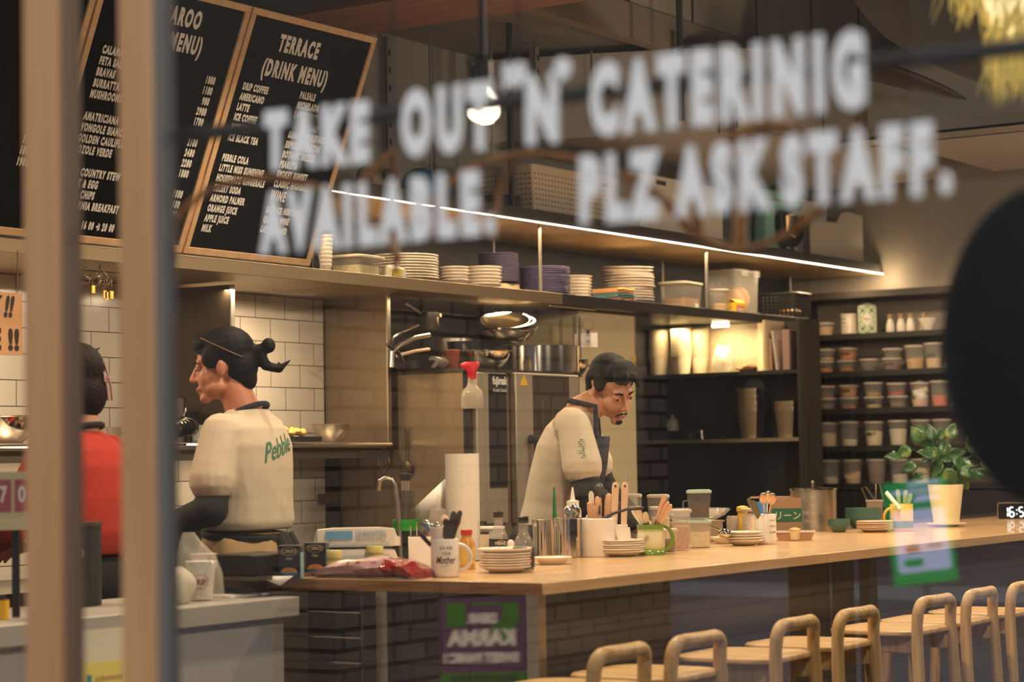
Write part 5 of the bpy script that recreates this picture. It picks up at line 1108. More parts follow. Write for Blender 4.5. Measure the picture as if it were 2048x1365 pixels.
# ================================================================ the counter's left end
p = cp(592, 1153); q = Vector((p.x+.0, p.y-.01, ZC0)); u = mpp(q)
NAVY = mat('carton_navy', (.008, .014, .028), .35); CYAN = mat('carton_cyan', (.20, .36, .40), .5)
BEANS = mat('bean_print', (.52, .22, .07), .6, noise=.5, nscale=90)
for i, (px, lab) in enumerate(((582, 'navy CIRIO bean carton, front left of the two at the counter end'), (634, 'navy CIRIO bean carton, partly behind its twin at the counter end'))):
    q = cp(px, 1153 if i == 0 else 1148); q = Vector((q.x+((.0 if i == 0 else .05))*q.x/q.y, q.y+(.0 if i == 0 else .05), ZC0)); u = mpp(q); w = 46*u; h = 66*u; d = 26*u
    if i == 0:
        t = pb = thing('bean_carton', lab, 'carton', q, bar_yaw(q)-.28, 'bean cartons')
        ob('box', MB().box((-w/2, -d/2, 0), (w/2, d/2, h)), NAVY, t, bevel=.001)
        ob('side_panel_print', MB().box((w/2+.0002, -d/2+.001, .001), (w/2+.0008, d/2-.001, h*.78)), CYAN, t)
        F = frame((-w*.33, -d/2-.0008, h*.77), (1, 0, 0), (0, 0, 1)); text('CIRIO', F, CREAM, t, .02, fit=(w*.66, h*.105), bold=.0002); text('Ceci', frame((-w*.14, -d/2-.0008, h*.57), (1, 0, 0), (0, 0, 1)), CREAM, t, .02, fit=(w*.28, h*.09), shear=.2)
        ob('oval_print', MB().tube([(w*.42*math.cos(k*PI/16), -d/2-.0005, h*.82+h*.11*math.sin(k*PI/16)) for k in range(32)], .0006, 4, closed=True), CREAM, t)
        ob('bowl_print', MB().add([(w*.40*math.cos(PI+k*PI/12), -d/2-.0004, h*.20+h*.13*math.sin(PI+k*PI/12)) for k in range(13)], [tuple(range(13))]), mat('print_blue', (.02, .12, .22), .5), t); ob('beans_print', MB().add([(w*.38*math.cos(k*PI/12), -d/2-.0006, h*.19+h*.15*math.sin(k*PI/12)) for k in range(13)], [tuple(range(13))]), BEANS, t)
    else: copy_tree(pb, None, q, bar_yaw(q)-.28, lab)
for px, py, lab in ((666, 1152, 'small jar with yellow green lid beside the CIRIO cartons'), (750, 1140, 'small jar with yellow green lid behind the red snack bag')):
    q = cp(px, py); q = Vector((q.x+((.03 if px < 700 else .09))*q.x/q.y, q.y+(.03 if px < 700 else .09), ZC0)); u = mpp(q); r = 17*u
    if px < 700:
        t = pj = thing('pickle_jar', lab, 'jar', q, 0, 'yellow lidded jars'); ob('glass', MB().lathe([(.001, 0), (r, 0), (r, 30*u), (r*.9, 33*u)], n=24), mat('jar_glass', (.45, .42, .12), .1, alpha=.7), t); ob('lid', MB().lathe([(r*1.05, 33*u), (r*1.08, 35*u), (r*1.08, 44*u), (r, 48*u), (.001, 48.5*u)], n=28), mat('lid_lime', (.52, .48, .17), .4), t); ob('label', MB().lathe([(r*1.01, 6*u), (r*1.01, 26*u)], n=24), mat('jar_label', (.62, .5, .16), .6), t)
    else: copy_tree(pj, None, q, None, lab)
# CLEANTEX wipes
q = cp(712, 1140); q = Vector((q.x+(.17)*q.x/q.y, q.y+.17, ZC0)); u = mpp(q); WIP = mat('wipes_film', (.66, .62, .56), .3); BLU = mat('print_sky', (.10, .30, .52), .5); BLU2 = mat('print_sky_pale', (.30, .42, .52), .5)
for i in range(2):
    t = thing('wipes_pack', ('lower' if i == 0 else 'upper')+' white pack of wipes printed CLEANTEX ECONOMY behind the snack bag', 'wipes', q+Vector((0, 0, .068*i)), bar_yaw(q)+.05, 'packs of wipes')
    w, d, h = .125, .10, .066
    ob('pack', MB().loft([[(x, -d/2*s, .004), (x, d/2*s, .004), (x, d/2*s*1.02, h*.5), (x, d/2*s, h*.96*s+.001), (x, 0, h*s), (x, -d/2*s, h*.96*s+.001), (x, -d/2*s*1.02, h*.5)] for x, s in ((-w-.012, .35), (-w, .93), (-w*.6, 1), (w*.6, 1), (w, .92), (w+.012, .45), (w+.02, .4))]), WIP, t, smooth=40)
    y = -d/2*1.03-.0008
    if i == 1:
        ob('blue_panel', MB().box((-w*.8, y-.0004, .028), (-w*.1, y, .056)), BLU, t); text('CLEANTEX', frame((-w*.02, y-.0005, .044), (1, 0, 0), (0, 0, 1)), BLU2, t, .01, fit=(w*.82, .0115), bold=.0005); text('ECONOMY', frame((-w*.02, y-.0005, .028), (1, 0, 0), (0, 0, 1)), BLU2, t, .01, fit=(w*.82, .0105), bold=.0005)
    st = MB()
    for k in range(8 if i == 0 else 3): st.box((-w*.85, y-.0003, .004+k*.0055), (w*.85, y, .0062+k*.0055))
    ob('stripe_print', st, BLU2, t)
# red snack bag lying down
q = cp(757, 1158); u = mpp(q); a = cp(652, 1156); b = cp(866, 1160); ax = (b-a).normalized(); L = (b-a).length
t = thing('snack_bag', 'pink and red crumpled snack bag lying at the counter end', 'bag', ((a+b)/2)+Vector((.03, .05, .001)), math.atan2(ax.y, ax.x)); RD = mat('bag_red', (.22, .012, .012), .15, bump=.6, bscale=45); PK = mat('bag_pink', (.36, .20, .20), .3, bump=.3, bscale=30)
def bagring(x, s, hh, k): return [(x+.004*math.sin(i*1.7+k), math.cos(2*PI*i/14)*.062*s*(1+.08*math.sin(3*i+k)), max(.001, hh*.5*(1+math.sin(2*PI*i/14))*(1+.07*math.sin(4*i+k*2)))) for i in range(14)]
rr = [bagring(-L/2+L*f, s, hh, k) for k, (f, s, hh) in enumerate(((0, .9, .012), (.06, 1, .026), (.16, 1, .042), (.3, 1.05, .055), (.48, 1.05, .058), (.64, 1.05, .064), (.70, 1.05, .062), (.8, 1.1, .055), (.9, 1.15, .05), (1, 1.2, .02)))]
ob('bag', MB().loft(rr[1:7], cap=False), PK, t, smooth=30); ob('red_end', MB().loft(rr[:2], cap=True), RD, t, smooth=30, label='dark red left end of the bag'); ob('red_end', MB().loft(rr[6:], cap=True), RD, t, smooth=25, label='shiny red right end of the bag')
st = MB()
for k, (x, z0, z1) in enumerate(((-.02, .012, .05), (-.012, .012, .05), (.035, .01, .048), (.045, .01, .05), (-.05, .035, .05))): st.add([(x-.003, -.0655, z0), (x+.003, -.0655, z0), (x+.012, -.056, z1), (x+.006, -.056, z1)], [(0, 1, 2, 3)])
ob('mark_print', st, RD, t)
# white paper slip hanging over the worktop edge
q = cp(560, 1160); a = at_px(520, 1157, q); b = at_px(592, 1155, q); c = at_px(570, 1174, q)
mb = MB().add([a-a, b-a, c-a+Vector((-.01, 0, 0)), (b-a)*.5+Vector((-.004, 0, .001))], [(0, 3, 2), (3, 1, 2)]); o = one('paper_slip', mb, PAPER, 'white folded paper slip drooping over the worktop edge', 'paper', a+Vector((-.012, 0, .004))); o.modifiers.new('thick', 'SOLIDIFY').thickness = .0006
# ---- sink group: faucet, paper roll, mixer wand, squeeze bottle, board
q = cp(840, 1085); q = Vector((q.x+(.25)*q.x/q.y, q.y+.25, ZC0)); a = at_px(800, 1045, q)
pts = [at_px(x, y, q)-q for x, y in ((802, 1050), (797, 1010), (790, 970), (784, 960), (770, 957), (760, 962), (758, 982))]; pts[0].z = 0
one('tap', MB().tube(pts, .0075, 10), STEEL, 'bent steel tap rising left of the blender jar', 'tap', q)
q2 = Vector((q.x+(.02)*q.x/q.y, q.y+.02, ZC0)); t = thing('blender', 'dark jar with black pusher above a bright green base behind the wipes', 'blender', at_px(812, 1062, q2)*1.0); bz_ = t.location.z; t.location.z = ZC0; u = mpp(t.location); hB0 = bz_-ZC0
ob('base', MB().box((-.035, -.035, 0), (.035, .035, hB0)), BLACK, t); ob('green_ring', MB().cyl((0, 0, hB0), (0, 0, hB0+22*u), .048, n=28), mat('ring_green', (.02, .30, .02), .4), t); ob('jar', MB().cyl((0, 0, hB0+22*u), (0, 0, hB0+80*u), .034, .036, 24), mat('jar_smoke', (.10, .08, .06), .1, alpha=.6), t); ob('feed_tube', MB().cyl((.0, 0, hB0+30*u), (.0, 0, hB0+100*u), .014, n=18), STEEL, t); ob('pusher', MB().lathe([(.012, hB0+98*u), (.024, hB0+108*u), (.024, hB0+114*u), (.001, hB0+115*u)], n=20), BLACK, t)
q3 = cp(927, 1110); q3 = Vector((q3.x+(.12)*q3.x/q3.y, q3.y+.12, ZC0)); u = mpp(q3); z0 = at_px(927, 1062, q3).z; r = 34*u
t = thing('paper_roll', 'tall roll of white kitchen paper', 'paper roll', q3); ob('roll', MB().lathe([(.012, .002), (r, .002), (r, at_px(927, 908, q3).z-ZC0), (.012, at_px(927, 908, q3).z-ZC0)], n=40), mat('kitchen_paper', (.70, .65, .56), .9, bump=.3, bscale=300), t); ob('core', MB().lathe([(.0119, .002), (.0119, at_px(927, 910, q3).z-ZC0)], n=20), CARD, t)
a, b, c, d = [at_px(x, y, q3+Vector((.02, .06, 0))) for x, y in ((822, 1022), (890, 958), (912, 990), (850, 1052))]
o = one('white_board', MB().add([v-a for v in (a, b, c, d)], [(0, 1, 2, 3)]), PAPER, 'white board leaning at an angle behind the squeeze bottle', 'board', a); o.modifiers.new('thick', 'SOLIDIFY').thickness = .008
def squeeze(px, base, topy, w, label, M, dy, nm='squeeze_bottle'):
    q = cp(px, base); q = Vector((q.x+(dy)*q.x/q.y, q.y+dy, ZC0)); u = mpp(q); h = at_px(px, topy, q).z-ZC0; r = w/2*u; t = thing(nm, label, 'bottle', q)
    ob('body', MB().lathe([(.001, 0), (r, 0), (r, h*.62), (r*.85, h*.68), (r*.7, h*.69)], n=24), M, t); ob('cap', MB().lathe([(r*.75, h*.69), (r*.75, h*.78), (r*.3, h*.80), (r*.1, h), (.001, h)], n=20), M, t); return t
squeeze(878, 1110, 990, 44, 'translucent squeeze bottle left of the paper roll', FROST, .12); squeeze(1147, 1090, 975, 34, 'white squeeze bottle with pointed nozzle behind the canisters', WHITE, .14)
q = cp(1110, 1085); q = Vector((q.x+(.2)*q.x/q.y, q.y+.2, ZC0)); t = thing('green_funnel', 'dark green bottle with long pointed nozzle behind the canisters', 'bottle', q); h1 = at_px(1110, 975, q).z-ZC0; GN = mat('nozzle_green', (.01, .16, .04), .35); ob('body', MB().lathe([(.001, 0), (.022, 0), (.022, h1*.35), (.012, h1*.42)], n=20), GN, t); ob('nozzle', MB().cyl((0, 0, h1*.42), (0, 0, h1), .009, .0035, 14), GN, t)
# eggs in a cup, white box, sauce bottle
q = cp(840, 1128); q = Vector((q.x+(.06)*q.x/q.y, q.y+.06, ZC0)); u = mpp(q); t = thing('white_caddy', 'square white caddy behind the printed mug', 'caddy', q, bar_yaw(q)); ob('box', MB().box((-23*u, -23*u, 0), (23*u, 23*u, 58*u)), PAPER, t, bevel=.002); ob('inside', MB().box((-21*u, -21*u, 58*u), (21*u, 21*u, 58.5*u)), BLACK, t)
for k, (x, y, l) in enumerate(((822, 1052, 'thin steel rod standing left in the square white caddy'), (834, 1045, 'thin steel skewer standing tallest in the square white caddy'))): s = at_px(x, y, q); b = Vector((s.x, s.y, ZC0+58.5*u)); one('skewer', MB().tube([(0, 0, 0), s-b], .003, 6), SILV, l, 'skewer', b)
q = cp(902, 1120); q = Vector((q.x+(.10)*q.x/q.y, q.y+.10, ZC0)); u = mpp(q); t = thing('egg_crate', 'low tub carrying two brown eggs behind the cutlery mug', 'tub', q); hz = at_px(902, 1055, q).z-ZC0; ob('tub', MB().cyl((0, 0, 0), (0, 0, hz), .035, .04, 24), FROST, t)
for k, px in enumerate((889, 913)): s = at_px(px, 1040, q); one('egg', MB().ell((0, 0, 0), (.0165, .0165, .022), 16), mat('egg_brown', (.62, .36, .22), .6), ('left' if k == 0 else 'right')+' brown egg before the paper roll', 'egg', (s.x, s.y, ZC0+hz+.021), 0, 'brown eggs')
q = cp(934, 1141); q = Vector((q.x+(.03)*q.x/q.y, q.y+.03, ZC0)); u = mpp(q); t = thing('mustard_bottle', 'orange sauce bottle with red cap behind the mug handle', 'bottle', q); ob('body', MB().lathe([(.001, 0), (17*u, 0), (17*u, 50*u), (11*u, 62*u), (10*u, 68*u)], n=24), mat('sauce_orange', (.55, .26, .04), .3, noise=.5, nscale=60), t); ob('cap', MB().cyl((0, 0, 68*u), (0, 0, 78*u), 12*u, n=20), mat('cap_red', (.55, .02, .02), .35), t); ob('label', MB().lathe([(17.2*u, 10*u), (17.2*u, 42*u)], n=24), mat('sauce_label', (.66, .42, .08), .5, noise=.6, nscale=70), t)
q = cp(962, 1118); q = Vector((q.x+(.09)*q.x/q.y, q.y+.09, ZC0)); u = mpp(q); t = thing('white_tin', 'white lidded tin between the orange sauce and sauce bottles', 'tin', q, bar_yaw(q)); ob('tin', MB().box((-16*u, -14*u, 0), (16*u, 14*u, 52*u)), CREAM, t, bevel=.002); ob('lid', MB().box((-17*u, -15*u, 52.2*u), (17*u, 15*u, 56*u)), BLACK, t)
q = cp(975, 1100); q = Vector((q.x+(.2)*q.x/q.y, q.y+.2, ZC0)); t = thing('white_bucket', 'pale round bucket behind the sauce bottles', 'bucket', q); ob('body', MB().lathe([(.001, 0), (.05, 0), (.058, .10), (.06, .10), (.06, .106), (.001, .104)], n=32), mat('bucket_grey', (.45, .45, .44), .4), t); ob('rim', MB().lathe([(.06, .098), (.064, .1), (.064, .107), (.06, .108)], n=32), WHITE, t)
# dark stove pots behind the cartons (left end)
q = cp(520, 1150); q = Vector((q.x+(.10)*q.x/q.y, q.y+.10, ZC0)); t = thing('dark_grill', 'dark steel grill box beside the CIRIO cartons', 'grill', (q.x, q.y, ZC0), 0); ob('box', MB().box((-.10, -.07, .012), (.14, .12, .075)), mat('grill_dark', (.03, .026, .02), .35, .5), t, bevel=.004); ob('lip', MB().box((-.12, -.09, 0), (.16, .13, .011)), DSTEEL, t)
# ================================================================ kitchen ware
def onov(px, py, dy=.25): return P(px, py, Y=YO+dy)                  # standing on top of the oven
ZO = 1.7005
def vessel(r, h, th=.002, foot=.9): return MB().lathe([(.001, 0), (r*foot, 0), (r, h*.15), (r, h-.002), (r+.003, h), (r-.002, h+.001), (r-th, h-.004), (r-th, .01), (.001, .006)], n=40)
def mixbowl(r, h): return MB().lathe([(.001, 0), (r*.45, 0), (r*.72, h*.25), (r*.92, h*.62), (r*.98, h*.95), (r*1.05, h*.985), (r*1.05, h), (r*.97, h), (r*.9, h*.62), (r*.7, h*.28), (.001, .006)], n=44)
p = onov(902, 735, .42); u = mpp(p); one('stock_pot', vessel(44*u, 70*u), STEEL, 'plain pale steel pot at the back of the oven top', 'pot', (p.x, p.y, ZO))
p = onov(1072, 740, .26); u = mpp(p); one('stock_pot', vessel(88*u, 56*u, foot=.75), POLISH, 'wide dark reflecting steel pot on the oven top under the bowls', 'pot', (p.x, p.y, ZO))
zt = ZO+57*u+.002; c0 = onov(1010, 690, .27)
for k, (r, h, dz, dx, tl) in enumerate(((60, 20, 0, .0, .05), (61, 16, .022, .01, .12), (57, 20, .046, .005, .30), (50, 14, .066, .0, .40))):
    one('steel_bowl', mixbowl(r*u, h*u+.02), POLISH, f'{["lowest", "second", "third", "top"][k]} bright steel bowl of the nest on the oven pots', 'bowl', (c0.x+dx, c0.y, zt+dz), (tl*math.cos(RIGHT), tl*math.sin(RIGHT), 0), 'nested steel bowls')
p = onov(968, 740, .10); one('steel_bowl', mixbowl(52*u, 36*u), POLISH, 'dark steel bowl at the front left of the oven top', 'bowl', (p.x, p.y, ZO))
p = onov(948, 738, .28); one('black_bowl', mixbowl(28*u, 60*u), BLACKG, 'small black tapered bucket between the pots on the oven', 'bucket', (p.x-.03, p.y+.05, ZO))
p = onov(1155, 742, .12); one('steel_bowl', mixbowl(22*u, 30*u), POLISH, 'small steel bowl at the right end of the oven top', 'bowl', (p.x, p.y, ZO))
p = onov(838, 738, .22); t = thing('frying_pan', 'black frying pan lying at the left of the oven top', 'pan', (p.x, p.y, ZO)); ob('pan', MB().lathe([(.001, 0), (.10, 0), (.125, .035), (.123, .035), (.098, .004), (.001, .004)], n=36), BLACKG, t); ob('handle', MB().tube([(-.12, 0, .03), (-.17, -.01, .07), (-.26, -.02, .10)], [.009, .010, .008], 8), BLACK, t)
a = P(782, 690, Y=YO+.2); hb = P(866, 672, Y=YO+.15)
for k, (pts, M, lab) in enumerate(((((783, 735), (784, 705), (800, 690), (830, 676), (858, 671)), STEEL, 'lower thick curved steel pan handle left of the oven pots'), (((780, 692), (786, 675), (806, 662), (836, 651)), POLISH, 'upper curved steel pan handle left of the oven pots'), (((794, 712), (830, 703), (858, 699)), PALEW, 'pale wooden handle lying behind the jars on the oven'))):
    q = [P(x, y, Y=YO+.20+.03*k) for x, y in pts]; one('pan_handle' if False else 'long_handle', MB().tube([v-q[0] for v in q], .011 if k == 0 else .008, 10), M, lab, 'handle', q[0])
p = P(855, 662, Y=5.85); t = thing('saucepan', 'dark saucepan hanging under the plate shelf left of the oven pots', 'saucepan', p); ob('pan', vessel(.055, .085), mat('pan_dark', (.06, .05, .045), .3, .7), t); ob('handle', MB().tube([(-.05, 0, .075), (-.15, -.02, .10), (-.22, -.03, .115)], [.008, .007, .009], 8), STEEL, t)
ob('rivet', MB().cyl((.02, -.056, .07), (.02, -.062, .07), .009, n=16), CREAM, t)
one('rack_bar', MB().cyl((0, 0, 0), (.9, 0, 0), .006, n=8), DSTEEL, 'thin dark rail under the plate shelf holding the saucepan', 'rail', (7.74, 5.90, p.z+.09))
p = onov(880, 737, .12); q = Vector((p.x, p.y, ZO)); t = thing('oil_bottle', 'clear bottle lying on its side on the oven top', 'bottle', q+Vector((0, 0, .028)), (0, PI/2, .1)); ob('bottle', MB().lathe([(.001, -.06), (.026, -.06), (.027, .02), (.018, .035), (.012, .045), (.012, .06), (.001, .06)], n=20), GLB, t)
p = onov(904, 737, .14); one('red_tub', MB().lathe([(.001, 0), (.03, 0), (.036, .07), (.038, .085), (.03, .088), (.001, .088)], n=24), mat('tub_red', (.34, .10, .06), .25, alpha=.8), 'reddish translucent tub on the oven top', 'tub', (p.x, p.y, ZO))
# spray bottle hooked on the oven's front corner
p = P(945, 818, Y=YO-.06); t = thing('spray_bottle', 'clear spray bottle with red trigger head hooked on the oven corner', 'spray bottle', p, RIGHT); u = mpp(p)
ob('bottle', MB().loft([[(x*s, y*s*.7, z*u) for x, y in rrect(46*u, 46*u, 12*u, 4)] for s, z in ((.93, 0), (1, 4), (.96, 26), (.88, 36), (.5, 44), (.38, 52), (.36, 62))]), mat('spray_clear', (.52, .44, .33), .2, alpha=.75), t, smooth=50)
ob('trigger', MB().loft([[(x*sx_+dx*u, y*sy_, z*u) for x, y in rrect(20*u, 16*u, 6*u, 3)] for sx_, sy_, dx, z in ((.8, .9, 1, 60), (.9, 1, 0, 70), (1.1, 1, -1, 78), (1.9, 1, -4, 84), (2.0, .9, -4, 90), (1.2, .7, 0, 94))]), mat('trigger_red', (.62, .01, .015), .35), t, smooth=50)
# ladles under the plate shelf
for k, (px, py0, py1, r, lab) in enumerate(((1120, 633, 712, .030, 'left steel ladle hanging before the cream refrigerator'), (1148, 633, 706, .028, 'middle steel ladle hanging before the cream refrigerator'), (1158, 633, 725, .038, 'right large steel ladle hanging before the cream refrigerator'))):
    a = P(px, py0, Y=5.56-.02*k); b = P(px+2, py1, Y=5.56-.02*k); t = thing('ladle', lab, 'ladle', b, 0, 'hanging ladles'); L = a.z-b.z
    ob('handle', MB().box((-.009, -.0015, .02), (.009, .0015, L)).box((.012, -.0015, .02), (.016, .0015, L*.95)), POLISH, t); ob('bowl', MB().ell((0, 0, 0), (r, r, r*.75), 20, lo=0, hi=.55), POLISH, t, smooth=60)
one('hook_rail', MB().cyl((0, 0, 0), (.42, 0, 0), .006, n=8), STEEL, 'steel hook rail under the plate shelf above the ladles', 'rail', (P(1100, 632, Y=5.53).x, 5.53, ZS-.0585))
p = P(1176, 668, Y=5.51); u = mpp(p); t = thing('note_card', 'white note card clipped to a wire ring before the refrigerator', 'card', p, RIGHT)
ob('card', MB().box((-18*u, 0, -27*u), (19*u, .001, 2*u)), PAPER, t); ob('clip', MB().box((-3*u, -.004, 0), (3*u, .004, 8*u)), BLACK, t); ob('ring', MB().tube([(11*u*math.cos(k*PI/10), 0, 18*u+11*u*math.sin(k*PI/10)) for k in range(20)], .0012, 6, closed=True), DSTEEL, t)
nl = MB()
for k, (z, w) in enumerate(((-4, 8), (-14, 6), (-17, 9), (-22, 3))): nl.box((-w/2*u, -.0012, z*u), (w/2*u, -.0004, (z+1.2)*u))
ob('note_print', nl, INK, t)
# whisk and ladle on the oven's side
a = P(762, 842, X=XO-.01); b = P(768, 945, X=XO-.01); t = thing('whisk', 'thin wire whisk hanging on the brown oven side', 'whisk', b); L = a.z-b.z
ob('handle', MB().cyl((0, 0, L*.45), (0, 0, L), .0035, n=8), STEEL, t)
wk = MB()
for k in range(4): ang = k*PI/4; wk.tube([(.018*math.sin(PI*j/10)*math.cos(ang)*(-1 if s else 1), .03*math.sin(PI*j/10)*math.sin(ang)*(-1 if s else 1), L*.45*(1-j/10)) for s in (0,) for j in range(11)]+[(-.018*math.sin(PI*j/10)*math.cos(ang), -.03*math.sin(PI*j/10)*math.sin(ang), L*.45*(j/10)) for j in range(11)], .001, 5)
ob('wires', wk, STEEL, t)
a = P(816, 870, X=XO-.02); b = P(812, 932, X=XO-.02); t = thing('dark_ladle', 'dark ladle hanging on the brown oven side', 'ladle', b); ob('handle', MB().cyl((0, 0, 0), (0, 0, (a-b).length+.03), .005, n=8), mat('ladle_brown', (.10, .075, .05), .45, .6), t); ob('bowl', MB().ell((0, 0, -.01), (.012, .032, .036), 16), MATS['ladle_brown'], t)
p = P(642, 1000, Y=YB-.02); q = P(718, 1000, Y=YB-.02); one('magnet_strip', MB().box((0, 0, 0), (.30, .018, .045)).cyl((.05, -.002, .022), (.05, 0, .022), .006, n=10, mi=1).cyl((.22, -.002, .022), (.22, 0, .022), .006, n=10, mi=1), [DSTEEL, POLISH], 'dark screwed knife strip at the corner of the white tiles', 'strip', (p.x, YB-.019, p.z-.02))
# wall shelf
ZW = 1.386
def ws(px, Y): q = P(px, 700, Y=Y); return Vector((q.x, Y, ZW))
q = ws(518, 5.90); u = mpp(q); one('steel_bowl', mixbowl(27*u, 40*u), STEEL, 'small steel bowl on the wall shelf behind the hair bun', 'bowl', q)
q = ws(660, 5.92); one('colander', mixbowl(40*u, 38*u), STEEL, 'wide steel bowl on the wall shelf by the brown side panel', 'bowl', q)
a = P(680, 760, Y=5.92); one('small_whisk', MB().cyl((0, 0, 0), (.05, 0, .05), .004, n=6), POLISH, 'short bright utensil leaning in the wide wall shelf bowl', 'utensil', (a.x-.03, 5.92, ZW+.03))
q = ws(583, 5.86); one('black_tray', MB().loft([[(x*s, y*s, z) for x, y in rrect(.24, .16, .02, 3)] for s, z in ((.95, 0), (1, .022), (.97, .022), (.92, .004))]), BLACKG, 'shallow black tray on the wall shelf with yellow ginger', 'tray', q)
rg = random.Random(9); proto = None
for k, (px, dz) in enumerate(((553, 0), (566, .012), (580, .0), (590, .006), (601, 0))):
    g_ = ws(px, 5.80); one('ginger', MB().ell((0, 0, 0), (.026, .02, .016), 12).ell((.018, .004, .008), (.014, .012, .012), 10), mat('ginger', (.72, .42, .10), .6, noise=.2, nscale=40), ['leftmost knob of yellow ginger in the black tray', 'second, raised knob of yellow ginger in the black tray', 'middle knob of yellow ginger in the black tray', 'fourth knob of yellow ginger in the black tray', 'rightmost knob of yellow ginger in the black tray'][k], 'ginger', g_+Vector((0, 0, .038+dz)), rg.uniform(0, 3), 'ginger knobs')
for px, r, h, M, lab in ((372, 24, 62, BLACKG, 'black pot on the wall shelf before the cook\'s face'), (352, 18, 90, DSTEEL, 'tall dark canister on the wall shelf beside the wooden post'), (215, 26, 32, STEEL, 'steel pan on the wall shelf between the wooden posts')):
    q = ws(px, 5.93); u = mpp(q); one('shelf_pot', vessel(r*u, h*u), M, lab, 'pot', q)
q = ws(398, 5.84); one('glass_jar', vessel(.03, .07), GLASSY, 'small glass jar on the wall shelf near the cook\'s mouth', 'jar', q)
# ring moulds hanging from the rail
p = P(368, 855, Y=5.72); t = thing('ring_moulds', 'bundle of dark ring moulds hanging on a hook from the wall shelf', 'ring moulds', p)
for k, (dx, w) in enumerate(((-.03, .8), (-.012, 1), (.0, 1), (.012, 1), (.03, .8))): ob('ring', MB().lathe([(.031, -.036), (.033, -.036), (.033, .036), (.031, .036)], n=24), mat('ring_dark', (.055, .045, .028), .25, .8), t, loc=(dx, 0, 0), rot=(0, PI/2*.9+dx*6, .3+dx*9))
ob('hook', MB().tube([(0, 0, .035), (0, 0, .05), (.01, 0, .06), (.012, .0, .075)], .003, 6), STEEL, t)
# keys under the shelf
p = P(200, 560, Y=5.62); t = thing('key_bunch', 'tangle of wire rings with brass tags hanging under the shelf', 'keys', p)
rg = random.Random(5)
for k in range(11):
    F = Matrix.Translation((rg.uniform(-.07, .07), rg.uniform(-.01, .01), rg.uniform(-.01, .025))) @ Euler((rg.uniform(0, 3), rg.uniform(0, 3), rg.uniform(0, 3))).to_matrix().to_4x4()
    ob('ring', MB().tube([F @ Vector((.022*math.cos(a), .022*math.sin(a), 0)) for a in [2*PI*i/18 for i in range(18)]], .0014, 5, closed=True), STEEL, t)
for x, z in ((-.035, -.035), (.025, -.05), (.033, -.055), (.06, -.05)): ob('tag', MB().box((x-.008, -.002, z-.016), (x+.008, .002, z+.012)), mat('brass', (.55, .32, .06), .3, .9), t)
ob('hanger', MB().cyl((-.1, 0, .03), (.1, 0, .03), .003, n=6).cyl((0, 0, .03), (0, .0, .12), .003, n=6), DSTEEL, t)
# range under the wall shelf with a stock pot
RNG = mat('range_dark', (.05, .042, .033), .4, .5)
t = thing('cooking_range', 'dark steel cooking range along the tiled wall behind the cooks', 'range', (2.6, 5.42, 0)); ob('body', MB().box((0, 0, 0), (5.0, .66, .84)), RNG, t); ob('top', MB().box((-.01, -.02, .841), (5.01, .66, .88)), DSTEEL, t)
q = P(368, 1050, Y=5.55); u = mpp(q); t = thing('soup_pot', 'dark soup pot on the range in front of the cook\'s hand', 'pot', (q.x, 5.62, .8815)); h = P(368, 1042, Y=5.55).z-.8815; ob('pot', vessel(.12, h), mat('pot_dark', (.05, .04, .03), .3, .7), t); ob('rim', MB().lathe([(.12, h-.004), (.125, h), (.12, h+.002)], n=40), STEEL, t)
# ================================================================ people
from mathutils.bvhtree import BVHTree
def blob(name, prims, voxel, M, parent=None, smooth=4, factor=.5, label=None, cut=None):
    """one continuous skin grown over overlapping limbs: c = tapered limb (a, b, ra, rb), e = rounded mass (centre, radii, rotation)"""
    mb = MB()
    for p in prims:
        if p[0] == 'c':
            a, b, ra, rb = Vector(p[1]), Vector(p[2]), p[3], p[4]; mb.tube([a, b], [ra, rb], 16)
            mb.ell(a, (ra,)*3, 14); mb.ell(b, (rb,)*3, 14)
        elif p[0] == 'l': mb.loft([[Vector(c)+Matrix.Rotation(tl, 3, 'X') @ Vector((w*math.copysign(abs(math.cos(a))**.85, math.cos(a)), d*math.copysign(abs(math.sin(a))**.85, math.sin(a)), 0)) for a in [2*PI*i/32 for i in range(32)]] for c, w, d, tl in p[1]])
        else:
            R = Matrix.Translation(p[1]) @ (Euler(p[3]).to_matrix().to_4x4() if len(p) > 3 else Matrix.Identity(4)); mb.ell((0, 0, 0), p[2], 20, M=R)
    me = bpy.data.meshes.new(name); me.from_pydata(mb.v, [], mb.f); o = bpy.data.objects.new(name, me); COL.objects.link(o)
    r = o.modifiers.new('r', 'REMESH'); r.mode = 'VOXEL'; r.voxel_size = voxel
    s = o.modifiers.new('s', 'SMOOTH'); s.iterations = smooth; s.factor = factor
    dg = bpy.context.evaluated_depsgraph_get(); m2 = bpy.data.meshes.new_from_object(o.evaluated_get(dg)); bpy.data.objects.remove(o)
    m2.name = name; m2.materials.clear(); m2.materials.append(M); m2.shade_smooth()
    o = bpy.data.objects.new(name, m2); COL.objects.link(o)
    if parent: o.parent = parent
    if label: o['label'] = label
    return o
def xf(M, prims):
    out = []
    for p in prims:
        if p[0] == 'c': out.append(('c', M @ Vector(p[1]), M @ Vector(p[2]), p[3], p[4]))
        else:
            R = M.to_3x3() @ (Euler(p[3]).to_matrix() if len(p) > 3 else Matrix.Identity(3)); out.append(('e', M @ Vector(p[1]), p[2], R.to_euler()))
    return out
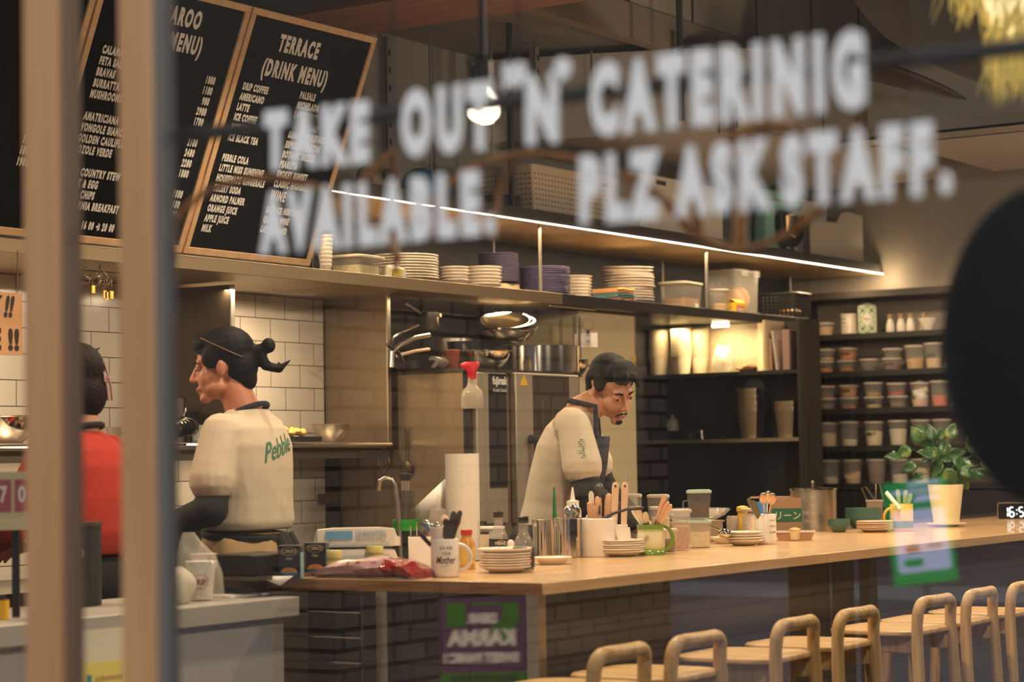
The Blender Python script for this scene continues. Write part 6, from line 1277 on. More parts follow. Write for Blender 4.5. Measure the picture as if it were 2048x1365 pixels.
HEAD = [('e', (0, -.012, .035), (.075, .094, .087)), ('e', (0, .026, -.03), (.060, .062, .078)), ('e', (0, .066, -.098), (.026, .022, .020)), ('e', (.036, .046, -.032), (.027, .030, .036)), ('e', (-.036, .046, -.032), (.027, .030, .036)),
        ('e', (0, .070, .022), (.050, .018, .016)), ('c', (0, .086, .010), (0, .107, -.032), .007, .0115), ('e', (.011, .096, -.037), (.008, .009, .007)), ('e', (-.011, .096, -.037), (.008, .009, .007)),
        ('e', (0, .088, -.066), (.021, .009, .006)), ('e', (0, .085, -.077), (.018, .009, .006)), ('e', (.074, -.010, -.010), (.008, .017, .028), (0, .2, -.3)), ('e', (-.074, -.010, -.010), (.008, .017, .028), (0, -.2, .3)),
        ('e', (.048, .02, -.068), (.018, .035, .022)), ('e', (-.048, .02, -.068), (.018, .035, .022))]
def hand(wrist, d, palm_n, s=1.0, curl=.5, side=1):
    """palm, thumb and four unequal bent fingers"""
    d = Vector(d).normalized(); n = Vector(palm_n); n = (n-d*n.dot(d)).normalized(); w = d.cross(n)*side; o = Vector(wrist); out = []
    out.append(('c', o+d*.02*s, o+d*.075*s, .024*s, .026*s)); out += [('c', o+d*.03*s+w*q*s, o+d*.082*s+w*q*1.35*s, .014*s, .0115*s) for q in (-.022, .022)]
    for q, L in ((-.031, .060), (-.011, .074), (.010, .080), (.030, .070)):
        a = o+d*.086*s+w*q*s; d1 = (d+n*curl*.6).normalized(); b = a+d1*L*.5*s; d2 = (d+n*curl*1.8).normalized(); c = b+d2*L*.5*s; out += [('c', a, b, .0088*s, .0082*s), ('c', b, c, .0082*s, .0068*s)]
    a = o+d*.03*s+w*.026*s; b = a+(d*.6+w*.8+n*.3).normalized()*.038*s; c = b+(d*.9+w*.25+n*.5).normalized()*.032*s; return out+[('c', a, b, .0125*s, .010*s), ('c', b, c, .010*s, .0078*s)]
SKIN = mat('skin', (.50, .245, .14), .5, noise=.08, nscale=18); SKINR = mat('skin_ruddy', (.50, .20, .11), .5, noise=.08, nscale=18)
HAIR = mat('hair_black', (.003, .0025, .002), .6, spec=.2, bump=.4, bscale=160)
TEE = mat('tee_cream', (.54, .46, .345), .95, noise=.06, nscale=9, bump=.5, bscale=11)
SLV = mat('sleeve_black', (.010, .0095, .010), .85); NAVYC = mat('apron_navy', (.016, .020, .036), .85, noise=.15, nscale=40); TROU = mat('trousers_black', (.012, .011, .011), .9)
INKG = mat('print_jade', (.10, .36, .22), .8)
def project(o, target, d, off=.0025, flip=False):
    bv = BVHTree.FromPolygons([v.co for v in target.data.vertices], [tuple(p.vertices) for p in target.data.polygons]); d = Vector(d).normalized()
    for v in o.data.vertices:
        h = bv.ray_cast(v.co-d*.5, d)
        if h[0]: v.co = h[0]-d*off
def fine(mb, lim=.012):
    """split long edges so that a print can follow folds"""
    import bmesh
    bm = bmesh.new(); vs = [bm.verts.new(v) for v in mb.v]
    for f in mb.f:
        try: bm.faces.new([vs[i] for i in f])
        except ValueError: pass
    bmesh.ops.triangulate(bm, faces=bm.faces)
    for _ in range(3):
        es = [e for e in bm.edges if e.calc_length() > lim]
        if not es: break
        bmesh.ops.subdivide_edges(bm, edges=es, cuts=1); bmesh.ops.triangulate(bm, faces=bm.faces)
    bm.verts.index_update(); out = MB(); out.v = [tuple(v.co) for v in bm.verts]; out.f = [tuple(v.index for v in f.verts) for f in bm.faces]; out.mi = [0]*len(out.f); bm.free(); return out
def face_parts(HM, t, look=0, brow=.6, beard=False, lids=.5):
    for s in (-1, 1):
        e = ob('eye', MB().ell((0, 0, 0), (.0125, .0115, .0085), 14, M=HM @ Matrix.Translation((s*.031, .073, .002))), mat('eye_white', (.45, .38, .33), .3), t)
        ob('iris', MB().ell((0, 0, 0), (.0058, .003, .0058), 12, M=HM @ Matrix.Translation((s*.031+look, .0835, -.001))), BLACKG, e)
        ob('eyelid', MB().ell((0, 0, 0), (.0155, .0125, .0105), 14, M=HM @ Matrix.Translation((s*.031, .0728, .0075))), SKIN, t)
        ob('eyebrow', MB().tube([HM @ Vector((s*x, y, z)) for x, y, z in ((.014, .0885, .021), (.028, .0868, .0265), (.045, .076, .023))], [.004, .0042, .002], 6), HAIR, t)
    ob('mouth', MB().tube([HM @ Vector((x, .0965-abs(x)*.25, -.0715+abs(x)*.05)) for x in (-.019, -.01, 0, .01, .019)], [.001, .0022, .0026, .0022, .001], 6), mat('lip', (.32, .10, .07), .5), t)
    if beard:
        for s in (-1, 1): ob('moustache', MB().tube([HM @ Vector((s*x, y, z)) for x, y, z in ((.003, .1005, -.0535), (.014, .097, -.056), (.023, .088, -.064), (.026, .082, -.074))], [.0035, .0042, .003, .0012], 6), HAIR, t)
        ob('goatee', MB().ell((0, 0, 0), (.016, .008, .010), 12, M=HM @ Matrix.Translation((0, .083, -.098))), HAIR, t)
# ---------------------------------------------------------------- the cook with the hair bun, seen from behind
q = PD(484, 900, 7.45); t = thing('person', 'cook with black hair bun in a cream T-shirt printed Pebble, seen from behind', 'person', (q.x, q.y, 0), .20)
HM = Matrix.Translation((-.035, .055, 1.63)) @ Euler((-.10, 0, .32)).to_matrix().to_4x4()
EL, WR = Vector((-.235, -.01, 1.15)), Vector((-.22, .24, 1.06)); ER, WRR = Vector((.27, .05, 1.16)), Vector((.16, .30, 1.12))
body = xf(HM, HEAD)+[('c', HM @ Vector((0, -.028, -.06)), (0, -.02, 1.45), .054, .064), ('c', (-.165, -.01, 1.39), EL, .042, .040), ('c', EL, WR, .041, .028), ('c', (.165, -.01, 1.39), ER, .042, .040), ('c', ER, WRR, .041, .028),
        ('c', (-.10, -.01, 1.39), (.10, -.01, 1.39), .07, .07), ('c', (0, -.01, 1.33), (0, 0, 1.0), .10, .10), ('c', (-.09, 0, .95), (-.10, .01, .5), .085, .06), ('c', (.09, 0, .95), (.10, .01, .5), .085, .06), ('c', (-.10, .01, .5), (-.10, -.02, .08), .055, .04), ('c', (.10, .01, .5), (.10, -.02, .08), .055, .04),
        ('c', (-.10, -.02, .05), (-.11, .15, .035), .04, .033), ('c', (.10, -.02, .05), (.11, .15, .035), .04, .033)]+hand(WR, (.15, .9, -.25), (.6, .1, -.7), 1, .7, -1)+hand(WRR, (-.3, .9, -.2), (-.6, .1, -.7), 1, .7, 1)
ob_ = blob('body', body, .0055, SKINR, t, 3)
face_parts(HM, t)
hair = xf(HM, [('e', (0, -.022, .052), (.084, .100, .088)), ('e', (0, -.065, .0), (.074, .060, .075)), ('e', (0, .045, .085), (.062, .050, .042)), ('e', (0, -.085, -.045), (.052, .032, .045)), ('e', (-.066, .020, .030), (.016, .036, .036)), ('e', (.066, .020, .030), (.016, .036, .036)), ('c', (0, -.10, .035), (0, -.150, .045), .03, .02), ('e', (0, -.168, .055), (.026, .024, .027)), ('c', (0, -.135, .03), (0, -.150, -.012), .02, .018), ('c', (0, -.150, -.012), (0, -.195, -.030), .018, .014), ('c', (0, -.195, -.030), (0, -.235, -.005), .013, .004), ('c', (0, -.19, -.03), (0, -.205, .015), .006, .002)])
ob_h = blob('hair', hair, .005, HAIR, t, 2)
ob('hair_band', MB().tube([HM @ Vector((.087*math.cos(a), -.022+.103*math.sin(a)*.9, .06+.055*math.sin(a))) for a in [2*PI*i/28 for i in range(28)]], .0022, 6, closed=True), mat('band_brown', (.20, .10, .05), .5), t)
tee = [('l', [((.0, -.015, 1.075), .178, .135, 0), ((0, -.018, 1.10), .188, .142, 0), ((0, -.02, 1.18), .182, .136, 0), ((0, -.02, 1.28), .188, .136, 0), ((0, -.02, 1.36), .192, .132, 0), ((0, -.02, 1.42), .175, .112, 0), ((0, -.022, 1.455), .12, .085, 0), ((0, -.026, 1.485), .075, .062, 0)]),
       ('c', (-.14, -.015, 1.395), (.14, -.015, 1.395), .074, .074), ('c', (-.165, -.01, 1.405), (-.222, -.008, 1.245), .066, .078), ('c', (.165, -.01, 1.405), (.24, .018, 1.255), .066, .078)]
tee_o = blob('t_shirt', tee, .006, TEE, t, 5)
for a, b, c in ((Vector((-.165, -.01, 1.40)), EL, WR), (Vector((.165, -.01, 1.40)), ER, WRR)): blob('sleeve', [('c', a, b, .055, .056), ('c', b, b+(c-b)*.82, .054, .042), ('e', b, (.060, .060, .060))], .006, SLV, t, 3)
ob('lanyard', MB().tube([(.075*math.sin(a)+.0, -.022-.066*math.cos(a), 1.475+.028*math.cos(a)) for a in [-2.1+4.2*i/20 for i in range(21)]], .010, 8), NAVYC, t, label='navy apron neck strap')
ob('waist_tie', MB().tube([(.165*math.cos(a), -.01+.125*math.sin(a), 1.055+.01*math.sin(a)) for a in [2*PI*i/28 for i in range(28)]], .016, 8, closed=True), SLV, t)
rings = []
for z, w, d in ((1.065, .165, .12), (1.03, .185, .135), (.98, .20, .15), (.955, .205, .155)):
    rings.append([(w*(1+.05*math.sin(7*a+z*9))*math.cos(a), -.01+d*(1+.06*math.sin(9*a))*math.sin(a), z) for a in [2*PI*i/40 for i in range(40)]])
ob('shirt_tail', MB().loft(rings), mat('tail_beige', (.42, .29, .14), .95), t, smooth=60)
for x0, x1 in ((.02, .035), (.06, .085), (-.01, -.02)): ob('apron_tie', MB().tube([(x0, -.145, 1.06), (x0*1.05, -.165, 1.02), (x1, -.17, .95), (x1*1.1, -.165, .88)], [.016, .018, .018, .014], 8), SLV, t)
blob('trousers', [('e', (0, 0, .95), (.165, .125, .09)), ('c', (-.09, 0, .92), (-.10, .01, .5), .098, .07), ('c', (.09, 0, .92), (.10, .01, .5), .098, .07), ('c', (-.10, .01, .5), (-.10, -.02, .1), .07, .06), ('c', (.10, .01, .5), (.10, -.02, .1), .07, .06)], .008, TROU, t, 3)
g = fine(text_mb('Pebble', .1, shear=.25, sx=1, bold=.0006), .012); x0 = min(v[0] for v in g.v); x1 = max(v[0] for v in g.v)
g.v = [(-.10+(x-x0)/(x1-x0)*.175, -.3, 1.30+y*.95+.22*((x-x0)/(x1-x0)*.20)) for x, y, z in g.v]; o = ob('back_print', g, INKG, t, smooth=0); project(o, tee_o, (0, 1, 0))
# ---------------------------------------------------------------- the stooping cook
t = thing('person', 'cook with short black hair and moustache stooping over the counter in a cream T-shirt', 'person', (7.43, 4.70, 0), PI+.50)
hp = PD(1222, 779, 8.66); L2 = Matrix.Rotation(-PI-.50, 4, 'Z') @ Matrix.Translation((-7.43, -4.70, 0)); hc = L2 @ hp
HM = Matrix.Translation(hc) @ Euler((-.50, .12, -.88)).to_matrix().to_4x4() @ Matrix.Diagonal((1.06, 1.06, 1.06, 1))
NB = hc+Vector((.02, -.120, -.088)); SR, SL = NB+Vector((.165, -.02, -.055)), NB+Vector((-.165, -.01, -.055))
ERt, WRt = SR+Vector((.05, .05, -.26)), Vector((.07, .33, 1.02)); ELt, WLt = SL+Vector((-.05, .08, -.25)), Vector((-.12, .35, 1.02))
CH2 = (NB+Vector((0, .0, -.14))); PV = Vector((.0, -.02, .95))
body = xf(HM, HEAD)+[('c', HM @ Vector((0, -.03, -.05)), NB, .055, .066), ('c', SR, ERt, .05, .042), ('c', ERt, WRt, .041, .028), ('c', SL, ELt, .05, .042), ('c', ELt, WLt, .041, .028), ('c', SL+Vector((.07, -.02, 0)), SR-Vector((.07, .02, 0)), .07, .07), ('c', CH2+Vector((0, -.05, 0)), PV+Vector((0, -.03, 0)), .075, .075),
        ('c', PV+Vector((-.09, 0, -.02)), (-.10, .02, .5), .085, .06), ('c', PV+Vector((.09, 0, -.02)), (.12, .02, .5), .085, .06), ('c', (-.10, .02, .5), (-.10, -.02, .08), .055, .04), ('c', (.12, .02, .5), (.12, -.02, .08), .055, .04), ('c', (-.10, -.02, .05), (-.11, .15, .035), .04, .033), ('c', (.12, -.02, .05), (.13, .15, .035), .04, .033)]+hand(WRt, (-.25, .95, -.1), (-.3, 0, -1), 1, .6, 1)+hand(WLt, (.25, .95, -.1), (.3, 0, -1), 1, .6, -1)
blob('body', body, .0055, SKIN, t, 3)
face_parts(HM, t, beard=True)
hair = xf(HM, [('e', (0, -.022, .058), (.080, .096, .080)), ('e', (0, -.070, .012), (.070, .050, .070)), ('e', (0, .035, .098), (.066, .056, .040)), ('e', (0.02, .075, .088), (.045, .028, .032)), ('e', (.069, .005, .035), (.012, .034, .036)), ('e', (-.069, .005, .035), (.012, .034, .036)), ('e', (0, -.085, -.03), (.052, .026, .04)), ('c', (-.03, .08, .09), (-.055, .088, .045), .016, .006), ('c', (-.05, .06, .085), (-.068, .062, .04), .016, .006)]+[('c', (.02, .085, .10), (.03, .108, .075), .016, .007), ('c', (-.01, .088, .10), (-.02, .112, .082), .015, .006)])
blob('hair', hair, .005, HAIR, t, 2)
ax = (NB-PV); tl = -math.atan2(ax.y, ax.z); nb = Vector((0, -.008, 0)); ring = lambda f, w, d, k=0, dz=0: (PV+ax*f+nb*(1+k)+Vector((0, 0, dz)), w, d, tl*min(1, .35+f))
tee = [('l', [ring(.06, .165, .12, .4), ring(.12, .18, .135, .4), ring(.30, .172, .130, .5), ring(.50, .178, .132, .7), ring(.70, .185, .130, .6), ring(.84, .172, .112, .4), ring(.93, .12, .085, .0), ring(1.01, .074, .062, -.3)]),
       ('c', SL+Vector((.02, -.01, 0)), SR-Vector((.02, .01, 0)), .072, .072), ('c', SR, SR+(ERt-SR)*.62+Vector((.004, 0, 0)), .066, .080), ('c', SL, SL+(ELt-SL)*.62, .066, .078)]
tee_o = blob('t_shirt', tee, .006, TEE, t, 5)
for a, b, c in ((SR, ERt, WRt), (SL, ELt, WLt)): blob('sleeve', [('c', a, b, .056, .058), ('c', b, b+(c-b)*.85, .054, .04), ('e', b, (.062, .062, .062))], .006, SLV, t, 3)
# apron: bib sheet hanging before the chest with straps to the neck
bib = []
for k in range(8):
    f = k/7; c = NB+(PV-NB)*f+Vector((0, .115+.03*math.sin(PI*f), -.10*(1-f))); w = .10+.09*min(1, f*1.6)
    bib.append([c+Vector((w*s, -abs(s)**2*.05, 0)) for s in (-1, -.6, -.2, .2, .6, 1)])
mb = MB(); mb.v = [tuple(p) for r_ in bib for p in r_]; mb.f = [(j*6+i, j*6+i+1, (j+1)*6+i+1, (j+1)*6+i) for j in range(7) for i in range(5)]; mb.mi = [0]*len(mb.f)
o = ob('apron_bib', mb, NAVYC, t, smooth=60); o.modifiers.new('thick', 'SOLIDIFY').thickness = .006
ob('apron_strap', MB().tube([bib[0][0], NB+Vector((-.07, .06, .02)), NB+Vector((-.055, -.045, .045)), NB+Vector((.055, -.045, .045)), NB+Vector((.07, .06, .02)), bib[0][5]], .011, 8), NAVYC, t)
blob('apron_skirt', [('e', PV+Vector((0, .03, -.06)), (.19, .14, .14)), ('e', PV+Vector((0, .05, -.30)), (.20, .13, .22)), ('e', PV+Vector((.05, -.03, .03)), (.185, .13, .09))], .008, SLV, t, 3)
blob('trousers', [('e', PV, (.165, .125, .09)), ('c', PV+Vector((-.09, 0, -.03)), (-.10, .02, .5), .098, .07), ('c', PV+Vector((.09, 0, -.03)), (.12, .02, .5), .098, .07), ('c', (-.10, .02, .5), (-.10, -.02, .1), .07, .06), ('c', (.12, .02, .5), (.12, -.02, .1), .07, .06)], .008, TROU, t, 3)
rg = random.Random(3); g = MB()
for k in range(9):
    for j in range(4): y, z = rg.uniform(-.012, .012), -.0085*k; (g.box((-.4, y-.006, z), (-.399, y+.006, z+.0016)) if j % 2 else g.box((-.4, y-.001, z-.003), (-.399, y+.001, z+.004)))
c = SR+(ERt-SR)*.30; g.v = [(v[0]+1.0, v[1]+c.y+.02, v[2]+c.z+.02) for v in g.v]; g = fine(g, .006); o = ob('sleeve_print', g, INKG, t, smooth=0); project(o, tee_o, (-1, 0, 0), .003)
# ---------------------------------------------------------------- the person in red between the posts
q = PD(158, 900, 6.95); t = thing('person', 'person in a red sweatshirt with a hair clip, seen between the wooden posts', 'person', (q.x, q.y, 0), .1)
HM = Matrix.Translation((.0, .03, 1.56)) @ Euler((-.15, 0, .1)).to_matrix().to_4x4() @ Matrix.Diagonal((.95, .95, .95, 1))
EL, WR = Vector((-.25, .06, 1.12)), Vector((-.12, .28, 1.05)); ER, WRR = Vector((.25, .06, 1.12)), Vector((.12, .28, 1.05))
body = xf(HM, HEAD)+[('c', HM @ Vector((0, -.028, -.06)), (0, -.02, 1.38), .045, .055), ('c', (-.15, 0, 1.35), EL, .042, .036), ('c', EL, WR, .035, .024), ('c', (.15, 0, 1.35), ER, .042, .036), ('c', ER, WRR, .035, .024), ('c', (-.08, 0, 1.32), (.08, 0, 1.32), .06, .06), ('c', (0, 0, 1.28), (0, 0, .95), .09, .09), ('c', (-.09, 0, .9), (-.09, 0, .48), .085, .055), ('c', (.09, 0, .9), (.09, 0, .48), .085, .055), ('c', (-.09, 0, .48), (-.09, -.02, .08), .05, .038), ('c', (.09, 0, .48), (.09, -.02, .08), .05, .038), ('c', (-.09, -.02, .05), (-.1, .14, .035), .038, .03), ('c', (.09, -.02, .05), (.1, .14, .035), .038, .03)]+hand(WR, (.3, .9, -.2), (.5, 0, -.8), .9, .6, -1)+hand(WRR, (-.3, .9, -.2), (-.5, 0, -.8), .9, .6, 1)
blob('body', body, .006, SKIN, t, 3); face_parts(HM, t)
HR2 = mat('hair_dark_brown', (.008, .004, .0035), .6, spec=.2, bump=.4, bscale=160)
blob('hair', xf(HM, [('e', (0, -.02, .045), (.086, .104, .094)), ('e', (0, -.05, -.03), (.080, .068, .09)), ('c', (.06, -.03, -.05), (.062, -.03, -.13), .025, .012), ('c', (-.06, -.03, -.05), (-.062, -.03, -.13), .025, .012), ('c', (.03, -.07, .1), (.07, -.09, .115), .01, .003)]), .006, HR2, t, 2)
CLP = mat('clip_pink', (.42, .20, .20), .25)
for k, x in enumerate((.012, .036)): ob('hair_clip', MB().tube([HM @ Vector((x+.004*j, -.115-.006*math.sin(j*.6), .06-.022*j)) for j in range(7)], .0035, 6), CLP, t)
ob('hair_clip', MB().tube([HM @ Vector((.024+.013*math.cos(a), -.122, .0+.012*math.sin(a))) for a in [2*PI*i/4+PI/4 for i in range(4)]], .0032, 6, closed=True), CLP, t)
REDC = mat('sweat_red', (.36, .028, .014), .95, noise=.1, nscale=8, bump=.25, bscale=12)
blob('sweatshirt', [('l', [((0, -.01, 1.02), .175, .13, 0), ((0, -.012, 1.05), .185, .14, 0), ((0, -.012, 1.09), .20, .15, 0), ((0, -.012, 1.2), .195, .142, 0), ((0, -.012, 1.3), .185, .125, 0), ((0, -.012, 1.35), .165, .105, 0), ((0, -.014, 1.385), .11, .08, 0), ((0, -.016, 1.41), .066, .056, 0)]), ('c', (-.13, 0, 1.325), (.13, 0, 1.325), .068, .068), ('c', (-.15, 0, 1.34), EL, .064, .060), ('c', EL, EL+(WR-EL)*.85, .058, .045), ('c', (.15, 0, 1.34), ER, .064, .060), ('c', ER, ER+(WRR-ER)*.85, .058, .045)], .006, REDC, t, 5)
ob('apron_strap', MB().tube([(.062*math.cos(a), -.015+.062*math.sin(a), 1.42-.012*math.sin(a)) for a in [2*PI*i/24 for i in range(24)]], .010, 8, closed=True), SLV, t)
blob('trousers', [('e', (0, 0, .95), (.175, .135, .13)), ('c', (-.09, 0, .9), (-.09, 0, .48), .10, .075), ('c', (.09, 0, .9), (.09, 0, .48), .10, .075), ('c', (-.09, 0, .48), (-.09, -.02, .1), .07, .06), ('c', (.09, 0, .48), (.09, -.02, .1), .07, .06)], .008, TROU, t, 3)
# ================================================================ bar stools
def make_stool(label, loc, rot):
    t = thing('bar_stool', label, 'bar stool', loc, rot, 'bar stools along the counter')
    zr, yb, hw, r = .802, -.17, .139, .0195
    ob('backrest', MB().tube([(-(hw-.008-.034*(1-math.cos(a))), yb+.004-.006*math.sin(a), zr-.036+.036*math.sin(a)) for a in [PI/2*k/6 for k in range(7)]]+[(q*.055, yb-.018+.012*(abs(q)/2)**2, zr+.003) for q in (-1.4, -.7, 0, .7, 1.4)]+[(hw-.008-.034*(1-math.cos(a)), yb+.004-.006*math.sin(a), zr-.036+.036*math.sin(a)) for a in [PI/2*(6-k)/6 for k in range(7)]], r, 14), STOOLW, t, smooth=60)
    for s in (-1, 1):
        ob('leg', MB().tube([(s*(hw-.008), yb+.004, zr-.034), (s*(hw-.005), yb+.007, zr-.075), (s*hw, yb+.006, .66), (s*(hw+.008), yb-.006, .4), (s*(hw+.025), yb-.03, 0)], [r*1.01, r*.97, r*1.05, r*.95, r*.7], 14), STOOLL, t, smooth=60)
        ob('leg', MB().tube([(s*(hw-.02), .13, .689), (s*(hw-.012), .14, .4), (s*(hw+.005), .165, 0)], [r*1.05, r*.95, r*.7], 14), STOOLL, t, smooth=60)
    seat = MB()
    for z, s in ((.700, .97), (.704, 1), (.716, 1), (.721, .98), (.718, .8)): pass
    seat.loft([[(x*s, y*s-.0, z) for x, y in rrect(.345, .33, .075, 6)] for z, s in ((.690, .95), (.696, 1), (.706, 1), (.711, .97), (.7095, .8), (.7075, .5))])
    ob('seat', seat, STOOLW, t, smooth=50)
    for s in (-1, 1): ob('seat_rail', MB().box((s*(hw-.025)-.011, yb+.015, .635), (s*(hw-.025)+.011, .125, .6895)), STOOLL, t, bevel=.003)
    ob('seat_rail', MB().box((-hw+.03, .115, .635), (hw-.03, .135, .6895)), STOOLL, t); ob('footrest', MB().cyl((-hw+.01, .15, .24), (hw-.01, .15, .24), .011, n=12), STOOLL, t); ob('stretcher', MB().cyl((-hw-.006, -.185, .30), (hw+.006, -.185, .30), .010, n=12), STOOLL, t)
    return t
ords = ['nearest light oak bar stool, before the dark tiled counter end', 'second nearest light oak bar stool from the counter corner', 'third light oak bar stool from the counter corner', 'fourth light oak bar stool from the counter corner',
        'fifth light oak bar stool from the counter corner, under the plant', 'sixth light oak bar stool from the counter corner', 'seventh light oak bar stool, cut by the right edge of the photo']
st0 = None
for (px, rz), lab in zip(((1240, .02), (1396, -.02), (1592, .03), (1716, 0), (1874, -.03), (1963, .02), (2052, 0)), ords):
    p = P(px, 1280, Y=2.86); loc = (p.x, 3.03, 0)
    if not st0: st0 = make_stool(lab, loc, rz)
    else: copy_tree(st0, None, loc, rz, lab)
# ================================================================ left foreground: service counter things
ZV = .901
def vp(px, py): return P(px, py, Z=.9)
t = thing('takeaway_bag', 'clear plastic carrier bag holding a cup with a red round stamp', 'bag', (P(402, 1200, Y=4.30).x, 4.30, ZV), RIGHT); u = mpp(t.location)
ob('bag', MB().loft([[(x*sx_+dx, y*sx_*.55, z) for x, y in rrect(.115, .13, .03, 4)] for sx_, z, dx in ((.75, .0, .012), (1, .02, .01), (1.08, .08, .0), (.95, .13, -.012), (.5, .175, -.03), (.28, .20, -.035))], cap=False), mat('bag_clear', (.75, .70, .56), .15, alpha=.32, spec=1), t, smooth=50)
one('takeaway_cup', MB().lathe([(.001, 0), (.033, 0), (.044, .105), (.046, .107), (.046, .111), (.001, .112)], n=32), PAPER, 'white takeaway cup with a red round stamp inside the carrier bag', 'cup', Vector(t.location)+Vector((0, 0, .004)))
cpn = bpy.data.objects['takeaway_cup']; fa = facing(cpn.location); RDI = mat('stamp_red', (.45, .05, .03), .6)
ob('stamp_ring', MB().tube([(.0405*math.cos(fa+.55*math.cos(a)), .0405*math.sin(fa+.55*math.cos(a)), .052+.021*math.sin(a)) for a in [2*PI*i/28 for i in range(28)]], .0009, 5, closed=True), RDI, cpn)
wrapped(text('MELBY', Matrix.Identity(4), RDI, cpn, .02, bold=.0004), .0408, fa, .044, .015, .040)
q = vp(440, 1180); one('takeaway_cup', MB().lathe([(.001, 0), (.030, 0), (.040, .12), (.042, .122), (.042, .126), (.001, .127)], n=32), mat('cup_pink', (.60, .42, .34), .6), 'plain pinkish paper cup behind the clear carrier bag', 'cup', (P(408, 1200, Y=4.46).x, 4.46, ZV+.0))
one('white_bag', sack(.12, .10, .10, 51), mat('bag_cream', (.66, .60, .46), .4, alpha=.8), 'crumpled cream plastic bag on the service counter beside the right wooden post', 'bag', (P(352, 1200, Y=4.27).x, 4.27, ZV))
one('paper_stack', MB().box((-.16, -.05, 0), (.2, .05, .008)), PAPER, 'low pile of paper sheets along the service counter top', 'paper', (P(505, 1190, Y=4.33).x, 4.33, ZV))
# leaflet rack on the counter front
p = P(200, 1300, Y=4.10); u = mpp(p); t = thing('leaflet_rack', 'white leaflet rack with yellow cards fixed to the service counter front', 'leaflet rack', (p.x, 4.135, 0)); zt = P(200, 1262, Y=4.1).z
ob('back', MB().box((-.13, -.004, .35), (.14, 0, zt)), mat('rack_cream', (.66, .60, .44), .6), t); LAV = mat('pocket_white', (.56, .55, .58), .4)
for k, z in enumerate((zt-.17, zt-.31)):
    ob('pocket', MB().box((-.13, -.03, z-.04), (.14, -.026, z)), LAV, t); c = ob('yellow_card', MB().box((-.06, -.022, z-.03), (.13, -.018, z+.085-.02*k)), mat('card_yellow', (.74, .62, .14), .6), t)
    text('sidemenu' if k == 0 else 'MENU', frame((-.005, -.0225, z+.035-.012*k), (1, 0, 0), (0, 0, 1)), mat('card_ink', (.50, .20, .06), .7), c, .02, fit=(.10, .018)); ob('card_mark', MB().box((-.035, -.0225, z+.025-.012*k), (-.018, -.0215, z+.055-.012*k)), mat('card_teal', (.05, .25, .22), .6), c)
# price calendar, plywood sign and pan at the far left
p = P(30, 990, Y=4.3); u = mpp(p); t = thing('price_stand', 'cream framed number cards reading 7 0 at the far left', 'sign', p, RIGHT); FRC = mat('card_frame', (.66, .56, .32), .6)
ob('frame', MB().box((-50*u, .002, -48*u), (34*u, .012, 46*u)), FRC, t); ob('ledge', MB().box((-50*u, -.02, -70*u), (34*u, .012, -48*u)), FRC, t)
for k, (x, s) in enumerate(((-22*u, '7'), (14*u, '0'))):
    c = ob('number_card', MB().box((x-14*u, -.001, -34*u), (x+14*u, .001, 30*u)), mat('card_plum', (.42, .10, .12), .6), t); text(s, frame((x-8*u, -.0015, -16*u), (1, 0, 0), (0, 0, 1)), PAPER, c, .02, fit=(15*u, 34*u), bold=.0008)
ob('leg', MB().box((-.01, .002, .902-p.z), (.01, .012, -70*u)), BLACK, t)
p = P(20, 648, Y=5.4); u = mpp(p); t = thing('plywood_sign', 'rough plywood sign with black stencilled letters at the far left', 'sign', p); ob('board', MB().box((-.30, 0, -.105), (.055, .01, .105)), mat('ply_knotty', (.60, .33, .16), .8, noise=.35, nscale=9), t)
text('TASTY !!', frame((-.28, -.001, .02), (1, 0, 0), (0, 0, 1)), mat('stencil_black', (.03, .025, .02), .8), t, .05, fit=(.30, .075), bold=.002, shear=.25); text('HERE !!', frame((-.28, -.001, -.09), (1, 0, 0), (0, 0, 1)), MATS['stencil_black'], t, .05, fit=(.32, .075), bold=.002)
ob('wire', MB().cyl((-.2, .005, .1), (-.2, .005, 2.03-p.z), .002, n=6).cyl((.04, .005, .1), (.04, .005, 2.03-p.z), .002, n=6), DSTEEL, t)
p = P(8, 770, Y=5.9); one('steel_wok', mixbowl(.11, .1), POLISH, 'bright round steel pan on the wall shelf at the far left', 'pan', (p.x, 5.88, ZW))
p = P(195, 1120, Y=4.5); u = mpp(p); t = thing('black_canister', 'black canister marked 1 03 before the person in red', 'canister', (p.x-.085, 4.52, ZV)); hh = P(180, 1052, Y=4.5).z-ZV; ob('body', MB().cyl((0, 0, 0), (0, 0, hh), .085, n=36), BLACK, t); ob('lid', MB().cyl((0, 0, hh), (0, 0, hh+.012), .088, n=36), DSTEEL, t)
fa = facing(Vector((p.x-.085, 4.52, 0))); wrapped(text('1 03', Matrix.Identity(4), CREAM, t, .02), .0855, fa+.1, hh*.62, .022, .06)
p = P(3, 1215, Y=4.3); t = thing('yellow_dispenser', 'small yellow bottle on the service counter at the left edge', 'bottle', (p.x, 4.3, ZV)); ob('bottle', MB().cyl((0, 0, 0), (0, 0, .05), .02, n=20), mat('dispenser_yellow', (.75, .42, .02), .4), t); ob('cap', MB().cyl((0, 0, .05), (0, 0, .062), .012, n=16), BLACK, t)
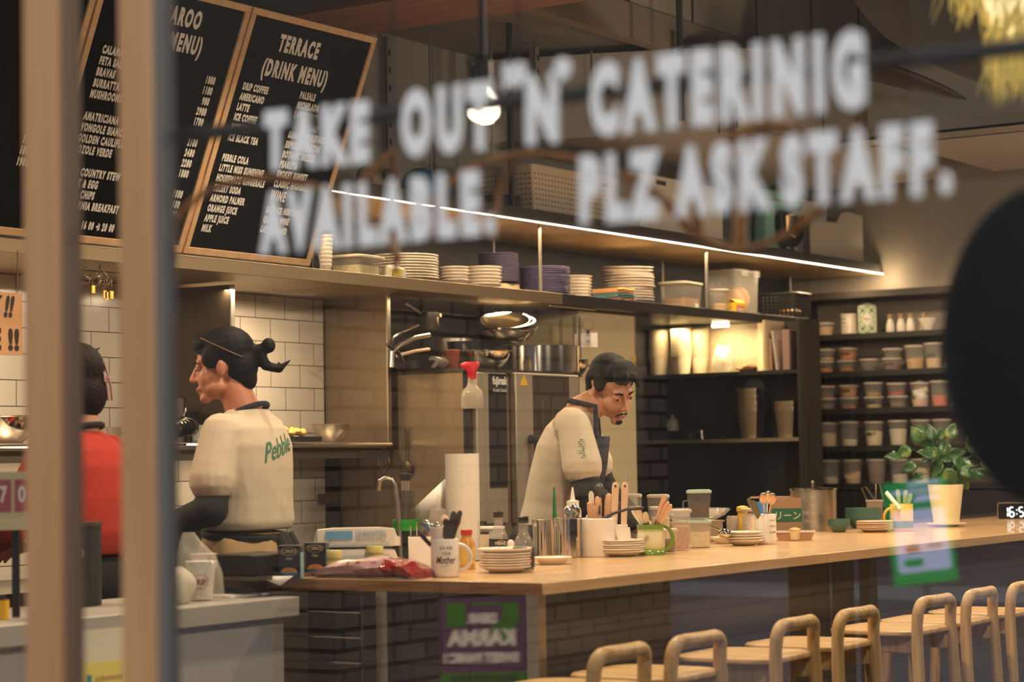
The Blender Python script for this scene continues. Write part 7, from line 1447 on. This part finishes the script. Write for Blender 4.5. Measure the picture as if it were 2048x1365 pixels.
# LED clock at the far end of the counter
p = cp(2030, 1040); u = mpp(p); t = thing('led_clock', 'small black digital clock glowing 16:58 on the far counter end', 'clock', (p.x, p.y, ZC0), RIGHT); w, h = 96*u, 33*u
ob('body', MB().prism(rrect(w, h, 5*u, 5), 0, .02, M=Matrix.Translation((w/2-36*u, .0, h/2+.001)) @ Matrix.Rotation(PI/2, 4, 'X')), BLACKG, t)
ob('bezel', MB().tube([(x+w/2-36*u, -.0205, z+h/2+.001) for x, z in rrect(w, h, 5*u, 5)], .0012, 6, closed=True), mat('bezel_tan', (.50, .40, .28), .4), t)
SEG = {'1': 'bc', '6': 'afgedc', '5': 'afgcd', '8': 'abcdefg'}; sg = MB(); x = -24*u
def seg(x, z, hor): L = 8*u; g_ = .9*u; (sg.box((x+g_, -.0215, z-1.1*u), (x+L-g_, -.0205, z+1.1*u)) if hor else sg.box((x-1.1*u, -.0215, z+g_), (x+1.1*u, -.0205, z+L*1.15-g_)))
for ch in '16:58':
    z0, H2, L = 6*u, 9.2*u, 8*u
    if ch == ':':
        sg.box((x, -.0215, z0+4*u), (x+2*u, -.0205, z0+6*u)); sg.box((x, -.0215, z0+12*u), (x+2*u, -.0205, z0+14*u)); x += 6*u; continue
    for s in SEG[ch]: seg(*{'a': (x, z0+2*H2, 1), 'g': (x, z0+H2, 1), 'd': (x, z0, 1), 'f': (x, z0+H2, 0), 'e': (x, z0, 0), 'b': (x+L, z0+H2, 0), 'c': (x+L, z0, 0)}[s])
    x += 13*u if ch != '1' else 12*u
ob('digits', sg, mat('digit_glow', (.75, .95, 1), emit=2.2), t, smooth=0)
# ================================================================ outdoors, mirrored in the window
def mirror(px, py, d): p = PD(px, py, d); return Vector((2*(XW+.018)-p.x, p.y, p.z))
def mframe(pl, pr, pt, d):
    """plane of a flat thing out on the pavement whose mirror image spans these pixels: x runs as its own text reads"""
    a = mirror(*pl, d[0]); b = mirror(*pr, d[1]); c = mirror(*pt, d[0]); return b, a, c
a, b = mirror(1790, 1175, 4.2), mirror(1915, 1160, 4.2); tp = mirror(1788, 968, 4.2); hS = tp.z-a.z; wS = (a-b).length
t = thing('payment_sign', 'green payment sign with added glow, mirrored in the window above the oak counter', 'sign'); t.matrix_world = frame(b, a-b, (0, 0, 1))
def glow(n, c, e): return mat(n, c, .5, emit=e)
ob('panel', MB().box((0, 0, -.012), (wS, hS, 0)), glow('sign_green', (.01, .42, .10), 1.5), t)  # glow added to the sign so that its mirror image shows
ob('white_panel', MB().prism(rrect(wS*.84, hS*.60, .006, 4, wS*.5, hS*.42), .0002, .0012), glow('sign_white', (.55, .62, .90), 2.0), t)
ob('green_button', MB().box((wS*.52, hS*.17, .0013), (wS*.82, hS*.25, .0018)), MATS['sign_green'], t)
ln = MB()
for k, (x0, x1, y) in enumerate(((.1, .62, .95), (.1, .9, .88), (.1, .55, .79), (.2, .5, .82))): ln.box((wS*x0, hS*y, .0002), (wS*x1, hS*(y+.035), .0008))
ob('line_print', ln, MATS['sign_white'], t); dk = MB()
for x0, x1, y0, y1 in ((.2, .42, .34, .37), (.55, .78, .31, .37), (.58, .74, .38, .40)): dk.box((wS*x0, hS*y0, .0013), (wS*x1, hS*y1, .0018))
ob('dark_print', dk, mat('sign_dark', (.05, .06, .1), .6), t)
ob('leg', MB().box((wS*.48, -(a.z)+.0-.02, -.02), (wS*.52, 0, -.012)), BLACK, t)
a, b = mirror(880, 1330, 5.2), mirror(1050, 1345, 5.2); tp = mirror(893, 1198, 5.2); wS = (a-b).length; hT = tp.z-mirror(870, 1480, 5.2).z
lo = mirror(862, 1480, 5.2); t = thing('street_poster', 'purple and green poster reading DEAR KARMA SWEET PANIC CBD, mirrored in the window', 'poster'); t.matrix_world = frame(Vector((b.x, b.y, lo.z)), Vector((a.x-b.x, a.y-b.y, 0)), Vector((0, 0, 1))+Vector((-.0, -.10, 0)))
PUR, GRE, PAL = mat('poster_purple', (.13, .045, .11), .6), mat('poster_green', (.05, .20, .015), .6), mat('poster_cream', (.95, .80, .66), .6)
ob('sheet', MB().box((0, 0, -.008), (wS, hT, 0)), PUR, t); st = MB()
for x0, x1, y0, y1 in ((.08, .26, .82, .97), (.70, .92, .80, .97), (.30, .62, .95, .97), (.0, 1, .40, .47), (.0, .25, .0, .2), (.75, 1, .0, .22), (.12, .4, .70, .84)): st.box((wS*x0, hT*y0, .0002), (wS*x1, hT*y1, .0006))
ob('green_print', st, GRE, t)
def pt(s, x0, x1, y, h, M, **k): text(s, frame((wS*x0, hT*y, .001), (1, 0, 0), (0, 1, 0)), M, t, .05, fit=(wS*(x1-x0), hT*h), bold=.003, **k)
pt('DEAR', .34, .68, .82, .075, PAL); pt('KARMA', .12, .92, .66, .12, PAL); pt('SWEET PANIC !', .08, .96, .54, .075, PAL); pt('BROAD SPECTRUM', .1, .9, .415, .04, mat('poster_dark', (.02, .05, .02), .6)); pt('CBD', .08, .94, .06, .28, PAL)
ob('board_leg', MB().box((wS*.1, -lo.z-.02, -.03), (wS*.14, 0, -.01)).box((wS*.86, -lo.z-.02, -.03), (wS*.9, 0, -.01)), BLACK, t)
for px, w, lab in ((1602, .09, 'first'), (1640, .05, 'second'), (1684, .07, 'third'), (1735, .05, 'fourth')):
    m_ = mirror(px, 1150, 9.5); one('timber_post', MB().box((-.04, -w/2, 0), (.04, w/2, 2.2)), mat('post_dark', (.03, .025, .02), .8), f'{lab} from the left of the dark posts mirrored under the oak counter', 'post', (m_.x, m_.y, -.02))
